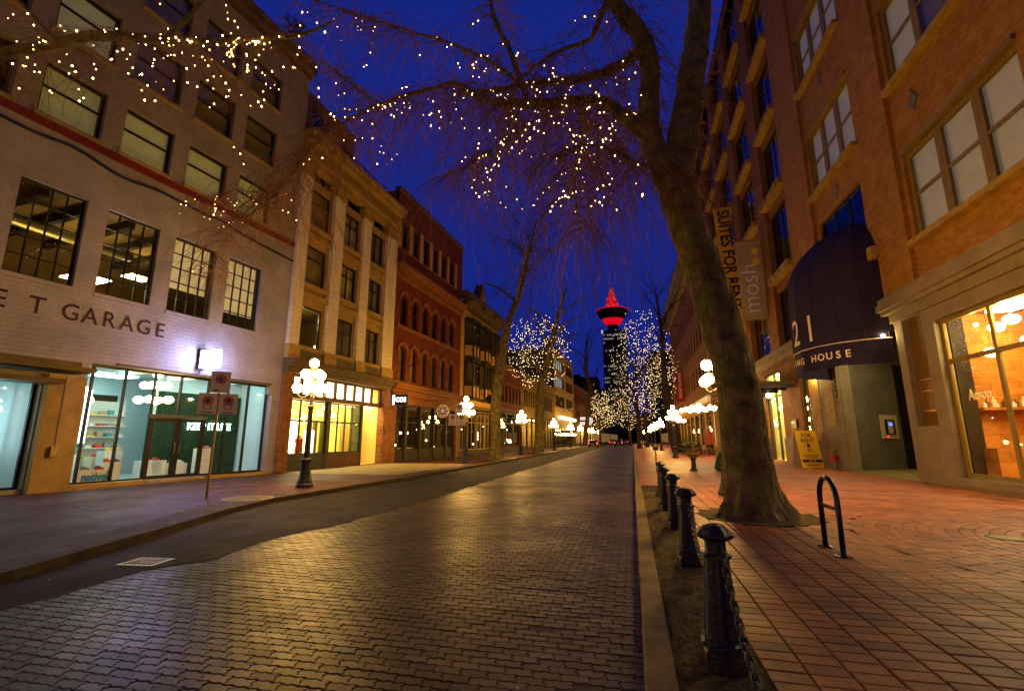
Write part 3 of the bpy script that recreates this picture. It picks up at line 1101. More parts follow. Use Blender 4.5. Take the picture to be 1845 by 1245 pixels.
px_list = [(1.3, 2.1, -2.6, -2.1, 0.9, 'plinth_yellow'), (0.05, 0.95, -0.62, -0.40, 0.55, 'plinth'), (0.95, 1.5, -1.2, -0.8, 0.75, 'plinth'), (1.35, 1.9, -2.0, -1.5, 1.1, 'plinth'), (2.5, 3.3, -1.8, -1.2, 0.72, 'plinth'), (3.35, 4.0, -1.5, -1.0, 0.6, 'plinth'), (4.25, 4.75, -1.1, -0.7, 1.15, 'plinth'), (0.1, 1.2, -3.4, -2.8, 1.0, 'plinth'), (-0.35, -0.1, -1.6, -1.2, 0.9, 'plinth_yellow')]
rsx = random.Random(8)
for a, b, d0, d1, h, m_ in px_list:
    p_ = MB(o).box(a, b, d0, d1, 0.06, h).obj('display_plinth', m_, sh)
    for q in range(2):   # a pair of shoes on each plinth
        s0 = a + 0.08 + q * (b - a) * 0.45
        sm = MB(o)
        sm.prism([(0, h + 0.001), (0.24, h + 0.001), (0.24, h + 0.05), (0.15, h + 0.07), (0.09, h + 0.12), (0, h + 0.11)], 0, 0.09, 'y')
        sm.v = [(x + s0, (d0 + d1) / 2 * o + y * 1.0, z) for x, y, z in sm.v]
        sm.obj('shoe', rsx.choice(('shoe_yellow', 'shoe_red', 'shoe_teal', 'shoe_grey', 'shoe_white', 'shoe_navy', 'shoe_tan')), sh)
text('lettering', 'native', 0.34, 'letter_blue', sh, (0.50, 0.385, 0.22), TL, 0.012, 0.86, bold=0.012)
pend = MB(o)
pend.lathe([(0.12, 0), (0.09, 0.12), (0.03, 0.2)], 12, (1.1, -2.6, 3.0))
pend.obj('pendant', 'warm_light_soft', sh)
# shop glazing
zt, zb = 3.93, 0.16
fr = MB(o)
for x in (-0.40, -0.06, 0.92, 1.90, 2.86, 3.98, 4.88, 5.85, 6.80):
    z0 = 2.42 if x == 2.86 else zb
    fr.box(x - 0.03, x + 0.03, -0.36, -0.26, z0, zt)
fr.box(-0.42, 6.83, -0.36, -0.26, zt - 0.06, zt + 0.02)
fr.box(-0.42, 1.87, -0.36, -0.26, zb - 0.04, zb + 0.03)
fr.box(4.01, 6.83, -0.36, -0.26, zb - 0.04, zb + 0.03)
shopw = fr.obj('shop_window', 'dark_frame', gb)
for a, b in ((-0.37, -0.09), (-0.03, 0.89), (0.95, 1.87), (4.01, 4.85), (4.91, 5.82), (5.88, 6.77)):
    q = bpy.data.objects.new('pane', pane_mesh(b - a, zt - zb - 0.08, GLASS))
    link(q, shopw, ((a + b) / 2, 0.31, (zt + zb) / 2))
for a, b in ((1.93, 2.83), (2.89, 3.95)):
    q = bpy.data.objects.new('pane', pane_mesh(b - a, zt - 2.5, GLASS))
    link(q, shopw, ((a + b) / 2, 0.31, (zt + 2.44) / 2))
dh = MB(o)
dh.box(1.86, 4.02, -0.40, -0.18, 2.30, 2.42)
dh.obj('door_header', 'alu_frame', gb)
for a, b, hx in ((1.94, 2.93, 2.86), (2.96, 3.95, 3.03)):
    dm = MB(o)
    dm.box(a, a + 0.11, -0.34, -0.27, 0.06, 2.29)
    dm.box(b - 0.11, b, -0.34, -0.27, 0.06, 2.29)
    dm.box(a + 0.11, b - 0.11, -0.34, -0.27, 0.06, 0.24)
    dm.box(a + 0.11, b - 0.11, -0.34, -0.27, 2.16, 2.29)
    dd = dm.obj('door', 'dark_frame', gb)
    q = bpy.data.objects.new('pane', pane_mesh(b - a - 0.22, 1.92, GLASS))
    link(q, dd, ((a + b) / 2, 0.305, 1.2))
    hm = MB(o)
    e = -1 if hx < 2.95 else 1
    hm.tube([(hx, -0.26, 1.02), (hx, -0.20, 1.02), (hx - 0.10 * e * -1 * 0, -0.20, 1.38), (hx, -0.26, 1.38)], 0.014, 6)
    hm.obj('handle', 'steel', dd)
st = MB(o)
st.box(-0.5, 1.85, -0.3, 0.16, -0.05, 0.14)
st.box(4.05, 6.95, -0.3, 0.16, -0.05, 0.12)
st.box(1.85, 4.05, -0.5, 0.04, -0.05, 0.055)
st.obj('plinth_step', 'buff_stone', gb)
# stepped corbels at the top corners of the opening
for x0, x1, z0 in ((-0.415, -0.28, 3.55), (6.70, 6.845, 3.55)):
    MB(o).box(x0, x1, -0.24, -0.004, z0, 3.945).obj('corbel', 'white_wall', gb)
MB(o).box(0.4, 6.75, 0.0, 0.08, 3.96, 4.03).obj('lintel', 'dark_cornice', gb)
# entrance at left with canopy
le = room(gb, o, LE[0], -1.46, -0.32, -3.2, 0.02, 3.35, 'room_cool', 'entrance_interior')
MB(o).box(-2.45, -1.85, -1.3, -1.25, 1.1, 2.9).obj('light_panel', 'cool_screen', le)
MB(o).box(-4, -2.8, -2.4, -1.5, 3.25, 3.3).obj('ceiling_light', 'cool_light', le)
MB(o).box(-2.35, -2.0, -1.0, -0.7, 0.06, 0.75).obj('display_plinth', 'plinth_yellow', le)
window(gb, o, -4.2, -1.46, 0.12, 3.34, -0.28, (0.5,), (), 'dark_frame', 0.07, 0.06, name='entrance_window')
cn = MB(o)
cn.box(-7.4, -0.75, 0.02, 1.2, 3.50, 3.62)
cn.box(-7.4, -1.0, 0.02, 0.9, 3.62, 3.80)
cn.box(-7.4, -1.35, 0.05, 0.95, 3.12, 3.26)
cn.obj('canopy', 'dark_cornice', gb)
MB(o).box(-1.42, -0.46, 0.003, 0.24, -0.05, 3.45).obj('pilaster', 'tan_trim', gb)
eb = MB(o)
eb.box(-1.12, -0.92, 0.245, 0.36, 1.02, 1.32)
eb.tube([(-1.0, 0.27, 1.32), (-1.0, 0.27, 3.4)], 0.012, 5)
eb.obj('meter_box', 'galvanised', gb)
# illuminated blade sign
bs = thing('blade_sign', 'glaring blue white illuminated box sign projecting from the garage wall', 'sign', (*A0, 0), RZA)
MB(o).box(3.14, 3.34, 0.16, 1.05, 4.27, 4.93).obj('light_box', 'floodlight_glow', bs)
bk = MB(o)
bk.box(3.11, 3.37, 0.11, 0.158, 4.2, 5.0)
bk.tube([(3.24, 0.0, 4.9), (3.24, 0.2, 4.98), (3.24, 1.0, 4.98)], 0.02, 6)
bk.tube([(3.24, 0.06, 4.3), (3.24, 0.06, 4.05), (3.0, 0.06, 4.02)], 0.018, 6)
bk.obj('bracket', 'sign_black', bs)

# ---- cream brick building
cb_ = thing('cream_building', 'cream brick building with three window bays above a bright shop', 'building', (*B0, 0), RZB)
S0, S1 = -0.92, 8.45
colw = [(-0.05, 1.55), (2.75, 4.3), (5.45, 7.0)]
rows = [(6.12, 8.25), (9.40, 11.55), (12.6, 14.75)]
mb = MB(o)
mb.wall(S0, S1, 5.9, 15.2, [(a, b, z0, z1) for a, b in colw for z0, z1 in rows], -0.10, 0.26)
mb.obj('wall', 'buff_stone', cb_)
for a, b in ((S0, -0.22), (1.72, 2.58), (4.46, 5.28), (7.18, S1)):
    MB(o).box(a, b, -0.3, 0.12, 6.05, 15.05).obj('pier', 'cream_brick', cb_)
    cp = MB(o)
    cp.box(a - 0.06, b + 0.06, -0.3, 0.20, 15.05, 15.25)
    cp.box(a - 0.02, b + 0.02, -0.3, 0.16, 15.25, 15.6)
    cp.box(a - 0.10, b + 0.10, -0.3, 0.24, 15.6, 15.75)
    cp.obj('capital', 'buff_stone', cb_)
    MB(o).box(a - 0.04, b + 0.04, -0.3, 0.20, 5.35, 6.04).obj('pedestal', 'buff_stone', cb_)
wm = ['blind_dim', 'blind_dim', 'dark_room', 'blind_dim', 'dark_room', 'dark_room', 'blind_dim', 'dark_room', 'dark_room']
for r_, (z0, z1) in enumerate(rows):
    for c_i, (a, b) in enumerate(colw):
        sl = MB(o)
        sl.box(a - 0.15, b + 0.15, -0.1, 0.10, z0 - 0.22, z0 - 0.003)
        sl.box(a - 0.15, b + 0.15, -0.1, 0.06, z0 - 0.75, z0 - 0.45)
        sl.obj('sill', 'buff_stone', cb_)
        if r_ == 0 and c_i < 2:
            w = window(cb_, o, a, b, z0, z1, -0.24, (0.5,) if c_i else (), (0.66,), 'dark_frame', 0.09, 0.06)
        else:
            w = window(cb_, o, a, b, z0, z1, -0.24, (0.5,) if c_i else (), (0.70,), 'dark_frame', 0.09, 0.06, back='blind_dim' if c_i != 1 else 'blind_cream', bd=0.12)
r2 = room(cb_, o, -0.5, 4.8, -0.4, -4.5, 5.95, 8.5, 'ceiling_beam', 'interior')
MB(o).ball((0.75, -1.0, 7.85), 0.10, 10, 6).obj('ceiling_light', 'spot_bright', r2)
MB(o).ball((0.15, -1.6, 7.3), 0.05, 8, 5).obj('ceiling_light', 'warm_light', r2)
MB(o).ball((1.2, -2.2, 7.2), 0.06, 8, 5).obj('ceiling_light', 'warm_light', r2)
MB(o).box(3.6, 4.0, -2.2, -2.1, 6.3, 6.9).obj('light_panel', 'white_panel_lit', r2)
ent = MB(o)
ent.box(S0, S1, -0.3, 0.14, 15.76, 16.1)
ent.box(S0 - 0.04, S1 + 0.04, -0.3, 0.34, 16.1, 16.35)
ent.box(S0, S1, -0.3, 0.10, 16.35, 17.0)
ent.box(S0 - 0.1, S1 + 0.1, -0.3, 0.55, 17.0, 17.25)
ent.box(S0 - 0.14, S1 + 0.14, -0.3, 0.70, 17.25, 17.5)
ent.obj('cornice', 'buff_stone', cb_)
MB(o).box(S0, S1, -0.4, -0.05, 17.5, 18.1).obj('parapet', 'dark_cornice', cb_)
pe = MB(o)
pe.wall(S0, 4.0, 17.4, 20.6, [(0.2 + 1.1 * k, 1.1 + 1.1 * k, 18.5, 19.8) for k in range(3)], -0.70, 0.15)
pe.quad((4.0, -0.7, 17.4), (4.0, -8, 17.4), (4.0, -8, 20.6), (4.0, -0.7, 20.6))
pe.quad((S0, -0.7, 20.6), (4.0, -0.7, 20.6), (4.0, -8, 20.6), (S0, -8, 20.6))
pe.obj('penthouse', 'dark_cornice', cb_)
for k in range(3):
    window(cb_, o, 0.2 + 1.1 * k, 1.1 + 1.1 * k, 18.5, 19.8, -0.78, (), (), 'dark_frame', 0.05, 0.03, DGLASS, 'dark_room', 0.3)
rl = MB(o)
for k in range(12):
    rl.box(S0 + 0.3 + k * 0.75, S0 + 0.33 + k * 0.75, -0.6, -0.57, 18.1, 18.9)
rl.box(S0, S1, -0.62, -0.55, 18.88, 18.94)
rl.obj('roof_railing', 'dark_frame', cb_)
shell(cb_, o, S0, S1, 14, 17.45, 'dark_cornice')
# ground floor
mc = MB(o)
mc.box(S0 + 0.02, S1, -0.3, 0.20, 4.70, 4.95)
mc.box(S0 + 0.02, S1 + 0.05, -0.3, 0.42, 4.95, 5.12)
mc.box(S0 + 0.02, S1 + 0.1, -0.3, 0.62, 5.12, 5.30)
mc.box(S0 + 0.02, S1, -0.3, 0.12, 5.30, 5.9)
mc.obj('shop_cornice', 'dark_cornice', cb_)
for a, b in ((S0, -0.32), (7.72, S1)):
    MB(o).box(a, b, -0.4, 0.14, -0.05, 4.70).obj('brick_pier', 'old_brick', cb_)
shop = room(cb_, o, -0.31, 7.71, -0.32, -4.8, 0.02, 4.72, 'room_cream', 'shop_interior')
MB(o).box(-0.1, 7.5, -3.6, -2.0, 4.60, 4.68).obj('ceiling_light', 'shop_light', shop)
MB(o).box(0.0, 7.4, -0.66, -0.45, 3.42, 3.46).obj('ceiling_light', 'warm_light', shop)
MB(o).box(0.0, 7.5, -0.75, -0.70, 3.72, 4.68).obj('light_panel', 'white_panel_lit', shop)
MB(o).box(1.9, 2.5, -1.9, -1.8, 0.6, 2.6).obj('light_panel', 'white_panel_lit', shop)
MB(o).box(3.4, 4.1, -2.2, -2.1, 0.6, 2.0).obj('light_panel', 'white_panel_lit', shop)
MB(o).box(0.9, 1.4, -2.3, -2.2, 0.5, 3.3).obj('wall_panel', 'wood_panel', shop)
for x in (4.3, 4.9, 5.25):
    MB(o).box(x, x + 0.18, -2.4, -2.2, 0.6, 2.5).obj('clothes_rail', 'green_wood', shop)
sc_ = MB(o)
for k in range(6):
    pts = [(0.02 + 0.22 * k + 0.10 * math.cos(q * 0.9) * (1 - q / 9), -0.60, 0.75 + q * 0.12) for q in range(9)]
    sc_.tube(pts, 0.014, 4)
sc_.obj('iron_screen', 'dark_frame', shop)
# two mannequin-like garments
gm = MB(o)
gm.lathe([(0.16, 0.7), (0.2, 0.9), (0.17, 1.25), (0.21, 1.5), (0.10, 1.62), (0.06, 1.7)], 10, (1.55, -0.9, 0))
gm.obj('dress_form', 'cloth_red', shop)
tr = MB(o)
for k in range(8):
    pass
xs8 = [-0.28 + k * (7.95 / 9) for k in range(10)]
mb = MB(o)
for x in xs8:
    mb.box(x - 0.05, x + 0.05, -0.30, -0.14, 3.72, 4.68)
mb.box(-0.31, 7.71, -0.30, -0.12, 3.50, 3.74)
mb.box(-0.31, 7.71, -0.30, -0.14, 4.58, 4.69)
tw_ = mb.obj('transom_window', 'brown_wood', cb_)
for a, b in zip(xs8, xs8[1:]):
    q = bpy.data.objects.new('pane', pane_mesh(b - a - 0.1, 0.84, GLASS))
    link(q, tw_, ((a + b) / 2, 0.22, 4.16))
window(cb_, o, -0.30, 2.62, 0.75, 3.48, -0.24, (0.33, 0.62), (0.62,), 'green_wood', 0.09, 0.09, name='display_window')
window(cb_, o, 2.90, 5.70, 0.75, 3.48, -0.24, (0.25, 0.5, 0.75), (0.62,), 'green_wood', 0.09, 0.08, name='display_window')
sr = MB(o)
sr.box(-0.31, 2.63, -0.30, -0.12, 0.0, 0.75)
sr.box(2.63, 2.9, -0.30, -0.10, 0.0, 3.50)
sr.obj('stall_riser', 'green_wood', cb_)
MB(o).box(2.9, 5.72, -0.30, -0.12, 0.0, 0.749).obj('stall_riser', 'brown_wood', cb_)
MB(o).box(5.72, 5.86, -0.9, -0.10, 0.0, 3.50).obj('door_post', 'green_wood', cb_)
MB(o).box(5.9, 7.7, -1.8, -1.7, 0.03, 3.48).obj('entry_wall', 'room_cream', cb_)
MB(o).ball((6.9, -1.0, 3.3), 0.07, 8, 5).obj('ceiling_light', 'spot_bright', shop)

# projecting box sign on the party wall
cs = thing('blade_sign', 'black projecting box sign with white lettering between cream and red fronts', 'sign', (*B0, 0), RZB)
MB(o).box(8.62, 8.80, 0.20, 1.25, 3.72, 4.40).obj('box', 'sign_black', cs)
MB(o).box(8.605, 8.62, 0.20, 0.36, 3.75, 4.37).obj('lit_edge', 'letter_lit', cs)
text('lettering', 'COS', 0.40, 'letter_lit', cs, (8.60, -0.82, 3.93), (PI / 2, 0, -PI / 2), 0.012, 0.95, bold=0.012)
bk = MB(o)
bk.tube([(8.7, 0.1, 4.55), (8.7, 1.2, 4.55)], 0.02, 6)
bk.box(8.68, 8.72, 0.05, 0.2, 3.9, 4.6)
bk.obj('bracket', 'sign_black', cs)

# ---- red arched building
rb_ = thing('red_arched_building', 'dark red brick building with two rows of round-arched windows', 'building', (*B0, 0), RZB)
S0, S1 = 8.47, 20.3
mb = MB(o)
cols6 = [9.45 + 1.655 * k for k in range(6)]
aw = 0.98
arch_rows = [(5.5, 7.95), (9.38, 11.65)]
top_h = [(9.15 + 1.66 * k, 10.05 + 1.66 * k, 15.0, 17.1) for k in range(6)]
holes = [(x, x + aw, z0, z1) for x in cols6 for z0, z1 in arch_rows] + top_h
mb.wall(S0, S1, 5.3, 19.2, holes, 0, 0.28)
for x in cols6:                       # fill the corners over each arch
    for z0, z1 in arch_rows:
        r_ = aw / 2
        zc = z1 - r_
        for sgn in (-1, 1):
            pts = [(x + r_ + sgn * r_, 0.0, z1), (x + r_ + sgn * r_, 0.0, zc)]
            pts += [(x + r_ + sgn * r_ * math.cos(PI / 2 * k / 6), 0.0, zc + r_ * math.sin(PI / 2 * k / 6)) for k in range(1, 7)]
            mb.poly(pts)
            for k in range(6):
                a0, a1 = PI / 2 * k / 6, PI / 2 * (k + 1) / 6
                p = (x + r_ + sgn * r_ * math.cos(a0), zc + r_ * math.sin(a0))
                q = (x + r_ + sgn * r_ * math.cos(a1), zc + r_ * math.sin(a1))
                mb.quad((p[0], 0, p[1]), (q[0], 0, q[1]), (q[0], -0.28, q[1]), (p[0], -0.28, p[1]))
mb.obj('wall', 'red_brick', rb_)
for z0, z1 in arch_rows:
    for k, x in enumerate(cols6):
        r_ = aw / 2
        zc = z1 - r_
        am = MB(o)
        for k2 in range(10):
            a0, a1 = PI * k2 / 10, PI * (k2 + 1) / 10
            i_ = []
            for a in (a0, a1):
                for rr in (r_ + 0.10, r_ + 0.32):
                    i_.append((x + r_ - rr * math.cos(a), zc + rr * math.sin(a)))
            am.quad((i_[0][0], 0.09, i_[0][1]), (i_[1][0], 0.09, i_[1][1]), (i_[3][0], 0.09, i_[3][1]), (i_[2][0], 0.09, i_[2][1]))
            am.quad((i_[1][0], 0.09, i_[1][1]), (i_[3][0], 0.09, i_[3][1]), (i_[3][0], 0.0, i_[3][1]), (i_[1][0], 0.0, i_[1][1]))
            am.quad((i_[0][0], 0.09, i_[0][1]), (i_[2][0], 0.09, i_[2][1]), (i_[2][0], 0.0, i_[2][1]), (i_[0][0], 0.0, i_[0][1]))
        am.obj('arch_hood', 'red_stone', rb_)
        window(rb_, o, x, x + aw, z0, z1, -0.20, (), (0.52,), 'dark_wood', 0.07, 0.06, DGLASS if z0 > 9 else GLASS, 'blind_dim' if (k + int(z0)) % 3 else 'blind_cream', 0.15)
    MB(o).box(S0 + 0.4, S1 - 0.3, 0.0, 0.14, z0 - 0.24, z0 - 0.004).obj('sill', 'red_stone', rb_)
for a, b, z0, z1 in top_h:
    window(rb_, o, a, b, z0, z1, -0.2, (), (0.5,), 'dark_wood', 0.06, 0.05, GLASS, 'blind_dim', 0.2)
    MB(o).box(a - 0.1, b + 0.1, 0.0, 0.08, z0 - 0.16, z0 - 0.004).obj('sill', 'red_stone', rb_)
for k in range(7):
    MB(o).box(8.55 + 1.66 * k, 9.0 + 1.66 * k, 0.0, 0.05, 14.9, 17.3).obj('pilaster', 'sill_stone', rb_)
cm = MB(o)
cm.box(S0, S1, 0.0, 0.2, 12.7, 12.95)
cm.box(S0, S1, 0.0, 0.35, 13.15, 13.4)
cm.box(S0, S1, 0.0, 0.6, 13.4, 13.7)
for k in range(40):
    cm.box(S0 + 0.1 + k * 0.29, S0 + 0.24 + k * 0.29, 0.0, 0.3, 12.95, 13.15)
cm.obj('cornice', 'red_stone', rb_)
cm = MB(o)
cm.box(S0, S1, -0.3, 0.15, 19.2, 19.5)
cm.obj('parapet', 'dark_cornice', rb_)
shell(rb_, o, S0, S1, 12, 19.2, 'red_brick')
sc2 = MB(o)
sc2.box(S0, S1, -0.3, 0.25, 4.45, 4.85)
sc2.box(S0, S1, -0.3, 0.50, 4.85, 5.05)
sc2.box(S0, S1, -0.3, 0.65, 5.05, 5.25)
sc2.box(S0 + 0.9, S1, -0.3, 0.10, 3.9, 4.45)
sc2.obj('shop_cornice', 'red_stone', rb_)
MB(o).box(S0, 9.35, -0.4, 0.10, -0.05, 4.45).obj('brick_pier', 'old_brick', rb_)
MB(o).box(19.5, S1, -0.4, 0.10, -0.05, 3.9).obj('brick_pier', 'old_brick', rb_)
rs_ = room(rb_, o, 9.35, 19.5, -0.32, -3.5, 0.02, 3.95, 'dark_wood', 'shop_interior')
for x, z_, r_ in ((10.6, 0.95, 0.07), (10.9, 1.1, 0.06), (12.1, 0.9, 0.06), (14.0, 2.2, 0.05), (15.6, 1.4, 0.06), (16.9, 0.9, 0.10)):
    MB(o).ball((x, -0.8, z_), r_, 8, 5).obj('lamp', 'warm_light', rs_)
MB(o).box(13.5, 14.6, -2.0, -1.9, 1.9, 2.05).obj('light_panel', 'warm_light', rs_)
MB(o).box(11.4, 13.0, -0.9, -0.6, 0.8, 0.9).obj('display_shelf', 'plinth', rs_)
for k in range(5):
    MB(o).ball((18.3, -0.4, 1.0 + k * 0.45), 0.06, 8, 5).obj('lamp', 'warm_light', rs_)
for k, (a, b) in enumerate(((9.38, 10.9), (11.25, 13.1), (13.35, 15.4), (15.6, 17.7), (17.9, 19.48))):
    window(rb_, o, a, b, 0.75, 3.88, -0.24, (), (0.62,), 'dark_wood', 0.10, 0.08, name='display_window')
mb = MB(o)
for a, b in ((10.9, 11.25), (13.1, 13.35), (15.4, 15.6), (17.7, 17.9)):
    mb.box(a, b, -0.3, -0.08, 0.0, 3.9)
mb.box(9.35, 19.5, -0.3, -0.14, 0.0, 0.748)
mb.obj('shopfront', 'dark_wood', rb_)

# ---- half-timbered bay building
bb = thing('bay_window_building', 'ochre half-timbered building with stacked dark bay windows and a gable', 'building', (*B0, 0), RZB)
S0, S1 = 20.32, 31.0
mb = MB(o)
mb.wall(S0, S1, 4.6, 13.6, [], 0)
mb.obj('wall', 'ochre_wall', bb)
shell(bb, o, S0, S1, 12, 13.9, 'dark_cornice')
cm = MB(o)
cm.box(S0, S1, 0, 0.45, 13.6, 13.9)
cm.box(S0, S1, -0.3, 0.75, 13.9, 14.25)
for x in (20.6, 24.1, 27.6):
    cm.box(x, x + 2.6, 0, 1.05, 14.25, 14.75)
cm.box(S0, S1, -0.3, 0.6, 14.75, 15.3)
cm.prism([(23.6, 15.3), (25.8, 15.3), (24.7, 17.2)], -0.3, 0.5, 'y')
cm.obj('cornice', 'dark_cornice', bb)
MB(o).prism([(24.1, 15.35), (25.3, 15.35), (24.7, 16.6)], 0.5, 0.53, 'y').obj('gable_panel', 'ochre_wall', bb)
for k, x in enumerate((21.2, 24.5, 27.8)):
    for z0 in (6.5, 10.35):
        H_ = 2.2
        bay = MB(o)
        poly = [(x, 0.0), (x + 0.45, 0.75), (x + 2.15, 0.75), (x + 2.6, 0.0)]
        bay.prism([(a - 0.06 if i < 2 else a + 0.06, b + (0.08 if b else 0)) for i, (a, b) in enumerate(poly)], z0 + H_, z0 + H_ + 0.28)
        bay.prism([(a - 0.06 if i < 2 else a + 0.06, b + (0.08 if b else 0)) for i, (a, b) in enumerate(poly)], z0 - 0.16, z0)
        bay.prism(poly, z0 - 1.35, z0 - 1.15)
        for (a, b) in poly + [(x + 1.3, 0.75)]:
            bay.box(a - 0.07, a + 0.07, max(0, b - 0.10), b + 0.03, z0 - 1.15, z0 + H_)
        bo = bay.obj('bay', 'dark_wood', bb)
        inner = [(x + 0.03, 0.0), (x + 0.47, 0.70), (x + 2.13, 0.70), (x + 2.57, 0.0)]
        pm = MB(o)
        pm.prism(inner, z0 - 1.14, z0 - 0.165)
        pm.obj('spandrel_panel', 'ochre_wall', bo)
        for (p, q) in zip(inner, inner[1:]):
            wv = MB(o)
            wv.quad((p[0], p[1] - 0.02, z0), (q[0], q[1] - 0.02, z0), (q[0], q[1] - 0.02, z0 + H_), (p[0], p[1] - 0.02, z0 + H_))
            wv.obj('pane', DGLASS, bo)
        cu = MB(o)
        cu.quad((x + 0.2, 0.2, z0), (x + 2.4, 0.2, z0), (x + 2.4, 0.2, z0 + H_), (x + 0.2, 0.2, z0 + H_))
        cu.obj('curtain', 'blind_dim', bo)
MB(o).box(S0, S1, -0.3, 0.30, 4.3, 4.62).obj('shop_cornice', 'dark_cornice', bb)
bi = room(bb, o, S0 + 0.3, S1 - 0.2, -0.32, -3.5, 0.02, 4.3, 'dark_wood', 'shop_interior')
for x, z_ in ((22.0, 3.6), (22.6, 2.4), (24.4, 3.7), (25.0, 3.6), (25.6, 1.0), (26.8, 1.8), (26.8, 2.1), (26.8, 1.5), (28.5, 2.8)):
    MB(o).ball((x, -0.7, z_), 0.06, 8, 5).obj('lamp', 'warm_light', bi)
MB(o).box(22.2, 24.0, -2.0, -1.9, 0.4, 2.5).obj('light_panel', 'blind_warm', bi)
for a, b in ((20.6, 22.6), (22.8, 24.8), (25.2, 27.4), (27.6, 29.6)):
    window(bb, o, a, b, 0.5, 4.2, -0.22, (0.5,), (0.7,), 'pale_wall', 0.09, 0.07, name='display_window')
MB(o).box(S0, S1, -0.3, -0.12, 0.0, 0.5).obj('stall_riser', 'dark_wood', bb)
hs = thing('hanging_sign', 'dark round hanging sign on bracket before the half-timbered building', 'sign', (*B0, 0), RZB)
MB(o).tube([(25.2, 0.9, 5.15), (25.24, 0.9, 5.15)], 0.0, 4)
hm = MB(o)
hm.tube([(24.6, 1.35, 5.35), (24.66, 1.35, 5.35)], 0.42, 20)
hm.obj('disc', 'sign_black', hs)
hm = MB(o)
hm.tube([(24.63, 0.0, 5.85), (24.63, 1.5, 5.85)], 0.025, 6)
hm.obj('bracket', 'sign_black', hs)

# ---- low red building
lr = thing('low_red_building', 'low red brick building with a row of narrow pointed windows', 'building', (*B0, 0), RZB)
S0, S1 = 31.3, 41.0
hl = [(32.6 + 1.42 * k, 33.35 + 1.42 * k, 5.75, 7.8) for k in range(6)]
mb = MB(o)
mb.wall(S0, S1, 5.0, 9.4, hl, 0, 0.2)
mb.obj('wall', 'red_brick', lr)
for a, b, z0, z1 in hl:
    window(lr, o, a, b, z0, z1, -0.15, (), (0.55,), 'dark_wood', 0.06, 0.05, DGLASS, 'dark_room', 0.2)
    tm = MB(o)
    tm.prism([(a - 0.12, 7.81), (b + 0.12, 7.81), ((a + b) / 2, 8.35)], 0.0, 0.06, 'y')
    tm.obj('window_hood', 'red_stone', lr)
cm = MB(o)
cm.box(S0, S1, -0.3, 0.25, 9.4, 9.65)
cm.box(S0, S1, -0.3, 0.5, 9.65, 10.1)
cm.obj('cornice', 'red_stone', lr)
cm = MB(o)
cm.box(S0, S1, -0.3, 0.3, 4.65, 5.0)
cm.box(S0, S0 + 0.6, -0.3, 0.06, -0.05, 4.65)
cm.box(S1 - 0.6, S1, -0.3, 0.06, -0.05, 4.65)
cm.obj('shopfront', 'red_stone', lr)
shell(lr, o, S0, S1, 12, 9.9, 'red_brick')
li = room(lr, o, S0 + 0.6, S1 - 0.6, -0.32, -3, 0.02, 4.6, 'dark_wood', 'shop_interior')
MB(o).box(33.9, 34.6, -0.9, -0.8, 0.6, 2.6).obj('light_panel', 'white_panel_lit', li)
for x, z_, r_ in ((36.2, 2.6, 0.12), (36.4, 1.4, 0.10), (37.6, 1.2, 0.22), (35.9, 1.0, 0.12), (38.6, 3.6, 0.1)):
    MB(o).ball((x, -0.6, z_), r_, 8, 5).obj('lamp', 'warm_light', li)
for a, b in ((31.95, 34.7), (34.9, 37.6), (37.8, 40.35)):
    window(lr, o, a, b, 0.5, 4.6, -0.22, (), (0.7,), 'dark_wood', 0.12, 0.1, name='display_window')
MB(o).box(S0, S1, -0.3, -0.12, 0.0, 0.5).obj('stall_riser', 'dark_wood', lr)

# ---- grey building
gy = thing('grey_building', 'long low grey building with tall bright shop windows behind the lit tree', 'building', (*B0, 0), RZB)
S0, S1 = 41.02, 61.8
hl = [(42.2 + 1.25 * k, 43.0 + 1.25 * k, 5.85, 8.1) for k in range(15)]
mb = MB(o)
mb.wall(S0, S1, 4.7, 9.3, hl, 0, 0.2)
mb.obj('wall', 'grey_wall', gy)
for k, (a, b, z0, z1) in enumerate(hl):
    window(gy, o, a, b, z0, z1, -0.15, (), (0.6,), 'dark_wood', 0.06, 0.05, GLASS, 'blind_dim' if k % 3 else 'blind_cream', 0.2)
cm = MB(o)
cm.box(S0, S1, -0.3, 0.3, 9.3, 9.6)
cm.box(S0, S1, -0.3, 0.7, 9.6, 10.0)
cm.box(S0, S1, -0.3, 0.35, 4.4, 4.7)
cm.obj('cornice', 'grey_wall', gy)
shell(gy, o, S0, S1, 12, 9.8, 'grey_wall')
gi = room(gy, o, S0 + 0.4, S1 - 0.3, -0.32, -3, 0.02, 4.4, 'room_warm', 'shop_interior')
MB(o).box(50.8, 61, -1.9, -1.2, 4.25, 4.32).obj('ceiling_light', 'warm_light', gi)
MB(o).box(43, 46, -1.9, -1.2, 4.25, 4.32).obj('ceiling_light', 'warm_light_soft', gi)
xs_ = [41.5, 44.2, 46.9, 49.2, 51.2, 53.3, 55.4, 57.5, 59.6, 61.5]
for a, b in zip(xs_, xs_[1:]):
    window(gy, o, a + 0.12, b - 0.12, 0.4, 4.35, -0.22, (0.5,), (0.75,), 'dark_wood', 0.1, 0.08, name='display_window')
mb = MB(o)
for a in xs_:
    mb.box(a - 0.12, a + 0.12, -0.3, -0.05, 0.0, 4.4)
mb.box(S0, S1, -0.3, -0.12, 0.0, 0.4)
mb.obj('shopfront', 'dark_wood', gy)

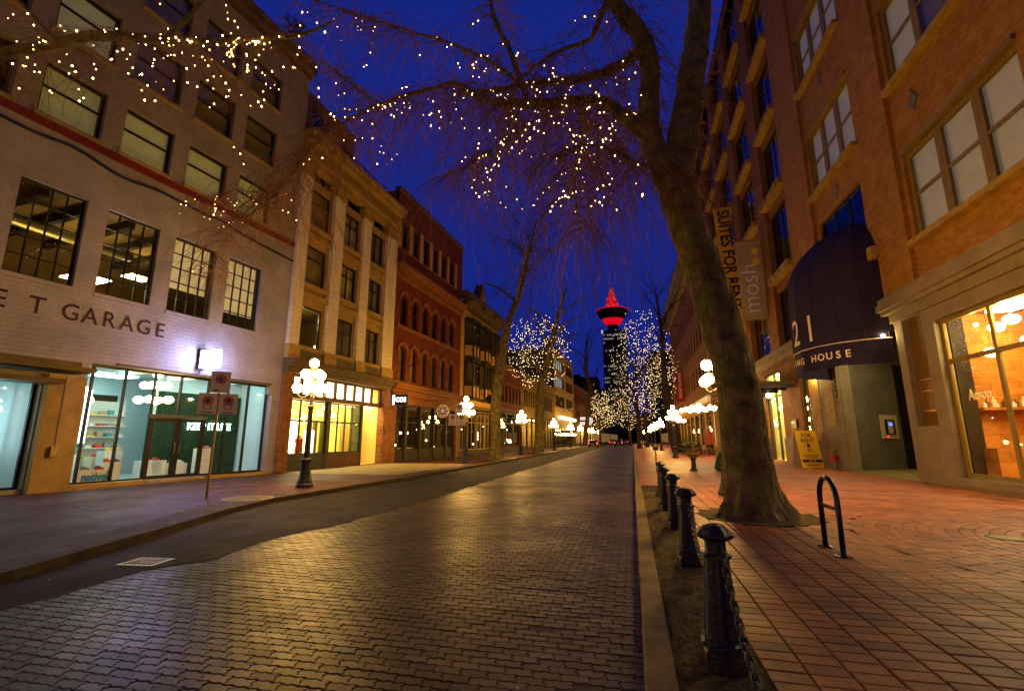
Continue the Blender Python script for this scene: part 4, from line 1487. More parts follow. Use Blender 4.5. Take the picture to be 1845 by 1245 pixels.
# ---- pale modern building
wb = thing('pale_modern_building', 'pale four storey modern building with ribbon windows, upper ones lit', 'building', (*B0, 0), RZB)
S0, S1 = 61.85, 82.5
bays = [(62.5, 72.2), (73.4, 81.9)]
rws = [(7.2, 9.4), (10.75, 12.85), (14.05, 16.1)]
mb = MB(o)
mb.wall(S0, S1, 5.2, 17.5, [(a, b, z0, z1) for a, b in bays for z0, z1 in rws], 0.1, 0.3)
mb.obj('wall', 'pale_wall', wb)
shell(wb, o, S0, S1, 14, 17.4, 'dark_cornice', 0.1)
for r_, (z0, z1) in enumerate(rws):
    for k, (a, b) in enumerate(bays):
        bk_ = 'blind_dim'
        if k == 0 and r_ == 2:
            bk_ = 'office_green'
        if k == 0 and r_ == 1:
            bk_ = 'office_blue'
        window(wb, o, a, b, z0, z1, -0.1, tuple(q / 5 for q in range(1, 5)), (), 'dark_frame', 0.12, 0.25, GLASS, bk_, 0.3)
sgn = MB(o)
sgn.box(64.5, 80.5, 0.3, 0.8, 5.05, 5.5)
sgn.obj('lit_fascia', 'warm_light_soft', wb)
wi_ = room(wb, o, 62.2, 82.2, -0.3, -3, 0.02, 5.0, 'dark_wood', 'shop_interior')
for k in range(7):
    lp = MB(o)
    lp.ball((64.5 + 2.3 * k, 0.9, 2.3), 0.2, 8, 5)
    lp.obj('wall_lamp', 'warm_light', wb)
MB(o).box(S0, S1, -0.3, 0.08, 3.2, 5.2).obj('fascia', 'dark_cornice', wb)
for a, b in ((62.4, 67), (67.3, 72), (72.3, 77), (77.3, 82)):
    window(wb, o, a, b, 0.3, 3.2, -0.15, (0.25, 0.5, 0.75), (), 'dark_frame', 0.1, 0.08, name='display_window')

# ---- brown building and the farther blocks
bw = thing('brown_building', 'dark brown brick building beyond the pale modern block', 'building', (*B0, 0), RZB)
S0, S1 = 82.6, 106
hl = [(84 + 2.4 * k, 85.2 + 2.4 * k, z0, z0 + 1.9) for k in range(9) for z0 in (6, 9.6)]
MB(o).wall(S0, S1, 0, 12.8, hl, 0.2, 0.2).obj('wall', 'brown_brick', bw)
shell(bw, o, S0, S1, 12, 12.7, 'brown_brick', 0.2)
for a, b, z0, z1 in hl:
    window(bw, o, a, b, z0, z1, 0.08, (), (0.5,), 'dark_wood', 0.07, 0.06, DGLASS, 'dark_room', 0.2)
MB(o).box(S0, S1, 0.0, 0.5, 12.8, 13.2).obj('cornice', 'dark_cornice', bw)
for k in range(4):
    MB(o).box(84 + 5.5 * k, 88.5 + 5.5 * k, 0.203, 0.25, 0.5, 3.4).obj('lit_shopfront', 'shop_far', bw)
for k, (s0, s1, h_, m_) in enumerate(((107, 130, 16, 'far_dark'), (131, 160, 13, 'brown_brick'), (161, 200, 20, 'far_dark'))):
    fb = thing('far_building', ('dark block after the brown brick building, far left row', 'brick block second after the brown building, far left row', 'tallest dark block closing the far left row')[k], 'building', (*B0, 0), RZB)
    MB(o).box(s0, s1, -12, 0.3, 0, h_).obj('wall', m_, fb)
    for q in range(int((s1 - s0) / 4)):
        for r_ in range(3):
            MB(o).box(s0 + 1 + 4 * q, s0 + 3 + 4 * q, 0.303, 0.4, 5 + 3.4 * r_, 7 + 3.4 * r_).obj('window', 'dark_room' if (q + r_) % 4 else 'blind_dim', fb)
        MB(o).box(s0 + 0.6 + 4 * q, s0 + 3.6 + 4 * q, 0.303, 0.4, 0.4, 3.2).obj('lit_shopfront', 'shop_far', fb)
# ------------------------------------------------------------------ buildings, near side
C0 = (10.12, 16.5, 0)
RZC = PI / 2
o = 1
nb_ = thing('brick_corner_building', 'orange brick building with cream sash windows above the corner shop', 'building', C0, RZC)
SW0, SW1 = -9.0, 14.0
big_rows = [(8.5, 11.7), (14.6, 18.0), (20.7, 24.0)]
bayA = (-3.2, 2.15)
bayA2 = (-9.0, -4.2)
bayB = (5.1, 10.05)
holesA = [(bayA[0], bayA[1], z0, z1) for z0, z1 in big_rows] + [(bayA2[0] + 0.3, bayA2[1], z0, z1) for z0, z1 in big_rows]
holesB = [(bayB[0], bayB[1], z0, z1) for z0, z1 in ((14.35, 17.75), (20.65, 24.0))] + [(5.3, 9.9, 7.6, 12.6)]
mb = MB(o)
mb.wall(SW0, SW1, 6.9, 31, holesA + holesB, 0, 0.30)
mb.obj('wall', 'orange_brick', nb_)
for a, b in ((2.4, 4.5), (10.35, 14.0)):
    MB(o).box(a, b, 0.0, 0.16, 7.0 if a < 5 else 6.6, 31).obj('pier', 'orange_brick', nb_)
shell(nb_, o, SW0, SW1, 14, 31, 'orange_brick', -0.31)
for (a, b, z0, z1) in holesA:
    n = 3
    w_ = (b - a) / n
    sl = MB(o)
    sl.box(a - 0.15, b + 0.15, -0.05, 0.28, z0 - 0.26, z0 - 0.06)
    sl.box(a - 0.05, b + 0.05, -0.2, 0.20, z0 - 0.06, z0 - 0.002)
    sl.obj('sill', 'sill_stone', nb_)
    MB(o).box(a - 0.05, b + 0.05, 0.0, 0.12, z1, z1 + 0.14).obj('lintel', 'win_frame', nb_)
    for k in range(n):
        window(nb_, o, a + k * w_ + 0.004, a + (k + 1) * w_ - 0.004, z0, z1, -0.16, (), (0.5,), 'win_frame', 0.17, 0.12, GLASS, 'blind_streetlight_emit' if (k + int(z0)) % 4 != 3 else 'blind_dim', 0.14, name='sash_window')
for (a, b, z0, z1) in holesB[:2]:
    n = 3
    w_ = (b - a) / n
    sl = MB(o)
    sl.box(a - 0.15, b + 0.15, -0.05, 0.28, z0 - 0.26, z0 - 0.06)
    sl.box(a - 0.05, b + 0.05, -0.2, 0.20, z0 - 0.06, z0 - 0.002)
    sl.obj('sill', 'sill_stone', nb_)
    MB(o).box(a - 0.05, b + 0.05, 0.0, 0.12, z1, z1 + 0.14).obj('lintel', 'win_frame', nb_)
    for k in range(n):
        window(nb_, o, a + k * w_ + 0.004, a + (k + 1) * w_ - 0.004, z0, z1, -0.16, (), (0.5,), 'win_frame', 0.17, 0.12, GLASS, 'blind_streetlight_emit', 0.14, name='sash_window')
window(nb_, o, 5.3, 9.9, 7.6, 12.6, -0.18, (0.33, 0.66), (0.5,), 'dark_frame', 0.12, 0.1, DGLASS, 'dark_room', 0.25)
for s_, z_ in ((1.0, 13.2), (7.5, 13.3), (7.5, 19.5), (-1.2, 19.4)):
    MB(o).prism([(s_ - 0.28, z_), (s_, z_ - 0.4), (s_ + 0.28, z_), (s_, z_ + 0.4)], 0.0, 0.05, 'y').obj('wall_plate', 'stucco_grey', nb_)
# projecting stone course over the shop
cm = MB(o)
cm.box(SW0, 4.45, 0.0, 0.14, 5.95, 6.30)
cm.box(SW0, 4.75, 0.0, 0.42, 6.45, 6.72)
cm.box(SW0, 4.70, 0.0, 0.30, 6.30, 6.45)
cm.box(SW0, 4.70, 0.0, 0.34, 6.72, 6.95)
cm.obj('stone_course', 'stucco', nb_)
# shop front
mb = MB(o)
mb.wall(SW0, 4.42, -0.05, 6.9, [(-7.5, 2.05, 0.32, 5.5), (2.68, 3.92, 1.98, 5.93)], 0.02, 0.34)
mb.quad((4.42, 0.02, -0.05), (4.42, -4, -0.05), (4.42, -4, 6.9), (4.42, 0.02, 6.9))
mb.obj('shop_wall', 'stucco', nb_)
MB(o).box(2.68, 3.92, -0.30, -0.20, 1.98, 5.93).obj('pebble_panel', 'pebble', nb_)
pq = MB(o)
for a, b, c_, d_ in ((2.85, 3.75, 2.5, 2.54), (2.85, 3.75, 3.62, 3.66), (2.85, 3.75, 3.2, 3.24), (2.85, 2.89, 2.54, 3.62), (3.71, 3.75, 2.54, 3.62)):
    pq.box(a, b, -0.199, -0.15, c_, d_)
pq.obj('plaque_frame', 'plaque_edge', nb_)
MB(o).box(2.89, 3.71, -0.199, -0.17, 2.55, 3.61).obj('plaque', 'plaque', nb_)
window(nb_, o, -7.5, 2.03, 0.34, 5.48, -0.20, (0.45, 0.775), (0.735,), 'win_frame', 0.14, 0.14, name='shop_window')
window(nb_, o, -7.5, 2.03, 0.33, 0.34, -0.20, (), (), 'dark_frame', 0.004, 0.004, name='threshold') if False else None
MB(o).box(-7.5, 2.05, -0.34, 0.10, 0.10, 0.315).obj('shop_sill', 'stucco', nb_)
text('lettering', 'Aesop', 0.48, 'letter_cream', nb_, (0.80, -0.155, 2.72), TR, 0.008, 0.78, bold=0.004)
MB(o).box(0.80, 0.92, -0.16, -0.147, 3.10, 3.125).obj('lettering', 'letter_cream', nb_)
ai = room(nb_, o, -7.6, 2.3, -0.4, -5.0, 0.05, 5.7, 'wood_panel', 'shop_interior')
for x, d_, z_ in ((0.44, -0.68, 4.84), (0.82, -0.68, 4.14), (-0.03, -0.78, 4.97), (-0.35, -0.9, 4.3), (-1.8, -1.5, 4.6)):
    p_ = MB(o).ball((x, d_, z_), 0.20, 14, 8, 0.72).obj('pendant_lamp', 'warm_light', ai, True)
    MB(o).tube([(x, d_, z_ + 0.13), (x, d_, 5.69)], 0.008, 4).obj('cord', 'wire', p_)
MB(o).ball((0.95, -0.5, 5.05), 0.05, 8, 5).obj('spot_lamp', 'spot_bright', ai)
MB(o).box(1.9, 2.29, -4.0, -0.85, 2.45, 2.53).obj('shelf', 'wood_panel', ai)
for k in range(22):
    bt = MB(o)
    hh = 0.18 + 0.16 * ((k * 7) % 3) / 2
    bt.lathe([(0.06, 0), (0.06, hh * 0.65), (0.02, hh * 0.75), (0.02, hh)], 8, (2.0 + 0.12 * (k % 2), -0.95 - 0.13 * k, 2.533))
    bt.obj('bottle', ('plinth', 'brown_wood', 'letter_cream')[k % 3], ai)
MB(o).box(1.5, 2.29, -4.5, -0.75, 0.33, 1.25).obj('counter', 'wood_panel', ai)
MB(o).box(-6.5, 1.6, -1.9, -1.2, 5.55, 5.62).obj('ceiling_light', 'warm_light', ai)
for x in (-0.3, -1.6):
    MB(o).ball((x, -0.55, 5.25), 0.085, 10, 6).obj('spot_lamp', 'window_spot', ai)
MB(o).box(2.1, 2.295, -0.84, -0.42, 0.06, 5.6).obj('dark_curtain', 'dark_wood', ai)
# recessed doorway with angled grey wall
rc = MB(o)
rc.quad((10.1, 0.0, -0.02), (13.4, -4.6, -0.02), (13.4, -4.6, 6.9), (10.1, 0.0, 6.9))
rc.quad((4.42, -3.98, -0.02), (13.4, -4.6, -0.02), (13.4, -4.6, 6.9), (4.42, -3.98, 6.9))
rc.quad((4.42, 0.0, 6.88), (10.1, 0.0, 6.88), (13.4, -4.6, 6.88), (4.42, -4.6, 6.88))
rc.obj('recess_wall', 'stucco_grey', nb_)
fl_ = MB(o)
fl_.poly([(4.42, 0.0, 0.012), (10.1, 0.0, 0.012), (13.4, -4.6, 0.012), (4.42, -4.6, 0.012)])
fl_.obj('recess_floor', 'concrete_walk', nb_)
dj = MB(o)
dv = Vector((13.4 - 10.1, -4.6, 0)).normalized()
nv = Vector((-dv.y, dv.x, 0)) * -1          # towards the street side


def on_recess(t, out, z):
    p = Vector((10.1, 0, 0)) + dv * t + nv * out
    return (p.x, p.y, z)


def recess_box(mb, t0, t1, o0, o1, z0, z1):
    P = [on_recess(t, q, z) for t in (t0, t1) for q in (o0, o1) for z in (z0, z1)]
    i = len(mb.v)
    mb.v += P
    for q in ((0, 1, 3, 2), (4, 6, 7, 5), (0, 4, 5, 1), (2, 3, 7, 6), (0, 2, 6, 4), (1, 5, 7, 3)):
        mb.f.append(tuple(i + k for k in q))


ip = thing('intercom_panel', 'steel intercom panel with blue screen on the grey doorway wall', 'intercom', C0, RZC)
m_ = MB(); recess_box(m_, 2.65, 4.0, 0.01, 0.05, 1.55, 2.75); m_.obj('plate', 'sign_white', ip)
m_ = MB(); recess_box(m_, 2.95, 3.7, 0.055, 0.09, 1.75, 2.5); m_.obj('housing', 'sign_black', ip)
m_ = MB(); recess_box(m_, 3.12, 3.5, 0.095, 0.11, 1.8, 2.42); m_.obj('keypad', 'sign_white', ip)
m_ = MB(); recess_box(m_, 3.16, 3.46, 0.113, 0.12, 2.2, 2.34); m_.obj('screen', 'screen_blue', ip)
m_ = MB(); recess_box(m_, 3.05, 3.15, 0.055, 0.075, 1.6, 1.7); m_.obj('button', 'dot_red', ip)
m_ = MB(); recess_box(m_, 4.35, 5.3, 0.005, 0.06, 0.02, 5.4); m_.obj('door', 'dark_frame', nb_)
m_ = MB(); recess_box(m_, 5.4, 5.55, 0.005, 0.12, 0.02, 5.4); m_.obj('door_frame', 'stucco', nb_)
# stone pilaster with louvre beyond the doorway
MB(o).box(10.12, 12.5, -0.5, 0.10, -0.05, 6.6).obj('stone_pilaster', 'stucco', nb_)
MB(o).box(10.15, 12.45, 0.10, 0.22, -0.05, 1.9).obj('pilaster_base', 'stucco', nb_)
MB(o).box(10.7, 11.9, 0.103, 0.12, 2.2, 5.9).obj('pilaster_panel', 'sill_stone', nb_)
for k in range(9):
    MB(o).box(10.25, 10.65, 0.103, 0.15, 3.6 + 0.24 * k, 3.72 + 0.24 * k).obj('louvre', 'dark_cornice', nb_)
MB(o).box(12.5, 14.0, -0.4, 0.12, -0.05, 6.6).obj('brick_pier', 'orange_brick', nb_)
MB(o).box(12.5, 14.0, 0.12, 0.2, -0.05, 1.45).obj('pier_base', 'stucco', nb_)
sp_ = thing('wall_spotlight', 'small bare spotlight glaring under the dark awning edge', 'light', C0, RZC)
MB(o).ball((4.72, 0.30, 5.55), 0.06, 10, 6).obj('bulb', 'spot_bright', sp_)
bq = MB(o)
bq.box(4.62, 4.82, -0.3, 0.12, 5.5, 5.75)
bq.tube([(4.72, 0.1, 5.65), (4.72, 0.26, 5.62)], 0.02, 6)
sf = MB(o).box(6.4, 8.6, -1.4, -0.7, 6.80, 6.87).obj('added_soffit_light', 'shop_light', nb_)  # ceiling light added to brighten the recess wall
bq.obj('bracket', 'dark_frame', sp_)
# alarm box near the awning
MB(o).box(4.35, 4.75, 0.165, 0.42, 8.7, 9.2).obj('alarm_box', 'sill_stone', nb_)

# awning
aw_ = thing('awning', 'large dark purple domed awning over the recessed doorway', 'awning', C0, RZC)
sc0, aa, ab, zb0, zv, zd = 7.6, 2.95, 2.5, 4.45, 5.45, 8.0
NS = 9


def aw_pt(th, z):
    if z <= zd:
        f = 1.0
    else:
        f = math.sqrt(max(0, 1 - ((z - zd) / 3.0) ** 2))
    return (sc0 + aa * math.cos(th) * (0.45 + 0.55 * f), ab * math.sin(th) * f + 0.02, z)


zl = [zv, 6.3, 7.2, zd, 8.8, 9.5, 10.1, 10.55, 10.85, 10.98]
for k in range(0, NS):      # each gore is a panel of its own
    m_ = MB(o)
    t0, t1 = PI * k / NS, PI * (k + 1) / NS
    for za, zc_ in zip(zl, zl[1:]):
        m_.quad(aw_pt(t0, za), aw_pt(t1, za), aw_pt(t1, zc_), aw_pt(t0, zc_))
    for q in range(2):
        e = 0.02
    g_o = m_.obj('gore', 'awning_cloth', aw_)
    if k:
        sm_ = MB(o)
        sm_.tube([aw_pt(t0, z) for z in zl], 0.022, 5)
        sm_.obj('seam', 'awning_cloth', g_o)
m_ = MB(o)
for k in range(NS):
    t0, t1 = PI * k / NS, PI * (k + 1) / NS
    dz0, dz1 = 0.05 * (k % 2), 0.05 * ((k + 1) % 2)
    a, b = aw_pt(t0, zv - 0.01), aw_pt(t1, zv - 0.01)
    m_.quad((a[0], a[1], zb0 + dz0), (b[0], b[1], zb0 + dz1), b, a)
m_.obj('valance', 'awning_cloth', aw_)
m_ = MB(o)
m_.tube([aw_pt(PI * k / NS, zv + 0.0) for k in range(NS + 1)], 0.02, 5)
m_.obj('piping', 'letter_cream', aw_)
fr_ = MB(o)
for k in range(1, NS, 2):
    fr_.tube([(lambda q: (sc0 + (q[0] - sc0) * 0.95, max(0.02, q[1] - 0.12), q[2]))(aw_pt(PI * k / NS, z)) for z in zl], 0.02, 5)
fr_.obj('frame', 'steel', aw_)


def aw_letter(ch, th, z, size, mat='letter_cream', sx=1.0):
    p = aw_pt(th, z)
    # outward normal of the ellipse in local xy
    n_ = Vector((math.cos(th) / aa, math.sin(th) / ab, 0)).normalized()
    ang = math.atan2(n_.y, n_.x) + PI / 2
    text('lettering', ch, size, mat, aw_, (p[0] + n_.x * 0.03, p[1] + n_.y * 0.03, z), (PI / 2, 0, ang), 0.005, sx, bold=0.006)


for ch, th in (('2', 1.66), ('1', 2.02)):
    aw_letter(ch, th, 5.75, 1.7, sx=0.8)
word = 'ING HOUSE'
th0, th1 = 1.50, 2.55
for k, ch in enumerate(word):
    if ch != ' ':
        aw_letter(ch, th0 + (th1 - th0) * k / (len(word) - 1), 4.82, 0.42)

# ---- loft building
lb = thing('loft_building', 'tall brick loft building with deep stone sills between brick piers', 'building', C0, RZC)
LS0, LS1, LT = 14.02, 48.0, 40.0
floors = [12.4, 17.9, 23.2, 28.7, 34.2]
piers = [(18.35, 20.4), (25.6, 27.6), (32.8, 34.8), (40.0, 42.0)]
bays_ = [(14.05, 18.35), (20.4, 25.6), (27.6, 32.8), (34.8, 40.0), (42.0, 47.2)]
for a, b in piers + [(47.2, 48.0)]:
    MB(o).box(a, b, -0.6, 0.12, 7.6, LT).obj('pier', 'loft_brick', lb)
for a, b in bays_:
    for k, z in enumerate([7.6] + floors):
        zn = (floors + [LT])[k]
        if z > 7.6:
            sl = MB(o)
            sl.box(a + 0.02, b - 0.02, -0.35, 0.42, z - 0.42, z)
            so = sl.obj('sill', 'sill_stone', lb)
            for q in range(4):
                x = a + 0.5 + q * (b - a - 1.0) / 3
                MB(o).box(x - 0.16, x + 0.16, 0.423, 0.46, z - 0.34, z - 0.12).obj('sill_block', 'stucco_grey', so)
            MB(o).box(a, b, -0.6, -0.1, z - 1.0, z - 0.42).obj('spandrel', 'loft_brick', lb)
        zt_ = zn - 1.0 if z < floors[-1] else LT - 1
        window(lb, o, a + 0.02, b - 0.02, z + 0.005, zt_, -0.32, (0.25, 0.5, 0.75), (0.62,), 'dark_frame', 0.14, 0.1, DGLASS if (k % 2) else GLASS, 'dark_room' if k != 2 else 'blind_dim', 0.5)
MB(o).box(LS0, LS1, -0.7, 0.2, LT, LT + 0.8).obj('parapet', 'dark_cornice', lb)
shell(lb, o, LS0, LS1, 14, LT, 'loft_brick', -0.62)
cm = MB(o)
cm.box(LS0, LS1, -0.4, 0.20, 6.7, 7.1)
cm.box(LS0, LS1, -0.4, 0.35, 7.1, 7.4)
cm.box(LS0, LS1, -0.4, 0.22, 7.4, 7.6)
cm.obj('stone_course', 'stucco', lb)
# ground floor of the loft: glazed strip, brick, lit doorway
mb = MB(o)
mb.wall(LS0, LS1, -0.05, 6.7, [(14.2, 16.0, 1.2, 6.2), (19.8, 23.4, 0.03, 6.3), (25.5, 30.5, 1.0, 6.2), (32, 37, 1.0, 6.2), (39, 44, 1.0, 6.2)], -0.05, 0.3)
mb.obj('ground_wall', 'loft_brick', lb)
MB(o).box(16.02, 19.7, -0.04, 0.08, -0.05, 1.55).obj('stone_base', 'stucco', lb)
MB(o).box(23.5, 25.4, -0.04, 0.08, -0.05, 1.55).obj('stone_base', 'stucco', lb)
window(lb, o, 14.2, 16.0, 1.2, 6.2, -0.2, (0.5,), (0.8,), 'win_frame', 0.1, 0.08, GLASS, 'blind_dim', 0.3, name='display_window')
for a, b in ((25.5, 30.5), (32, 37), (39, 44)):
    window(lb, o, a, b, 1.0, 6.2, -0.2, (0.25, 0.5, 0.75), (0.75,), 'dark_frame', 0.1, 0.08, GLASS, 'blind_warm', 0.8, name='display_window')
ly = room(lb, o, 19.7, 23.5, -0.35, -3.0, 0.02, 6.4, 'room_cream', 'lobby_interior')
MB(o).box(20.1, 23.1, -2.6, -0.8, 6.28, 6.34).obj('ceiling_light', 'lobby_light', ly)
MB(o).box(19.9, 21.2, -2.9, -2.0, 0.05, 1.2).obj('bench', 'room_cream', ly)
dw = MB(o)
for x in (19.8, 21.5, 23.3):
    dw.box(x, x + 0.1, -0.3, -0.15, 0.03, 6.3)
dw.box(19.8, 23.4, -0.3, -0.15, 4.5, 4.62)
dw.box(19.8, 23.4, -0.3, -0.15, 6.2, 6.3)
do = dw.obj('door', 'alu_frame', lb)
q = bpy.data.objects.new('pane', pane_mesh(3.4, 6.1, GLASS))
link(q, do, (21.6, -0.22, 3.2))
cn = thing('entrance_canopy', 'dark flat steel canopy over the bright lobby doorway', 'canopy', C0, RZC)
c_ = MB(o)
c_.box(16.4, 24.2, 0.0, 2.1, 4.95, 5.15)
c_.obj('roof', 'dark_cornice', cn)
for k in range(5):
    MB(o).box(16.5 + 1.85 * k, 16.62 + 1.85 * k, 0.0, 2.05, 4.72, 4.945).obj('rib', 'dark_frame', cn)
c_ = MB(o)
for x in (17.2, 20.3, 23.4):
    c_.tube([(x, 2.0, 5.15), (x, 0.1, 6.6)], 0.03, 6)
c_.obj('tie_rod', 'steel', cn)
sc_l = thing('wall_light', 'narrow glowing uplight washing the brick pier beside the canopy', 'light', C0, RZC)
MB(o).box(12.9, 13.2, 0.20, 0.34, 5.05, 5.2).obj('lamp', 'spot_bright', sc_l)
MB(o).box(12.85, 13.25, 0.125, 0.38, 5.2, 5.32).obj('housing', 'dark_frame', sc_l)
kp = thing('alarm_keypad', 'small black keypad with green light on the brick beside the sandwich board', 'keypad', C0, RZC)
MB(o).box(17.0, 18.0, -0.045, 0.06, 2.2, 2.75).obj('housing', 'sign_black', kp)
MB(o).box(17.45, 17.75, 0.063, 0.08, 2.5, 2.6).obj('green_display', 'dot_green', kp)
MB(o).box(17.1, 17.2, 0.063, 0.08, 2.5, 2.6).obj('red_light', 'dot_red', kp)

# ---- far brick building with cornice
fb = thing('far_brick_building', 'brick building with heavy pale cornice beyond the lofts', 'building', C0, RZC)
FS0, FS1, FT = 48.1, 104.0, 29.0
hl = [(50 + 3.4 * k, 51.6 + 3.4 * k, z0, z0 + 3.0) for k in range(15) for z0 in (9.2, 14.8, 20.4)]
MB(o).wall(FS0, FS1, 6.0, FT, hl, 0, 0.25).obj('wall', 'loft_brick', fb)
shell(fb, o, FS0, FS1, 14, FT, 'loft_brick')
for a, b, z0, z1 in hl:
    window(fb, o, a, b, z0, z1, -0.16, (), (0.5,), 'dark_wood', 0.09, 0.08, DGLASS, 'dark_room', 0.25)
cm = MB(o)
cm.box(FS0, FS1 + 0.8, 0.0, 0.7, FT - 1.4, FT - 0.6)
cm.box(FS0, FS1 + 1.3, -0.3, 1.3, FT - 0.6, FT + 0.9)
cm.box(FS0, FS1 + 1.6, -0.3, 1.7, FT + 0.9, FT + 1.6)
for k in range(46):
    cm.box(FS0 + 0.4 + 1.2 * k, FS0 + 0.8 + 1.2 * k, 0.0, 1.1, FT - 1.3, FT - 0.62)
cm.obj('cornice', 'stucco', fb)
MB(o).box(FS0, FS1, 0.0, 0.6, 6.3, 7.0).obj('lit_fascia', 'blind_warm', fb)
cm = MB(o)
cm.wall(FS0, FS1, -0.05, 6.3, [(50 + 6 * k, 54.5 + 6 * k, 0.5, 5.2) for k in range(9)], 0.05, 0.3)
cm.obj('shopfront', 'ochre_wall', fb)
for k in range(9):
    window(fb, o, 50 + 6 * k, 54.5 + 6 * k, 0.5, 5.2, -0.12, (0.33, 0.66), (0.75,), 'dark_wood', 0.12, 0.1, GLASS, 'blind_warm' if k % 2 == 0 else 'blind_dim', 0.5, name='display_window')
for k, (s0, s1, h_) in enumerate(((106, 130, 22), (131, 170, 14))):
    q_ = thing('far_building', ('dark block after the cornice building, near side row', 'low dark block ending the near side row')[k], 'building', C0, RZC)
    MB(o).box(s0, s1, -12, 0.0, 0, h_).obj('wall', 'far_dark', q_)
    for q in range(int((s1 - s0) / 5)):
        for r_ in range(3):
            MB(o).box(s0 + 1 + 5 * q, s0 + 3.5 + 5 * q, 0.003, 0.1, 4.5 + 3.2 * r_, 6.4 + 3.2 * r_).obj('window', 'dark_room' if (q + r_) % 3 else 'blind_dim', q_)
        MB(o).box(s0 + 0.6 + 5 * q, s0 + 4 + 5 * q, 0.003, 0.1, 0.4, 3.2).obj('lit_shopfront', 'shop_far', q_)

# ------------------------------------------------------------------ tower and far skyline
TY = 400.0
tw = thing('observation_tower', 'dark office tower topped by a disc pod and red lit cone', 'tower', (-11.9, TY, 0))
MB().box(-8.6, 11.0, -8, 12, 0, 90.5).obj('shaft', 'tower_wall', tw)
MB().lathe([(4.2, 90), (4.2, 95), (5.0, 96.2)], 24).obj('pod_neck', 'tower_disc', tw)
MB().lathe([(5.0, 96.2), (7.0, 98.6), (9.2, 101.5)], 24).obj('pod_support', 'red_glow', tw)
pod = MB()
pod.lathe([(9.4, 101.5), (11.5, 104.5), (13.0, 107.2), (13.4, 109.3), (12.6, 110.0), (7.0, 110.4)], 32)
pd = pod.obj('pod', 'tower_disc', tw)
pr = MB()
pr.tube([(13.45 * math.cos(2 * PI * k / 48), 13.45 * math.sin(2 * PI * k / 48), 109.5) for k in range(49)], 0.35, 5, False)
pr.obj('rim_light', 'red_glow', pd)
cone = MB()
cone.lathe([(6.4, 110.4), (0.3, 131)], 20)
cn_ = cone.obj('cone', 'red_glow', tw)
cl = MB()
rg = random.Random(77)
for k in range(16):
    a = 2 * PI * k / 16
    cl.tube([(6.5 * math.cos(a), 6.5 * math.sin(a), 110.4), (0.35 * math.cos(a), 0.35 * math.sin(a), 132)], 0.13, 4, False)
cl.obj('truss', 'tower_disc', cn_)
sp2 = MB()
for k in range(90):
    t = rg.random() ** 1.3
    a = rg.uniform(PI, 2 * PI)
    r_ = 6.5 * (1 - t) + 0.3
    sp2.octa((r_ * math.cos(a), r_ * math.sin(a), 110.6 + 21 * t), 0.26)
o_ = sp2.obj('sparkle_lights', 'red_glow_hot', cn_)
o_['kind'] = 'stuff'
wv = MB()
wv2 = MB()
for r_ in range(24):
    z = 10 + r_ * 3.3
    for k in range(13):
        lit = (r_ >= 22 and rg.random() < 0.8) or rg.random() < (0.55 if r_ in (8, 9, 11, 12, 13, 15) else 0.12)
        x = -8.0 + k * 1.45
        (wv if lit else wv2).box(x, x + 0.95, -8.06, -8.003, z, z + 1.5)
o_ = wv.obj('lit_windows', 'office_lit', tw)
o_['kind'] = 'stuff'
o_ = wv2.obj('dark_windows', 'dark_room', tw)
o_['kind'] = 'stuff'
MB().box(-9.4, -8.2, -8.8, -7.8, 88, 91).obj('corner_light', 'office_blue', tw)
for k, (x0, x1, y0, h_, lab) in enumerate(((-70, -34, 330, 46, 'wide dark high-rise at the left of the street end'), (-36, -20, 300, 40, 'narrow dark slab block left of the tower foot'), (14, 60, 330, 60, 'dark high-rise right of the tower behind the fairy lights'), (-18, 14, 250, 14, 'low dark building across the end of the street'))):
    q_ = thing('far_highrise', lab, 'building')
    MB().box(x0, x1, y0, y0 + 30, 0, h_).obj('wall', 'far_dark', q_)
    ww = MB()
    for q in range(int((x1 - x0) / 3)):
        for r_ in range(int(h_ / 3.5) - 1):
            if rg.random() < 0.16:
                ww.box(x0 + 0.8 + 3 * q, x0 + 2.0 + 3 * q, y0 - 0.1, y0 - 0.005, 3 + 3.5 * r_, 4.4 + 3.5 * r_)
    o2 = ww.obj('lit_windows', ('shop_far', 'office_lit')[k % 2], q_)
    o2['kind'] = 'stuff'
# ------------------------------------------------------------------ street lamps
GLOBE_M = MB().ball((0, 0, 0), 0.155, 14, 9).mesh('globe', 'globe_glow', True)
GLOBE_OFF_M = MB().ball((0, 0, 0), 0.14, 14, 9).mesh('globe', 'globe_off', True)


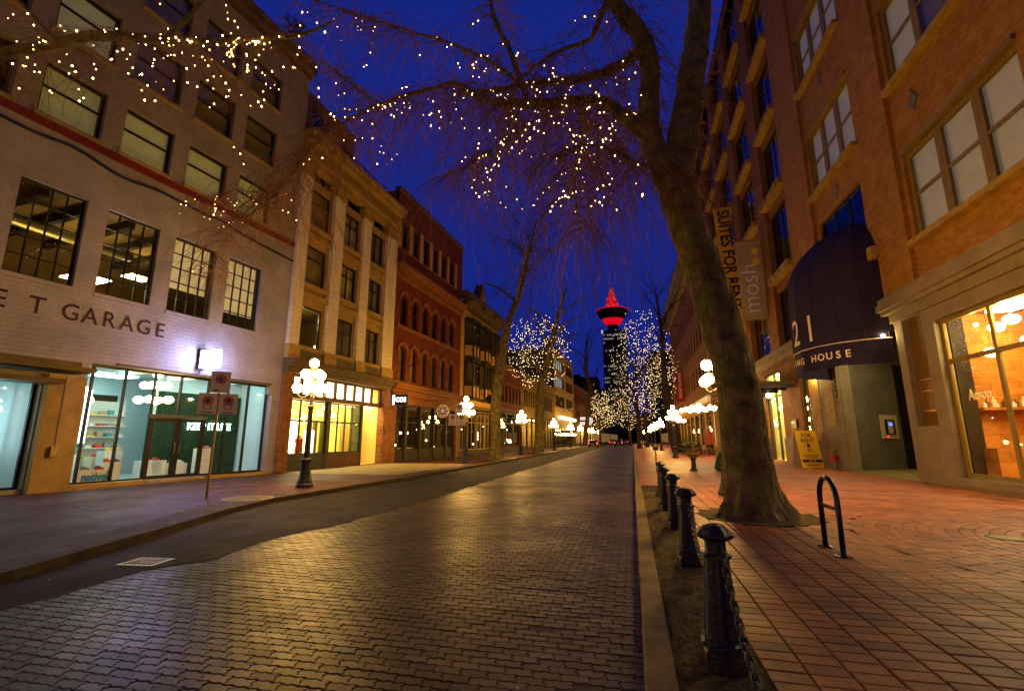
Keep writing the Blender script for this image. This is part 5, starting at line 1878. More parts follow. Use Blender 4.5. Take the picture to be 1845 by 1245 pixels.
def make_lamp():
    t = thing('street_lamp', 'lamp', 'street lamp')
    b = MB()
    b.lathe([(0.27, 0), (0.27, 0.10), (0.24, 0.13), (0.235, 0.18), (0.19, 0.30), (0.155, 0.55), (0.15, 0.78), (0.185, 0.84), (0.185, 0.89), (0.12, 0.93)], 8, ph=PI / 8)
    b.obj('base', 'black_iron', t)
    b = MB()
    b.lathe([(0.11, 0.93), (0.095, 1.2), (0.075, 2.5), (0.10, 2.54), (0.10, 2.6), (0.06, 2.66), (0.05, 3.75), (0.085, 3.8), (0.10, 3.9), (0.06, 3.94)], 10)
    b.obj('shaft', 'black_iron', t)
    for k in range(4):
        a = k * PI / 2 + 0.35
        c, s_ = math.cos(a), math.sin(a)
        arm = MB()
        pts = [(0.05, 3.02), (0.16, 2.92), (0.30, 2.88), (0.42, 2.95), (0.47, 3.06)]
        arm.tube([(r_ * c, r_ * s_, z_) for r_, z_ in pts], [0.026, 0.024, 0.022, 0.02, 0.03], 6)
        sp = [(0.05, 3.22), (0.12, 3.30), (0.20, 3.26), (0.22, 3.16), (0.16, 3.12), (0.13, 3.18)]
        arm.tube([(r_ * c, r_ * s_, z_) for r_, z_ in sp], 0.013, 5)
        up = [(0.05, 3.45), (0.14, 3.40), (0.24, 3.42), (0.29, 3.52)]
        arm.tube([(r_ * math.cos(a + PI / 4), r_ * math.sin(a + PI / 4), z_) for r_, z_ in up], [0.022, 0.02, 0.018, 0.026], 6)
        sp2 = [(0.06, 3.75), (0.15, 3.84), (0.24, 3.80), (0.27, 3.70), (0.21, 3.66)]
        arm.tube([(r_ * math.cos(a + PI / 4), r_ * math.sin(a + PI / 4), z_) for r_, z_ in sp2], 0.012, 5)
        arm.obj('arm', 'black_iron', t, True)
        g1 = bpy.data.objects.new('globe', GLOBE_M)
        link(g1, t, (0.47 * c, 0.47 * s_, 2.92 + 0.29))
        g2 = bpy.data.objects.new('globe', GLOBE_M)
        link(g2, t, (0.30 * math.cos(a + PI / 4), 0.30 * math.sin(a + PI / 4), 3.66))
    g3 = bpy.data.objects.new('globe', GLOBE_M)
    link(g3, t, (0, 0, 4.06))
    return t


lamp0 = make_lamp()
LAMPS = [(-10.38, 13.65, 'multi-globe street lamp on dark iron post before the cream brick shop'),
         (-10.36, 28.9, 'multi-globe street lamp on dark iron post before the red arched-window building'),
         (-10.3, 44.5, 'multi-globe street lamp between the two leaning trees by the low red building'),
         (-10.3, 64.0, 'multi-globe street lamp at the near end of the pale modern building'),
         (-10.3, 82.0, 'multi-globe street lamp at the far end of the pale modern building'),
         (2.5, 14.6, 'multi-globe street lamp standing behind the big leaning tree trunk'),
         (3.3, 41.0, 'multi-globe street lamp beside the patio tables under the bulb strings'),
         (1.1, -15.0, 'unseen multi-globe street lamp, added for light, on the brick pavement well before the bollard row'),  # out of view, added to light the bollards, trunk and foreground
         (-9.6, -9.5, 'unseen multi-globe street lamp, added for light, on the far pavement before the overhanging tree')]  # also behind the camera, put in for light on the left foreground
for k in range(7):
    LAMPS.append((-10.2, 97.0 + 15 * k, 'small distant multi-globe street lamp along the far end of the street'))
for k in range(6):
    LAMPS.append((3.6, 66.0 + 16 * k, 'small distant multi-globe street lamp beyond the patio'))
for k, (x, y, lab) in enumerate(LAMPS):
    o_ = lamp0 if k == 0 else copy_tree(lamp0)
    o_.location = (x, y, 0)
    o_.rotation_euler = (0, 0, 0.4 * k if k else 0.15)
    o_['label'] = lab
    o_['group'] = 'multi-globe street lamps'

# ------------------------------------------------------------------ bollards and chains


def make_bollard():
    t = thing('bollard', 'b', 'bollard')
    b = MB()
    q = PI / 8
    b.lathe([(0.135, -0.03), (0.14, 0.10), (0.118, 0.125), (0.112, 0.15)], 4, ph=PI / 4)
    b.v = [(x * 1.0, y * 1.0, z) for x, y, z in b.v]
    b.lathe([(0.118, 0.125), (0.118, 0.15), (0.10, 0.165), (0.10, 0.185)], 8, ph=q)
    b.obj('base', 'black_iron', t)
    b = MB()
    prof = []
    n = 24
    i0 = len(b.v)
    levels = [(0.093, 0.185), (0.09, 0.2), (0.068, 0.66), (0.066, 0.70)]
    for r_, z_ in levels:
        for jx in range(n):
            a = 2 * PI * jx / n
            fl = 0.90 if jx % 3 == 1 else 1.0
            b.v.append((r_ * fl * math.cos(a), r_ * fl * math.sin(a), z_))
    for k in range(len(levels) - 1):
        for jx in range(n):
            a_ = i0 + k * n + jx
            b_ = i0 + k * n + (jx + 1) % n
            b.f.append((a_, b_, b_ + n, a_ + n))
    b.obj('shaft', 'black_iron', t)
    b = MB()
    b.lathe([(0.068, 0.695), (0.082, 0.705), (0.082, 0.725), (0.062, 0.735), (0.056, 0.75), (0.056, 0.815), (0.07, 0.825)], 12)
    b.obj('collar', 'black_iron', t, False)
    b = MB()
    b.lathe([(0.066, 0.822), (0.088, 0.835), (0.104, 0.852), (0.104, 0.866), (0.092, 0.885), (0.055, 0.925), (0.015, 0.94)], 8, ph=q)
    b.obj('cap', 'black_iron', t)
    for ch in t.children:
        ch.scale = (1.32, 1.32, 1.0)
    return t


BOLL = [(0.55, 3.92), (0.62, 6.63), (0.66, 9.2), (0.64, 11.43), (0.70, 13.8)]
blab = ['black iron bollard with faceted cap, its base beside the wide mossy soil patch', 'black fluted iron bollard second along the chain from the wide mossy patch',
        'black iron bollard where the chain passes level with the tree trunk', 'black iron bollard just past the tree trunk on the chain row', 'last black iron bollard of the chain row, before the parking meter']
boll0 = make_bollard()
for k, (x, y) in enumerate(BOLL):
    o_ = boll0 if k == 0 else copy_tree(boll0)
    o_.location = (x, y, 0.0)
    o_.rotation_euler = (0, 0, 0.12 * k)
    o_['label'] = blab[k]
    o_['group'] = 'bollards along the kerb'


def link_mesh():
    b = MB()
    pts = []
    for k in range(13):
        a = 2 * PI * k / 12
        x = 0.031 * math.cos(a)
        z = 0.0
        y = 0.018 * math.sin(a)
        pts.append((x + (0.014 if math.cos(a) > 0 else -0.014), y, z))
    b.tube(pts, 0.0092, 5, cap=False)
    return b.mesh('chain_link', 'black_iron', True)


LINKM = link_mesh()
CH = [(0.58, 1.3)] + BOLL
clab = ['heavy black chain sagging from the free side of the mossy patch bollard', 'heavy black chain between the mossy patch bollard and the second one',
        'heavy black chain between the second bollard and the one level with the trunk', 'black chain between the two bollards beside the tree trunk', 'black chain to the last bollard of the row']
for k in range(len(CH) - 1):
    p0 = Vector((CH[k][0], CH[k][1], 0.78))
    p1 = Vector((CH[k + 1][0], CH[k + 1][1], 0.78))
    if k > 0:
        p0.y += 0.05
    p1.y -= 0.05
    p0.x += 0.03
    p1.x += 0.03
    L = (p1 - p0).length
    sag = 0.62 if k == 0 else 0.42
    pts = bezier_arc(p0, p1, sag, 60)
    t = thing('chain', clab[k], 'chain', (0, 0, 0), 0, 'chains between the bollards')
    acc, nxt, cnt = 0.0, 0.0, 0
    for a, b in zip(pts, pts[1:]):
        seg = (b - a).length
        while nxt < acc + seg:
            q = a.lerp(b, (nxt - acc) / seg)
            dirv = (b - a).normalized()
            rot = dirv.to_track_quat('X', 'Z') @ Matrix.Rotation(PI / 2 * (cnt % 2), 3, 'X').to_quaternion()
            o_ = bpy.data.objects.new('chain_link', LINKM)
            link(o_, t, q, rot.to_euler())
            nxt += 0.062
            cnt += 1
        acc += seg

# ------------------------------------------------------------------ bicycle rack
rk_ = thing('bicycle_rack', 'black arched steel bicycle rack bolted to the brick pavement by the tree', 'bike rack', (2.66, 7.88, 0), 0)
b = MB()
h, w = 1.0, 0.31
pts = [(0, -w, 0.012), (0, -w, h - w)] + [(0, -w * math.cos(PI * k / 14), h - w + w * math.sin(PI * k / 14)) for k in range(1, 14)] + [(0, w, h - w), (0, w, 0.012)]
b.tube(pts, 0.036, 14)
b.obj('hoop', 'rack_paint', rk_, True)
b = MB()
b.tube([(0, -w, 0.60), (0, w, 0.60)], 0.026, 10)
b.obj('cross_bar', 'rack_paint', rk_, True)
for s_ in (-1, 1):
    f_ = MB().lathe([(0.10, 0.001), (0.10, 0.012), (0.05, 0.014), (0.045, 0.03), (0.036, 0.03)], 16, (0, s_ * w, 0)).obj('foot_plate', 'rack_paint', rk_)
    for k in range(4):
        a = PI / 4 + k * PI / 2
        MB().lathe([(0.012, 0.012), (0.012, 0.022), (0.004, 0.026)], 6, (0.075 * math.cos(a), s_ * w + 0.075 * math.sin(a), 0)).obj('bolt', 'steel', f_)

# ------------------------------------------------------------------ trees


def wood(name, pts, rad, mat, parent, n=12, jit=0.05, step=0.18, seed=1):
    r_ = random.Random(seed)
    P, R = resample(pts, rad, step)
    P = [p + Vector((r_.uniform(-1, 1), r_.uniform(-1, 1), r_.uniform(-1, 1))) * R[k] * 0.10 for k, p in enumerate(P)]
    b = MB()
    b.tube(P, R, n, True, jit, r_)
    b.obj(name, mat, parent, True)
    return P, R


def weep(mb, p, d, L, n, r, rnd, g=0.25, jit=0.25, sides=3):
    p, d = Vector(p), Vector(d).normalized()
    pts = [p.copy()]
    st = L / n
    for k in range(n):
        d = (d + Vector((rnd.uniform(-jit, jit), rnd.uniform(-jit, jit), rnd.uniform(-jit, jit) - g)))
        d.normalize()
        p = p + d * st
        pts.append(p.copy())
    mb.tube(pts, [r * (1 - 0.75 * k / n) for k in range(n + 1)], sides, False)
    return pts


big = thing('street_tree', 'large leaning bare street tree with mossy forked trunk beside the bike rack', 'tree')
T = lambda px, py, Y=10.95: at(px, py, Y)
base = Vector((2.37, 10.95, -0.05))
trunk_pts = [base, base + Vector((-0.01, 0, 0.22)), Vector((2.33, 10.95, 0.6)), T(1343, 800), T(1330, 700), T(1304, 600), T(1272, 500), T(1243, 420), T(1222, 350)]
trunk_rad = [0.84, 0.63, 0.49, 0.45, 0.43, 0.42, 0.42, 0.42, 0.42]


KNOTS = [(1.5, 4.6, 0.10), (2.7, 5.2, 0.12), (3.6, 4.2, 0.09), (4.8, 4.9, 0.13), (6.0, 4.4, 0.1), (2.1, 3.7, 0.08)]


def flare_trunk():
    """trunk with root buttresses and bark ridges"""
    r_ = random.Random(4)
    P, R = resample(trunk_pts, trunk_rad, 0.07)
    n = 72
    b = MB()
    i0 = 0
    ridges = [r_.uniform(-1, 1) for _ in range(n)]
    for k, p in enumerate(P):
        z = p.z
        but = max(0, 1 - z / 0.8)
        for j in range(n):
            a = 2 * PI * j / n
            rr = R[k] * (1 + 0.13 * but * math.cos(5 * a + 0.6) + 0.09 * but * math.cos(3 * a + 2.0) + 0.06 * but * math.cos(9 * a + 0.4) + 0.04 * but * math.cos(14 * a)) * (1 + 0.034 * ridges[(j + int(4 * math.sin(k * 0.11) + 2 * math.sin(k * 0.37))) % n] + r_.uniform(-0.022, 0.022) + 0.035 * math.sin(k * 0.13 + 2 * a) + sum(hk * math.exp(-((z - zk) / 0.16) ** 2 - (((a - ak + PI) % (2 * PI) - PI) / 0.3) ** 2) for zk, ak, hk in KNOTS))
            b.v.append((p.x + rr * math.cos(a), p.y + rr * math.sin(a), p.z))
    for k in range(len(P) - 1):
        for j in range(n):
            a_ = k * n + j
            b_ = k * n + (j + 1) % n
            b.f.append((a_, b_, b_ + n, a_ + n))
    b.f.append(tuple((len(P) - 1) * n + j for j in range(n)))
    b.obj('trunk', 'bark', big, True)


flare_trunk()
LIMBS = []


def limb(pts, rad, seed, mat='bark', parent=big, n=12):
    P, R = wood('limb', pts, rad, mat, parent, n, 0.05, 0.2, seed)
    LIMBS.append((P, R))
    return P, R


limb([T(1225, 360), T(1222, 300, 11.1), T(1236, 220, 11.3), T(1248, 130, 11.6), T(1258, 40, 12.0), T(1262, -60, 12.4)], [0.42, 0.40, 0.37, 0.35, 0.31, 0.28], 21, n=18)
limb([T(1222, 355), T(1188, 290, 10.9), T(1168, 230, 10.8), T(1172, 160, 10.7), T(1168, 100, 10.5), T(1146, 50, 10.3), T(1112, 10, 10.1), T(1080, -40, 9.9)], [0.36, 0.31, 0.27, 0.24, 0.22, 0.20, 0.17, 0.14], 22, n=16)
limb([T(1166, 245, 10.8), T(1130, 215, 10.8), T(1085, 185, 10.8), T(1035, 184, 10.9), T(975, 187, 11.0), T(915, 186, 11.1), T(890, 185, 11.1)], [0.19, 0.17, 0.155, 0.14, 0.13, 0.12, 0.10], 23)
limb([T(893, 185, 11.1), T(855, 172, 11.3), T(820, 150, 11.4), T(780, 160, 11.5), T(715, 178, 11.5), T(650, 205, 11.5), T(600, 235, 11.5), T(555, 275, 11.5), T(515, 330, 11.5), T(490, 360, 11.5)], [0.09, 0.075, 0.065, 0.055, 0.05, 0.045, 0.04, 0.03, 0.022, 0.012], 24, n=8)
limb([T(1166, 82, 10.5), T(1135, 108, 10.6), T(1090, 130, 10.7), T(1035, 145, 10.9), T(975, 150, 11.1), T(905, 160, 11.2), T(835, 170, 11.3)], [0.13, 0.125, 0.11, 0.095, 0.08, 0.065, 0.05], 25, n=10)
limb([T(952, 185, 11.0), T(935, 140, 11.3), T(918, 90, 11.5), T(900, 55, 11.7), T(885, 10, 11.9), T(880, -40, 12.2)], [0.085, 0.08, 0.075, 0.07, 0.065, 0.06], 26, n=10)
limb([T(1100, -10, 10.4), T(1082, 30, 10.4), T(1065, 70, 10.5), T(1020, 88, 10.7), T(985, 105, 10.8), T(940, 140, 11.0)], [0.08, 0.075, 0.065, 0.05, 0.04, 0.03], 27, n=8)
limb([T(935, 152, 11.2), T(890, 115, 11.6), T(850, 95, 11.9), T(800, 75, 12.1), T(740, 58, 12.3), T(680, 38, 12.4), T(620, 20, 12.5), T(540, -10, 12.6)], [0.05, 0.05, 0.047, 0.043, 0.04, 0.035, 0.028, 0.02], 28, n=8)
limb([T(1150, 70, 10.4), T(1120, 45, 10.2), T(1115, 15, 10.0), T(1100, -30, 9.8)], [0.06, 0.055, 0.05, 0.04], 29, n=8)
limb([T(1048, 185, 10.9), T(1045, 260, 10.7), T(1035, 340, 10.6), T(1048, 420, 10.5)], [0.045, 0.035, 0.022, 0.01], 30, n=6)
limb([T(1200, 300, 10.7), T(1150, 295, 10.3), T(1100, 270, 10.1), T(1040, 262, 10.0), T(990, 290, 10.0)], [0.045, 0.035, 0.028, 0.02, 0.012], 31, n=6)
limb([T(905, 187, 11.1), T(930, 240, 10.8), T(890, 270, 10.7), T(830, 305, 10.6), T(790, 320, 10.5)], [0.03, 0.026, 0.02, 0.014, 0.008], 33, n=6)
limb([T(690, 190, 11.5), T(650, 165, 11.6), T(600, 125, 11.7), T(555, 100, 11.8), T(520, 55, 11.9)], [0.03, 0.027, 0.023, 0.02, 0.015], 34, n=6)
limb([T(500, 348, 11.5), T(462, 380, 11.5), T(428, 402, 11.4), T(398, 445, 11.3), T(382, 500, 11.2)], [0.02, 0.018, 0.015, 0.011, 0.006], 35, n=6)
limb([T(520, 322, 11.5), T(470, 345, 11.5), T(420, 345, 11.4), T(350, 362, 11.3)], [0.018, 0.014, 0.011, 0.006], 36, n=6)
TW = []
rt = random.Random(12)


def branchlets(limbs, count, mb, rnd, Lr=(0.8, 2.6), r0=0.014, g=0.22, tmin=0.12, subs=2, up=0.35, store=None):
    tot = [(P, R) for P, R in limbs]
    wts = [sum((a - b).length for a, b in zip(P, P[1:])) for P, R in tot]
    for _ in range(count):
        P, R = rnd.choices(tot, wts)[0]
        k = int(rnd.uniform(tmin, 1) * (len(P) - 1))
        a = rnd.uniform(0, 2 * PI)
        d = Vector((math.cos(a), math.sin(a), rnd.uniform(-0.3, up)))
        pts = weep(mb, P[k], d, rnd.uniform(*Lr), 9, r0 * rnd.uniform(0.7, 1.2), rnd, g, 0.22)
        if store is not None:
            store.append(pts)
        for _ in range(subs):
            q = pts[rnd.randrange(2, 8)]
            a = rnd.uniform(0, 2 * PI)
            p2 = weep(mb, q, (math.cos(a), math.sin(a), rnd.uniform(-0.6, 0.4)), rnd.uniform(0.4, 1.4), 6, r0 * 0.5, rnd, g, 0.25)
            if store is not None:
                store.append(p2)


crown = MB()
branchlets(LIMBS[1:], 980, crown, rt, store=TW)
# long hanging whips below the big left-hand limb
WH = []
branchlets([LIMBS[2], LIMBS[3], LIMBS[4], LIMBS[9], LIMBS[10], LIMBS[11]], 860, crown, rt, (1.8, 4.8), 0.0105, 0.33, 0.05, 2, 0.1, WH)
branchlets([LIMBS[0], LIMBS[1]], 150, crown, rt, (0.8, 2.2), 0.008, 0.2, 0.0, 2, 0.3)
WL = []
branchlets(LIMBS[13:], 60, crown, rt, (0.6, 1.6), 0.007, 0.28, 0.1, 2, 0.0, WL)
crown.obj('crown', 'twig', big)

# fairy lights wound through the big tree
fl = thing('string_lights', 'warm white fairy lights strung through the big tree over the street', 'string lights')
bu, wi = MB(), MB()
cand = [(q, 0) for pts in WH + TW for q in pts]
rb = random.Random(31)
cnt = 0


def bulb(mb, q, r=0.024):
    mb.ball((q.x, q.y, q.z - 0.02), r, 6, 4, 1.25)


bd_ = MB()


def string_up(strands, want, ok, scale, big_, dim_, wire_, rnd, every=0.24):
    got = 0
    tries = 0
    while got < want and tries < 20000:
        tries += 1
        pts = rnd.choice(strands)
        acc = rnd.uniform(0, every)
        run = []
        for a_, b_ in zip(pts, pts[1:]):
            L_ = (b_ - a_).length
            while acc < L_:
                run.append(a_.lerp(b_, acc / L_))
                acc += every * rnd.uniform(0.5, 1.6)
            acc -= L_
        run = [q for q in run if ok(q, rnd)]
        if not run:
            continue
        prev_ = None
        for q in run[:3]:
            dep = px_of(q.x, q.y, q.z)[2]
            r_ = rnd.uniform(0.0075, 0.0165) * scale(dep)
            (big_ if rnd.random() < 0.62 else dim_).ball((q.x, q.y, q.z - 0.02), r_, 6, 4, 1.25)
            if prev_ is not None:
                wire_.tube([prev_, q], 0.0035 * scale(dep), 3, False)
            prev_ = q
            got += 1


def ok_main(q, rnd):
    z = px_of(q.x, q.y, q.z)
    if z is None:
        return False
    px, py, dep = z
    if not (600 < px < 1160 and 25 < py < 385) or (px < 850 and py > 300):
        return False
    return rnd.random() < (1.0 if (850 < px < 1110 and 190 < py < 380) else 0.5)


string_up(WH + TW, 420, ok_main, lambda d: 1.0, bu, bd_, wi, rb)
for mb_, m_n in ((bu, 'fairy_glow'), (bd_, 'fairy_dim')):
    o_ = mb_.obj('bulbs', m_n, fl, True)
    o_['kind'] = 'stuff'
wi.obj('cable', 'wire', fl)['kind'] = 'stuff'

# overhanging tree on the far pavement, trunk just outside the view
lt = thing('street_tree', 'bare tree on the far pavement whose mossy limb overhangs the garage facade', 'tree')
LY = 4.6
wood('trunk', [(-10.4, 4.0, -0.05), (-10.3, 4.0, 1.2), (-10.3, 4.1, 3.5), (-10.6, 4.3, 6.0)], [0.45, 0.33, 0.30, 0.27], 'bark', lt, 18, 0.05, 0.2, 41)
L2 = []
b1 = wood('limb', [(-10.6, 4.3, 5.9), at(-60, 110, LY), at(22, 95, LY), at(100, 82, LY), at(170, 66, LY), at(300, 72, LY), at(400, 76, LY), at(480, 70, LY), at(545, 62, LY), at(600, 40, LY)], [0.18, 0.11, 0.095, 0.085, 0.08, 0.062, 0.045, 0.035, 0.025, 0.012], 'bark', lt, 12, 0.06, 0.15, 42)
L2.append(b1)
for k, (pts, rr) in enumerate([
        ([at(300, 70, LY), at(345, 25, LY + .2), at(400, -30, LY + .3)], [0.04, 0.035, 0.03]),
        ([at(110, 80, LY), at(60, 30, LY), at(20, -20, LY)], [0.03, 0.025, 0.02]),
        ([at(480, 70, LY), at(430, 140, LY + .3), at(400, 190, LY + .6)], [0.02, 0.013, 0.006])]):
    L2.append(wood('limb', pts, rr, 'bark', lt, 8, 0.05, 0.12, 50 + k))
crown2 = MB()
W2 = []
branchlets(L2[:2], 150, crown2, rt, (0.5, 1.5), 0.0055, 0.2, 0.05, 2, 0.3, W2)
branchlets([L2[0]], 70, crown2, rt, (0.8, 2.2), 0.0045, 0.32, 0.1, 2, 0.0, W2)
branchlets(L2[2:], 30, crown2, rt, (0.3, 0.9), 0.004, 0.25, 0.1, 1, 0.0, W2)
crown2.obj('crown', 'twig', lt)
nest = MB()
c_ = at(532, 50, LY)
for k in range(60):
    a = rt.uniform(0, 6.28)
    p_ = c_ + Vector((rt.gauss(0, 0.05), rt.gauss(0, 0.05), rt.gauss(0, 0.05)))
    nest.tube([p_, p_ + Vector((math.cos(a) * 0.13, math.sin(a) * 0.13, rt.uniform(-0.03, 0.05)))], 0.006, 3, False)
tag(nest.obj('bird_nest', 'bark_dark'), 'dark bundle of sticks, a nest on the thin end of the overhanging limb', 'nest')
fl2 = thing('string_lights', 'warm white fairy lights hanging in the limb before the garage facade', 'string lights')
bu, bd_, wi = MB(), MB(), MB()


def ok_left(q, rnd):
    z = px_of(q.x, q.y, q.z)
    if z is None or not (10 < z[0] < 700 and 5 < z[1] < 460) or (z[0] < 230 and z[1] > 260):
        return False
    return rnd.random() < (1.0 if z[0] > 250 else 0.45)


string_up(WL, 48, lambda q, r_: True, lambda d: 0.9, bu, bd_, wi, rb)
string_up(W2, 225, ok_left, lambda d: d / 9.0, bu, bd_, wi, rb, 0.16)
for mb_, m_n in ((bu, 'fairy_glow'), (bd_, 'fairy_dim')):
    o_ = mb_.obj('bulbs', m_n, fl2, True)
    o_['kind'] = 'stuff'
p_ = at(300, 72, LY)
wi.tube([at(60, 88, LY), at(170, 60, LY), at(300, 64, LY), at(480, 66, LY)], 0.006, 4, False)
wi.obj('cable', 'wire', fl2)['kind'] = 'stuff'


def bare_tree(name, label, pts, rad, n_l, n_t, seed, mat='bark_dark', tw='twig_dark', spread=3.0, rise=4.0, Lr=(1.0, 2.5), g=0.05, group=None, lights=0, lab2=None, lr=0.05, mid=None, ell=None):
    rnd = random.Random(seed)
    t = thing(name, label, 'tree', (0, 0, 0), 0, group)
    P, R = wood('trunk', pts, rad, mat, t, 12, 0.05, 0.4, seed)
    lim = []
    for k in range(n_l):
        q = rnd.randint(int(len(P) * 0.42), len(P) - 1)
        a = 2 * PI * k / n_l + rnd.uniform(-0.5, 0.5)
        e = P[q]
        l_ = spread * rnd.uniform(0.6, 1.15)
        h_ = rise * rnd.uniform(0.5, 1.1)
        pp = [e, e + Vector((math.cos(a) * l_ * 0.35, math.sin(a) * l_ * 0.35, h_ * 0.45)), e + Vector((math.cos(a) * l_ * 0.75, math.sin(a) * l_ * 0.75, h_ * 0.85)), e + Vector((math.cos(a) * l_, math.sin(a) * l_, h_))]
        r0 = R[q] * 0.55
        lim.append(wood('limb', pp, [r0, r0 * 0.7, r0 * 0.4, r0 * 0.12], mat, t, 7, 0.05, 0.4, seed + 7 * k))
    cr = MB()
    st = []
    branchlets(lim, n_t, cr, rnd, Lr, 0.02, g, 0.15, 3, 0.7, st)
    cr.obj('crown', tw, t)
    if lights:
        f_ = thing('string_lights', lab2, 'string lights')
        bb = MB()
        cds = [q for s_ in st for q in s_] + [q for P_, R_ in lim for q in P_]
        c3 = MB()
        for _ in range(lights):
            if ell:
                while True:
                    v = Vector((rnd.uniform(-1, 1), rnd.uniform(-1, 1), rnd.uniform(-1, 1)))
                    if 0.12 < v.length < 1 and rnd.random() < 1.15 - 0.35 * v.length:
                        break
                q = Vector((ell[0] + v.x * ell[3], ell[1] + v.y * ell[3], ell[2] + v.z * ell[4]))
                inn = Vector((ell[0], ell[1], ell[2])) - q
                weep(c3, q, inn + Vector((0, 0, -inn.length * 0.6)), rnd.uniform(0.6, 1.5), 4, 0.014, rnd, 0.1, 0.25)
            else:
                q = rnd.choice(cds)
            if mid and not mid(q):
                continue
            bb.octa((q.x, q.y, q.z), lr * rnd.uniform(0.7, 1.2))
        if ell:
            c3.obj('fine_twigs', tw, t)['kind'] = 'stuff'
        o_ = bb.obj('bulbs', 'fairy_far', f_)
        o_['kind'] = 'stuff'
        c2 = MB()
        for P_, R_ in lim:
            c2.tube([p + Vector((0, 0, 0.02)) for p in P_], 0.008, 3, False)
        c2.obj('cable', 'wire', f_)
    return t


bare_tree('street_tree', 'tall dark bare tree leaning beside the half-timbered bay building', [(-10.3, 35.6, -0.05), (-10.25, 35.6, 1.0), at(893, 740, X=-10.2), at(905, 640, X=-10.2), at(915, 585, X=-10.0), at(935, 530, 40), at(952, 460, 40.5), at(965, 400, 41)], [0.62, 0.46, 0.42, 0.38, 0.34, 0.24, 0.16, 0.08], 9, 190, 61, 'bark', spread=5.0, rise=4.5, Lr=(1.5, 3.5))
bare_tree('street_tree', 'dark leaning tree wound with white fairy lights before the grey building', [(-10.2, 52.5, -0.05), (-10.15, 52.5, 1.0), at(975, 700, Y=53.5), at(988, 640, Y=54), at(1000, 590, Y=54.5), at(1020, 520, Y=55)], [0.72, 0.55, 0.46, 0.40, 0.28, 0.1], 12, 170, 62, 'bark', spread=4.2, rise=3.6, Lr=(1.2, 3.0), g=0.12, lights=560, lab2='white fairy lights in the leaning tree before the grey building', lr=0.036, ell=(-10.4, 54.0, 11.8, 4.1, 4.6))
bare_tree('street_tree', 'slender dark tree with a sideways crook beyond the pale modern building', [(-10.0, 103, -0.05), at(1062, 720, Y=103), at(1066, 700, Y=103), at(1055, 660, Y=103), at(1058, 600, Y=103)], [0.5, 0.4, 0.36, 0.25, 0.12], 8, 90, 63, spread=5, rise=7, Lr=(2, 4))
bare_tree('street_tree', 'dark bare tree with white fairy lights low in its crown near the street end', [(-8.4, 128, -0.05), (-8.4, 128, 4), (-8.3, 128, 8)], [0.4, 0.35, 0.2], 8, 90, 64, spread=4.5, rise=5, Lr=(1.5, 3), lights=260, lab2='white fairy lights in the crown near the far street end', lr=0.06, ell=(-8.4, 128, 9.0, 4.2, 5.5))
bare_tree('street_tree', 'tall tree covered in white fairy lights hiding the foot of the tower', [(1.0, 78, -0.05), (1.1, 78, 3.5), (0.8, 78, 8), (0.9, 78, 13)], [0.45, 0.38, 0.3, 0.15], 14, 230, 65, spread=5.0, rise=5.5, Lr=(1.5, 3.5), g=0.12, lights=680, lab2='white fairy lights covering the tall tree below the tower', lr=0.040, ell=(1.9, 78, 14.0, 5.4, 8.8))
bare_tree('street_tree', 'tree with white fairy lights standing before the red banner', [(2.6, 92, -0.05), (2.5, 92, 4.5), (2.9, 92, 9), (3.2, 92, 15)], [0.42, 0.36, 0.25, 0.1], 14, 200, 66, spread=6.0, rise=5.5, Lr=(1.5, 3.5), g=0.1, lights=330, lab2='white fairy lights in the tree before the red banner', lr=0.044, ell=(5.4, 92, 14.0, 3.8, 7.0))
bare_tree('street_tree', 'smaller far tree of dense fairy lights over the parked traffic', [(-0.6, 112, -0.05), (-0.6, 112, 3), (-0.7, 112, 6), (-0.7, 112, 10)], [0.35, 0.3, 0.22, 0.1], 12, 180, 67, spread=5.5, rise=4.0, Lr=(1.5, 3.5), lights=700, lab2='dense fairy lights in the smaller far tree over the traffic', lr=0.046, ell=(-1.2, 112, 8.6, 8.0, 5.2))
bare_tree('street_tree', 'dark slanting tree trunk beside the patio tables', [(4.9, 57, -0.05), (4.6, 57, 2.2), at(1206, 735, Y=57), at(1198, 690, Y=57), at(1192, 600, Y=58), at(1180, 520, Y=59)], [0.75, 0.6, 0.5, 0.35, 0.24, 0.08], 8, 120, 68, 'bark_dark', spread=4, rise=5, Lr=(1.5, 3))
# sapling with green watering bag
sp = thing('sapling', 'thin pale sapling rising from the green watering bag', 'tree')
wood('trunk', [(4.15, 25.6, 0), at(1288, 800, Y=25.6), at(1283, 740, Y=25.6), at(1282, 690, Y=25.6), at(1288, 640, Y=25.7)], [0.07, 0.06, 0.05, 0.04, 0.02], 'sill_stone', sp, 8, 0.03, 0.2, 71)
cr = MB()
for k in range(14):
    p_ = at(1283 + rt.uniform(-2, 2), rt.uniform(640, 740), Y=25.6)
    weep(cr, p_, (rt.uniform(-1, 1), rt.uniform(-1, 1), 0.9), rt.uniform(0.5, 1.2), 6, 0.012, rt, 0.02, 0.15)
cr.obj('crown', 'twig', sp)
bag = MB()
nb = 18
lev = [(0.02, 0.36), (0.10, 0.44), (0.30, 0.42), (0.55, 0.30), (0.72, 0.16), (0.84, 0.09)]
for k, (z_, r_) in enumerate(lev):
    for j_ in range(nb):
        a = 2 * PI * j_ / nb
        rr = r_ * (1 + 0.10 * math.sin(3 * a + k) + rt.uniform(-0.05, 0.05))
        bag.v.append((4.17 + 0.12 * (1 - z_) + rr * math.cos(a), 25.6 + rr * math.sin(a), z_))
for k in range(len(lev) - 1):
    for j_ in range(nb):
        a_ = k * nb + j_
        b_ = k * nb + (j_ + 1) % nb
        bag.f.append((a_, b_, b_ + nb, a_ + nb))
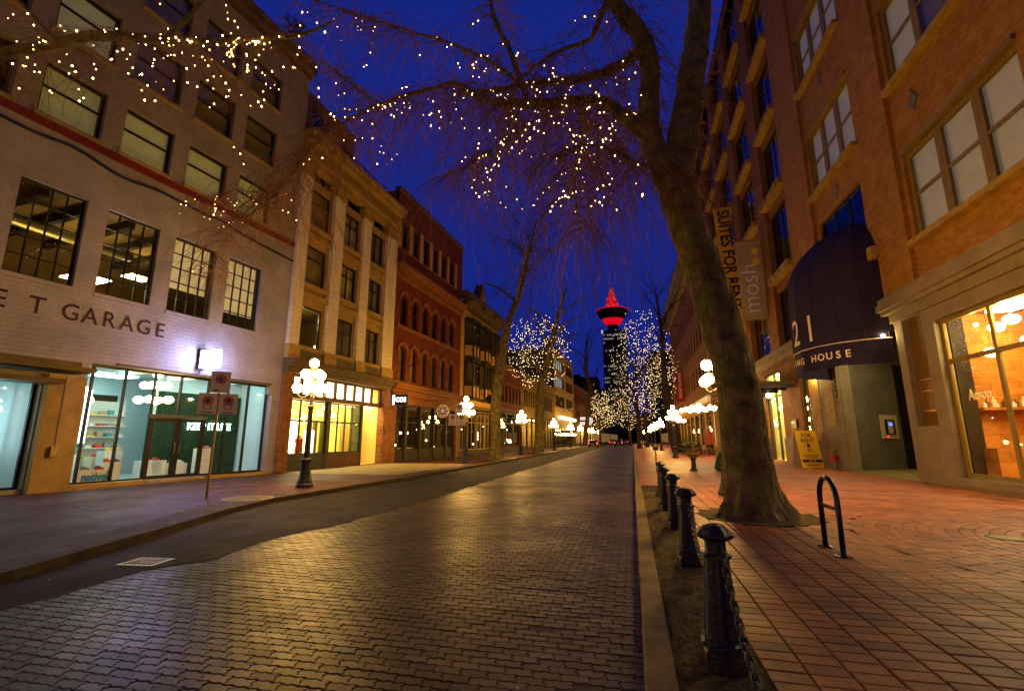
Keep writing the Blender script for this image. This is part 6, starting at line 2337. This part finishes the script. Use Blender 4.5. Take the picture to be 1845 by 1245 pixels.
bag.f.append(tuple(range((len(lev) - 1) * nb, len(lev) * nb)))
tag(bag.obj('watering_bag', 'green_bag', None, True), 'crumpled dark green watering bag round the sapling foot', 'bag')
# ------------------------------------------------------------------ signs, banners, street furniture


def plate(parent, x, y, z0, z1, w, rz, kind):
    """a parking sign plate facing -local y"""
    g_ = bpy.data.objects.new('sign_plate', MB().box(-w / 2, w / 2, -0.012, 0.012, z0, z1).mesh('sign_plate', 'sign_white'))
    link(g_, parent, (x, y, 0), (0, 0, rz))
    cx_, r_ = 0, w * 0.28
    zc = z1 - w * 0.45
    ring = MB()
    for k in range(20):
        a0, a1 = 2 * PI * k / 20, 2 * PI * (k + 1) / 20
        ring.quad((r_ * math.cos(a0), -0.016, zc + r_ * math.sin(a0)), (r_ * math.cos(a1), -0.016, zc + r_ * math.sin(a1)), (r_ * 0.7 * math.cos(a1), -0.016, zc + r_ * 0.7 * math.sin(a1)), (r_ * 0.7 * math.cos(a0), -0.016, zc + r_ * 0.7 * math.sin(a0)))
    c45 = math.cos(PI / 4) * r_ * 0.85
    t = r_ * 0.12
    ring.quad((-c45 - t, -0.017, zc + c45), (-c45 + t, -0.017, zc + c45 + t), (c45 + t, -0.017, zc - c45), (c45 - t, -0.017, zc - c45 - t))
    ring.obj('ring', 'sign_red', g_)
    d_ = MB()
    d_.tube([(0, -0.0135, zc), (0, -0.0145, zc)], r_ * 0.55, 16)
    d_.obj('disc', 'sign_blue' if kind == 0 else 'sign_black', g_)
    bar = MB()
    if kind == 1:
        for k in range(16):
            a0, a1 = 2 * PI * k / 16, 2 * PI * (k + 1) / 16
            q = w * 0.24
            bar.quad((q * math.cos(a0), -0.0145, z0 + w * 0.45 + q * .8 * math.sin(a0)), (q * math.cos(a1), -0.0145, z0 + w * 0.45 + q * .8 * math.sin(a1)), (q * 0.82 * math.cos(a1), -0.0145, z0 + w * 0.45 + q * .65 * math.sin(a1)), (q * 0.82 * math.cos(a0), -0.0145, z0 + w * 0.45 + q * .65 * math.sin(a0)))
        bar.box(-w * 0.3, w * 0.3, -0.0145, -0.0125, z0 + 0.03, z0 + 0.055)
    else:
        bar.box(-w * 0.3, -w * 0.1, -0.0145, -0.0125, z0 + 0.05, z0 + 0.09)
    bar.obj('print', 'sign_black', g_)
    return g_


ps = thing('parking_sign', 'parking sign pole with three white plates before the bright shop window', 'sign', (-10.97, 10.55, 0), math.radians(46))
MB().tube([(0, 0, -0.02), (0, 0, 3.35)], 0.032, 8).obj('pole', 'galvanised', ps)
plate(ps, 0.0, -0.045, 2.78, 3.36, 0.46, 0, 0)
plate(ps, -0.24, -0.045, 2.20, 2.76, 0.44, 0, 1)
plate(ps, 0.24, -0.045, 2.20, 2.76, 0.44, 0, 1)
ps2 = thing('parking_sign', 'sign pole with paired red and white plates beside the second lamp', 'sign', (-10.1, 26.6, 0), math.radians(25))
MB().tube([(0, 0, -0.02), (0, 0, 3.6)], 0.035, 8).obj('pole', 'galvanised', ps2)
plate(ps2, -0.26, -0.05, 2.3, 2.98, 0.46, 0, 1)
plate(ps2, 0.26, -0.05, 2.3, 2.98, 0.46, 0, 1)
plate(ps2, 0.12, -0.05, 3.0, 3.6, 0.46, 0, 0)

ms = thing('round_sign', 'round white sign with dark wreath and leaf emblem hanging before the red building', 'sign', (*B0, 0), RZB)
o = -1
q0 = (13.2, 1.7, 3.55)
m_ = MB(o); m_.tube([(q0[0], q0[1], q0[2]), (q0[0] + 0.07, q0[1], q0[2])], 0.48, 28); m_.obj('disc', 'sign_white', ms)
m_ = MB(o); m_.tube([(q0[0] - 0.012, q0[1], q0[2]), (q0[0] - 0.002, q0[1], q0[2])], 0.40, 28); m_.obj('emblem_field', 'sign_blue', ms)
m_ = MB(o)
for k in range(8):
    a = 2 * PI * k / 8 + PI / 8
    rr = 0.30
    yy, zz = q0[1] + rr * math.cos(a), q0[2] + rr * math.sin(a)
    m_.quad((q0[0] - 0.016, yy, zz - 0.07), (q0[0] - 0.016, yy + 0.07, zz), (q0[0] - 0.016, yy, zz + 0.07), (q0[0] - 0.016, yy - 0.07, zz))
leaf = [(0, -0.2), (0.03, -0.08), (0.16, -0.10), (0.12, 0.0), (0.2, 0.06), (0.09, 0.08), (0.06, 0.12), (0.0, 0.22), (-0.06, 0.12), (-0.09, 0.08), (-0.2, 0.06), (-0.12, 0.0), (-0.16, -0.10), (-0.03, -0.08)]
m_.poly([(q0[0] - 0.018, q0[1] + a, q0[2] + b) for a, b in leaf])
m_.obj('emblem', 'sign_white', ms)
m_ = MB(o); m_.tube([(q0[0] + 0.035, 0.2, 4.35), (q0[0] + 0.035, 2.0, 4.35)], 0.022, 6); m_.tube([(q0[0] + 0.035, q0[1], 4.35), (q0[0] + 0.035, q0[1], q0[2] + 0.45)], 0.015, 5); m_.obj('bracket', 'sign_black', ms)

# banners hung out from the near-side facades (perpendicular to the wall)


def banner(name, label, Y, xa, xb, z0, z1, mat, shear=0.0):
    t = thing(name, label, 'banner', (0, Y, 0))
    b = MB()
    n = 10
    i0 = 0
    for k in range(n + 1):
        z = z0 + (z1 - z0) * k / n
        off = 0.05 * math.sin(k * 0.9)
        for yy in (-0.02, 0.02):
            b.v.append((xa + shear * (z1 - z), yy + off, z))
            b.v.append((xb + shear * (z1 - z), yy + off, z))
    for k in range(n):
        a = 4 * k
        b.f += [(a, a + 1, a + 5, a + 4), (a + 2, a + 3, a + 7, a + 6), (a, a + 2, a + 6, a + 4), (a + 1, a + 3, a + 7, a + 5)]
    b.obj('cloth', mat, t)
    m_ = MB()
    m_.tube([(xa - 0.1, 0, z1 + 0.06), (10.1, 0, z1 + 0.06)], 0.035, 6)
    m_.tube([(xa - 0.1, 0, z0 - 0.06), (10.1, 0, z0 - 0.06)], 0.035, 6)
    m_.obj('rod', 'steel', t)
    return t


bn = banner('banner', 'grey hanging banner with two yellow dots and pale lettering', 36.7, 8.30, 10.0, 10.1, 16.2, 'banner_grey')
text('lettering', 'mosh', 1.75, 'letter_white', bn, (9.55, -0.09, 10.55), (PI / 2, -PI / 2, 0), 0.006, 1.0, 'LEFT', bold=-0.03)
for zz in (14.55, 15.35):
    m_ = MB()
    m_.tube([(9.55, -0.085, zz), (9.55, -0.075, zz)], 0.27, 20)
    m_.obj('dot', 'board_yellow', bn)
bn = banner('banner', 'long yellow hanging banner with black block capitals behind the trunk', 43.5, 8.2, 9.6, 10.4, 22.4, 'banner_yellow', 0.042)
text('lettering', 'SUITES FOR RENT', 1.42, 'sign_black', bn, (8.52, -0.09, 22.1), (PI / 2, PI / 2 - 0.042, 0), 0.006, 0.84, 'LEFT', bold=0.035)
bn = banner('banner', 'red vertical banner with white capitals beyond the fairy light trees', 95.0, 8.5, 10.05, 8.5, 14.2, 'banner_red')
text('lettering', 'JOHN FLUEVOG', 0.80, 'letter_white', bn, (9.0, -0.09, 13.95), (PI / 2, PI / 2, 0), 0.006, 0.85, 'LEFT', bold=0.01)

# sandwich board
sb = thing('sandwich_board', 'yellow for rent sandwich board standing on the brick pavement', 'sandwich board', (9.25, 29.7, 0), math.radians(14))
hh, ww = 1.72, 0.98
sb.scale = (1.18, 1.18, 1.15)
for s_, m_n in ((-1, 'board_yellow'), (1, 'board_white')):
    b = MB()
    y0, y1 = s_ * 0.42, s_ * 0.03
    b.v += [(-ww / 2, y0, 0), (ww / 2, y0, 0), (ww / 2, y1, hh), (-ww / 2, y1, hh), (-ww / 2, y0 + 0.04 * s_, 0), (ww / 2, y0 + 0.04 * s_, 0), (ww / 2, y1 + 0.04 * s_, hh), (-ww / 2, y1 + 0.04 * s_, hh)]
    b.f += [(0, 1, 2, 3), (4, 5, 6, 7), (0, 1, 5, 4), (1, 2, 6, 5), (2, 3, 7, 6), (3, 0, 4, 7)]
    b.obj('board', m_n, sb)
tilt = math.atan2(0.39, hh)


def on_board(z):
    return -0.42 - 0.045 + 0.39 * z / hh


for body, z, size, m_n in (('FOR', 1.42, 0.27, 'sign_black'), ('RENT', 1.17, 0.27, 'sign_black'), ('33', 0.74, 0.24, 'sign_black')):
    text('lettering', body, size, m_n, sb, (0, on_board(z) - 0.006, z), (PI / 2 - tilt, 0, 0), 0.003, 0.95)
for z0, z1, x0, x1, m_n in ((0.95, 1.1, -0.07, 0.07, 'purple'), (0.26, 0.38, -0.45, 0.45, 'purple'), (0.55, 0.58, -0.35, 0.35, 'sign_black'), (0.46, 0.49, -0.3, 0.3, 'sign_black'), (0.12, 0.16, -0.3, 0.3, 'sign_black')):
    b = MB()
    b.quad((x0, on_board(z0) - 0.006, z0), (x1, on_board(z0) - 0.006, z0), (x1, on_board(z1) - 0.006, z1), (x0, on_board(z1) - 0.006, z1))
    b.obj('print', m_n, sb)
text('lettering', '604-436', 0.10, 'letter_white', sb, (0, on_board(0.29) - 0.010, 0.29), (PI / 2 - tilt, 0, 0), 0.002, 1.0)

# standpipe, red caps
sp_ = thing('standpipe', 'small red capped fire standpipe against the stone pilaster', 'standpipe', (9.75, 27.4, 0), 0)
m_ = MB(); m_.lathe([(0.07, 0), (0.07, 0.45), (0.11, 0.5), (0.11, 0.72), (0.06, 0.78), (0.05, 0.95), (0.16, 0.97), (0.16, 1.02), (0.03, 1.04)], 12); m_.obj('pipe', 'galvanised', sp_)
for a in (-2.3, -0.9):
    m_ = MB(); m_.tube([(0.08 * math.cos(a), 0.08 * math.sin(a), 0.6), (0.27 * math.cos(a), 0.27 * math.sin(a), 0.58)], [0.10, 0.13], 10); m_.obj('cap', 'brass_red', sp_)

# drinking fountain
df = thing('drinking_fountain', 'short dark pedestal drinking fountain on the lit brick pavement', 'fountain', (2.85, 25.3, 0))
m_ = MB(); m_.lathe([(0.2, 0), (0.2, 0.05), (0.13, 0.12), (0.11, 0.5), (0.16, 0.56), (0.16, 0.60), (0.08, 0.62)], 8); m_.obj('pedestal', 'black_iron', df)
m_ = MB(); m_.lathe([(0.08, 0.60), (0.26, 0.68), (0.38, 0.80), (0.38, 0.84), (0.34, 0.84), (0.24, 0.74), (0.03, 0.72)], 16); m_.obj('bowl', 'galvanised', df, True)

# parking meters


def meter(x, y, lab):
    t = thing('parking_meter', lab, 'parking meter', (x, y, 0), 0.2, 'parking meters along the kerb')
    m_ = MB(); m_.tube([(0, 0, 0), (0, 0, 1.05)], 0.035, 8); m_.obj('post', 'galvanised', t)
    m_ = MB(); m_.box(-0.11, 0.11, -0.07, 0.07, 1.02, 1.30); m_.lathe([(0.11, 1.30), (0.10, 1.36), (0.05, 1.41)], 10); m_.obj('head', 'black_iron', t)
    m_ = MB(); m_.box(-0.07, 0.07, -0.082, -0.071, 1.18, 1.29); m_.obj('display', 'steel', t)


meter(1.0, 23.2, 'dark headed parking meter nearest the bollard row')
meter(0.9, 40.0, 'parking meter farther along the kerb, small and dark')
meter(0.9, 47.5, 'parking meter farther along the kerb, small and dark')
meter(0.9, 55.0, 'parking meter farther along the kerb, small and dark')
# utility box beside trunk
ub = thing('utility_post', 'short dark post with pale plate beside the tree trunk', 'post', (3.15, 18.6, 0))
MB().box(-0.12, 0.12, -0.1, 0.1, 0, 0.55).obj('post', 'black_iron', ub)
MB().box(-0.06, 0.06, -0.115, -0.102, 0.2, 0.45).obj('plate', 'sign_white', ub)

# ------------------------------------------------------------------ patio


def make_table():
    t = thing('patio_table', 't', 'table')
    MB().lathe([(0.40, 0.72), (0.40, 0.75), (0.02, 0.751)], 16).obj('top', 'dark_wood', t)
    MB().lathe([(0.22, 0), (0.22, 0.03), (0.03, 0.06), (0.03, 0.72)], 8).obj('pedestal', 'black_iron', t)
    return t


def make_chair():
    t = thing('patio_chair', 'c', 'chair')
    MB().box(-0.21, 0.21, -0.21, 0.21, 0.43, 0.46).obj('seat', 'dark_wood', t)
    b = MB(); b.box(-0.21, 0.21, 0.18, 0.215, 0.62, 0.92); b.box(-0.21, -0.17, 0.18, 0.21, 0.46, 0.62); b.box(0.17, 0.21, 0.18, 0.21, 0.46, 0.62); b.obj('backrest', 'dark_wood', t)
    for sx in (-1, 1):
        for sy in (-1, 1):
            MB().tube([(sx * 0.19, sy * 0.19, 0), (sx * 0.18, sy * 0.18, 0.43)], 0.016, 5).obj('leg', 'black_iron', t)
    return t


tb0, ch0 = make_table(), make_chair()
k = 0
for (x, y) in ((5.6, 50), (7.2, 50.5), (8.8, 49.5), (6.4, 54), (8.2, 54.5), (5.8, 58.5), (7.6, 59)):
    t = tb0 if k == 0 else copy_tree(tb0)
    t.location = (x, y, 0)
    t['label'] = 'small dark round patio table under the bulb strings'
    t['group'] = 'patio tables under the bulb strings'
    for q in range(3):
        c = ch0 if (k == 0 and q == 0) else copy_tree(ch0)
        a = q * 2.1 + k
        c.location = (x + 0.62 * math.cos(a), y + 0.62 * math.sin(a), 0)
        c.rotation_euler = (0, 0, a - PI / 2)
        c['label'] = 'dark slim patio chair at a small round table'
        c['group'] = 'patio chairs at the small tables'
    k += 1
rail = thing('patio_railing', 'low dark railing between the patio tables and the pavement', 'railing', (0, 0, 0))
b = MB()
for yy in [47.5 + 1.5 * q for q in range(9)]:
    b.box(4.9, 4.94, yy, yy + 0.04, 0, 1.0)
b.obj('post', 'black_iron', rail)
b = MB()
b.box(4.9, 4.94, 47.5, 59.6, 0.95, 1.0)
b.box(4.9, 4.94, 47.5, 59.6, 0.5, 0.53)
b.obj('rail', 'black_iron', rail)
for q in range(4):
    st = thing('bulb_string', 'string of round warm bulbs slung over the patio', 'string lights', (0, 0, 0), 0, 'bulb strings over the patio')
    p0, p1 = Vector((4.3, 36 + 4 * q, 4.05 + 0.12 * q)), Vector((9.95, 37 + 4.5 * q, 4.9 + 0.2 * q))
    pts = bezier_arc(p0, p1, 0.5, 14)
    b = MB(); b.tube(pts, 0.015, 4, False); b.obj('cable', 'wire', st)
    for pq in pts[1:-1:2]:
        MB().ball((pq.x, pq.y, pq.z - 0.14), 0.19, 8, 6).obj('bulb', 'warm_light', st, True)
for q, (x, y, z) in enumerate(((4.7, 46.5, 3.0), (4.8, 49.0, 3.1), (4.8, 52.0, 3.2), (4.9, 55.5, 3.3))):
    st = thing('globe_post', 'slim patio post carrying a single round globe', 'lamp post', (x, y, 0), 0, 'single globe posts along the patio')
    MB().tube([(0, 0, 0), (0, 0, z)], 0.03, 6).obj('post', 'black_iron', st)
    MB().ball((0, 0, z + 0.15), 0.15, 10, 6).obj('globe', 'warm_light', st, True)
pa = thing('patio_awning', 'pale lit awning strip along the brick front above the patio', 'awning', (0, 0, 0))
b = MB()
b.v += [(10.08, 46, 6.4), (10.08, 66, 6.4), (8.6, 66, 5.6), (8.6, 46, 5.6), (10.08, 46, 6.45), (10.08, 66, 6.45), (8.6, 66, 5.65), (8.6, 46, 5.65)]
b.f += [(0, 1, 2, 3), (4, 5, 6, 7), (0, 1, 5, 4), (1, 2, 6, 5), (2, 3, 7, 6), (3, 0, 4, 7)]
b.obj('cloth', 'letter_cream', pa)
b = MB()
for yy in (46.2, 52.7, 59.2, 65.7):
    b.tube([(10.05, yy, 5.4), (8.62, yy, 5.6)], 0.03, 5)
b.obj('frame', 'steel', pa)
for q, (x, y) in enumerate(((5.2, 46.3), (5.4, 61.0))):
    pl_ = thing('potted_shrub', ('leafy shrub in a dark pot at the near end of the patio', 'leafy shrub in a dark pot at the far end of the patio')[q], 'shrub', (x, y, 0))
    MB().lathe([(0.25, 0), (0.33, 0.5), (0.28, 0.5), (0.05, 0.45)], 12).obj('pot', 'brown_wood', pl_)
    fo = MB()
    for k in range(350):
        v = Vector((rt.gauss(0, 1), rt.gauss(0, 1), rt.gauss(0, 1))).normalized() * rt.uniform(0.3, 0.75)
        c = Vector((0, 0, 1.2)) + Vector((v.x, v.y, v.z * 1.1))
        u = Vector((rt.uniform(-1, 1), rt.uniform(-1, 1), rt.uniform(-1, 1))).normalized() * 0.07
        w = u.cross(Vector((rt.uniform(-1, 1), rt.uniform(-1, 1), 1))).normalized() * 0.035
        fo.quad(c - u, c + w, c + u, c - w)
    fo.obj('foliage', 'leaf_green', pl_)
    MB().tube([(0, 0, 0.4), (0, 0, 1.2)], 0.03, 5).obj('stem', 'bark_dark', pl_)
# red umbrella-like cloth on the patio
um = thing('patio_umbrella', 'furled red patio umbrella standing among the tables', 'umbrella', (7.6, 52.2, 0))
MB().tube([(0, 0, 0), (0, 0, 2.7)], 0.03, 6).obj('pole', 'steel', um)
MB().lathe([(0.5, 1.0), (0.42, 1.4), (0.25, 2.1), (0.05, 2.65)], 8).obj('canopy', 'sign_red', um)

# ------------------------------------------------------------------ cars


def make_car(label, paint):
    t = thing('car', label, 'car')
    prof = [(-2.15, 0.28), (-2.2, 0.62), (-2.1, 0.86), (-1.55, 0.93), (-0.95, 1.38), (0.55, 1.42), (1.25, 0.98), (2.0, 0.86), (2.2, 0.6), (2.15, 0.28)]
    n = len(prof)
    b = MB()
    secs = [(-0.86, 0.96), (-0.80, 1.0), (0.80, 1.0), (0.86, 0.96)]
    for y, f in secs:
        for x, z in prof:
            tuck = 0.16 * max(0, (z - 0.9) / 0.5) * (1 if y > 0 else -1)
            b.v.append((x * f, y - tuck, 0.28 + (z - 0.28) * (1 if abs(y) < 0.83 else 0.985)))
    for k in range(len(secs) - 1):
        for j in range(n):
            j2 = (j + 1) % n
            b.f.append((k * n + j, k * n + j2, (k + 1) * n + j2, (k + 1) * n + j))
    b.f += [tuple(range(n)), tuple(range(3 * n, 4 * n))]
    b.obj('body', paint, t)
    g = MB()
    g.quad((-1.50, -0.62, 0.965), (-1.50, 0.62, 0.965), (-1.01, 0.6, 1.36), (-1.01, -0.6, 1.36))
    g.obj('rear_window', 'sign_black', t)
    for s_ in (-1, 1):
        g = MB()
        g.poly([(-1.3, s_ * 0.875, 0.97), (1.0, s_ * 0.875, 0.97), (0.5, s_ * 0.735, 1.34), (-0.85, s_ * 0.735, 1.33)])
        g.obj('side_window', 'sign_black', t)
        MB().box(-2.24, -2.14, s_ * 0.78 - 0.12, s_ * 0.78 + 0.06, 0.66, 0.82).obj('tail_light', 'tail_red', t)
        for x in (-1.35, 1.35):
            w = MB()
            w.tube([(x, s_ * 0.70, 0.32), (x, s_ * 0.89, 0.32)], 0.32, 16)
            wo = w.obj('wheel', 'rubber', t)
            r = MB()
            r.tube([(x, s_ * 0.892, 0.32), (x, s_ * 0.90, 0.32)], 0.19, 12)
            r.obj('rim', 'steel', wo)
    MB().box(-2.235, -2.2, -0.26, 0.26, 0.5, 0.62).obj('number_plate', 'sign_white', t)
    return t


cars = [(-3.2, 112, 'car_dark', 'dark car with glowing tail lights far down the street'),
        (-5.4, 134, 'car_silver', 'silver car with red tail lights far down the street'),
        (-2.4, 150, 'car_dark', 'farthest dark car with red tail lights at the street end'),
        (-7.6, 96, 'car_dark', 'dark car parked at the far kerb past the pale modern building')]
for x, y, p_, lab in cars:
    c = make_car(lab, p_)
    c.location = (x, y, ZR)
    c.rotation_euler = (0, 0, PI / 2)
# lit lozenge sign over the far pavement
ls = thing('illuminated_sign', 'small white lit lozenge sign over the far pavement lamps', 'sign', (-10.6, 110, 0))
MB().prism([(-1.9, 5.2), (-1.4, 4.6), (1.4, 4.6), (1.9, 5.2), (1.9, 5.9), (1.4, 6.4), (-1.4, 6.4), (-1.9, 5.9)], -0.1, 0.1, 'y').obj('panel', 'office_blue', ls)
MB().box(-1.2, 1.2, -0.13, -0.103, 5.3, 5.7).obj('print', 'sign_blue', ls)
MB().tube([(-1.9, 0, 5.5), (-4.4, 0, 5.5)], 0.05, 5).obj('bracket', 'sign_black', ls)

for k, (x, y, lab) in enumerate(((4.0, 5.05, 'dark square iron utility cover set in the brick pavement'), (5.7, 9.6, 'round dark iron cover inside the circular brick pattern'))):
    uc = thing('utility_cover', lab, 'utility cover', (x, y, 0.004), 0.3)
    if k == 0:
        MB().box(-0.22, 0.22, -0.17, 0.17, -0.01, 0.004).obj('plate', 'dark_cornice', uc)
        MB().box(-0.18, 0.18, -0.13, 0.13, 0.0045, 0.008).obj('lid', 'galvanised', uc)
    else:
        MB().lathe([(0.26, -0.01), (0.26, 0.005), (0.22, 0.005)], 20).obj('rim', 'dark_cornice', uc)
        MB().lathe([(0.21, 0.0), (0.21, 0.006), (0.02, 0.007)], 20).obj('lid', 'galvanised', uc)
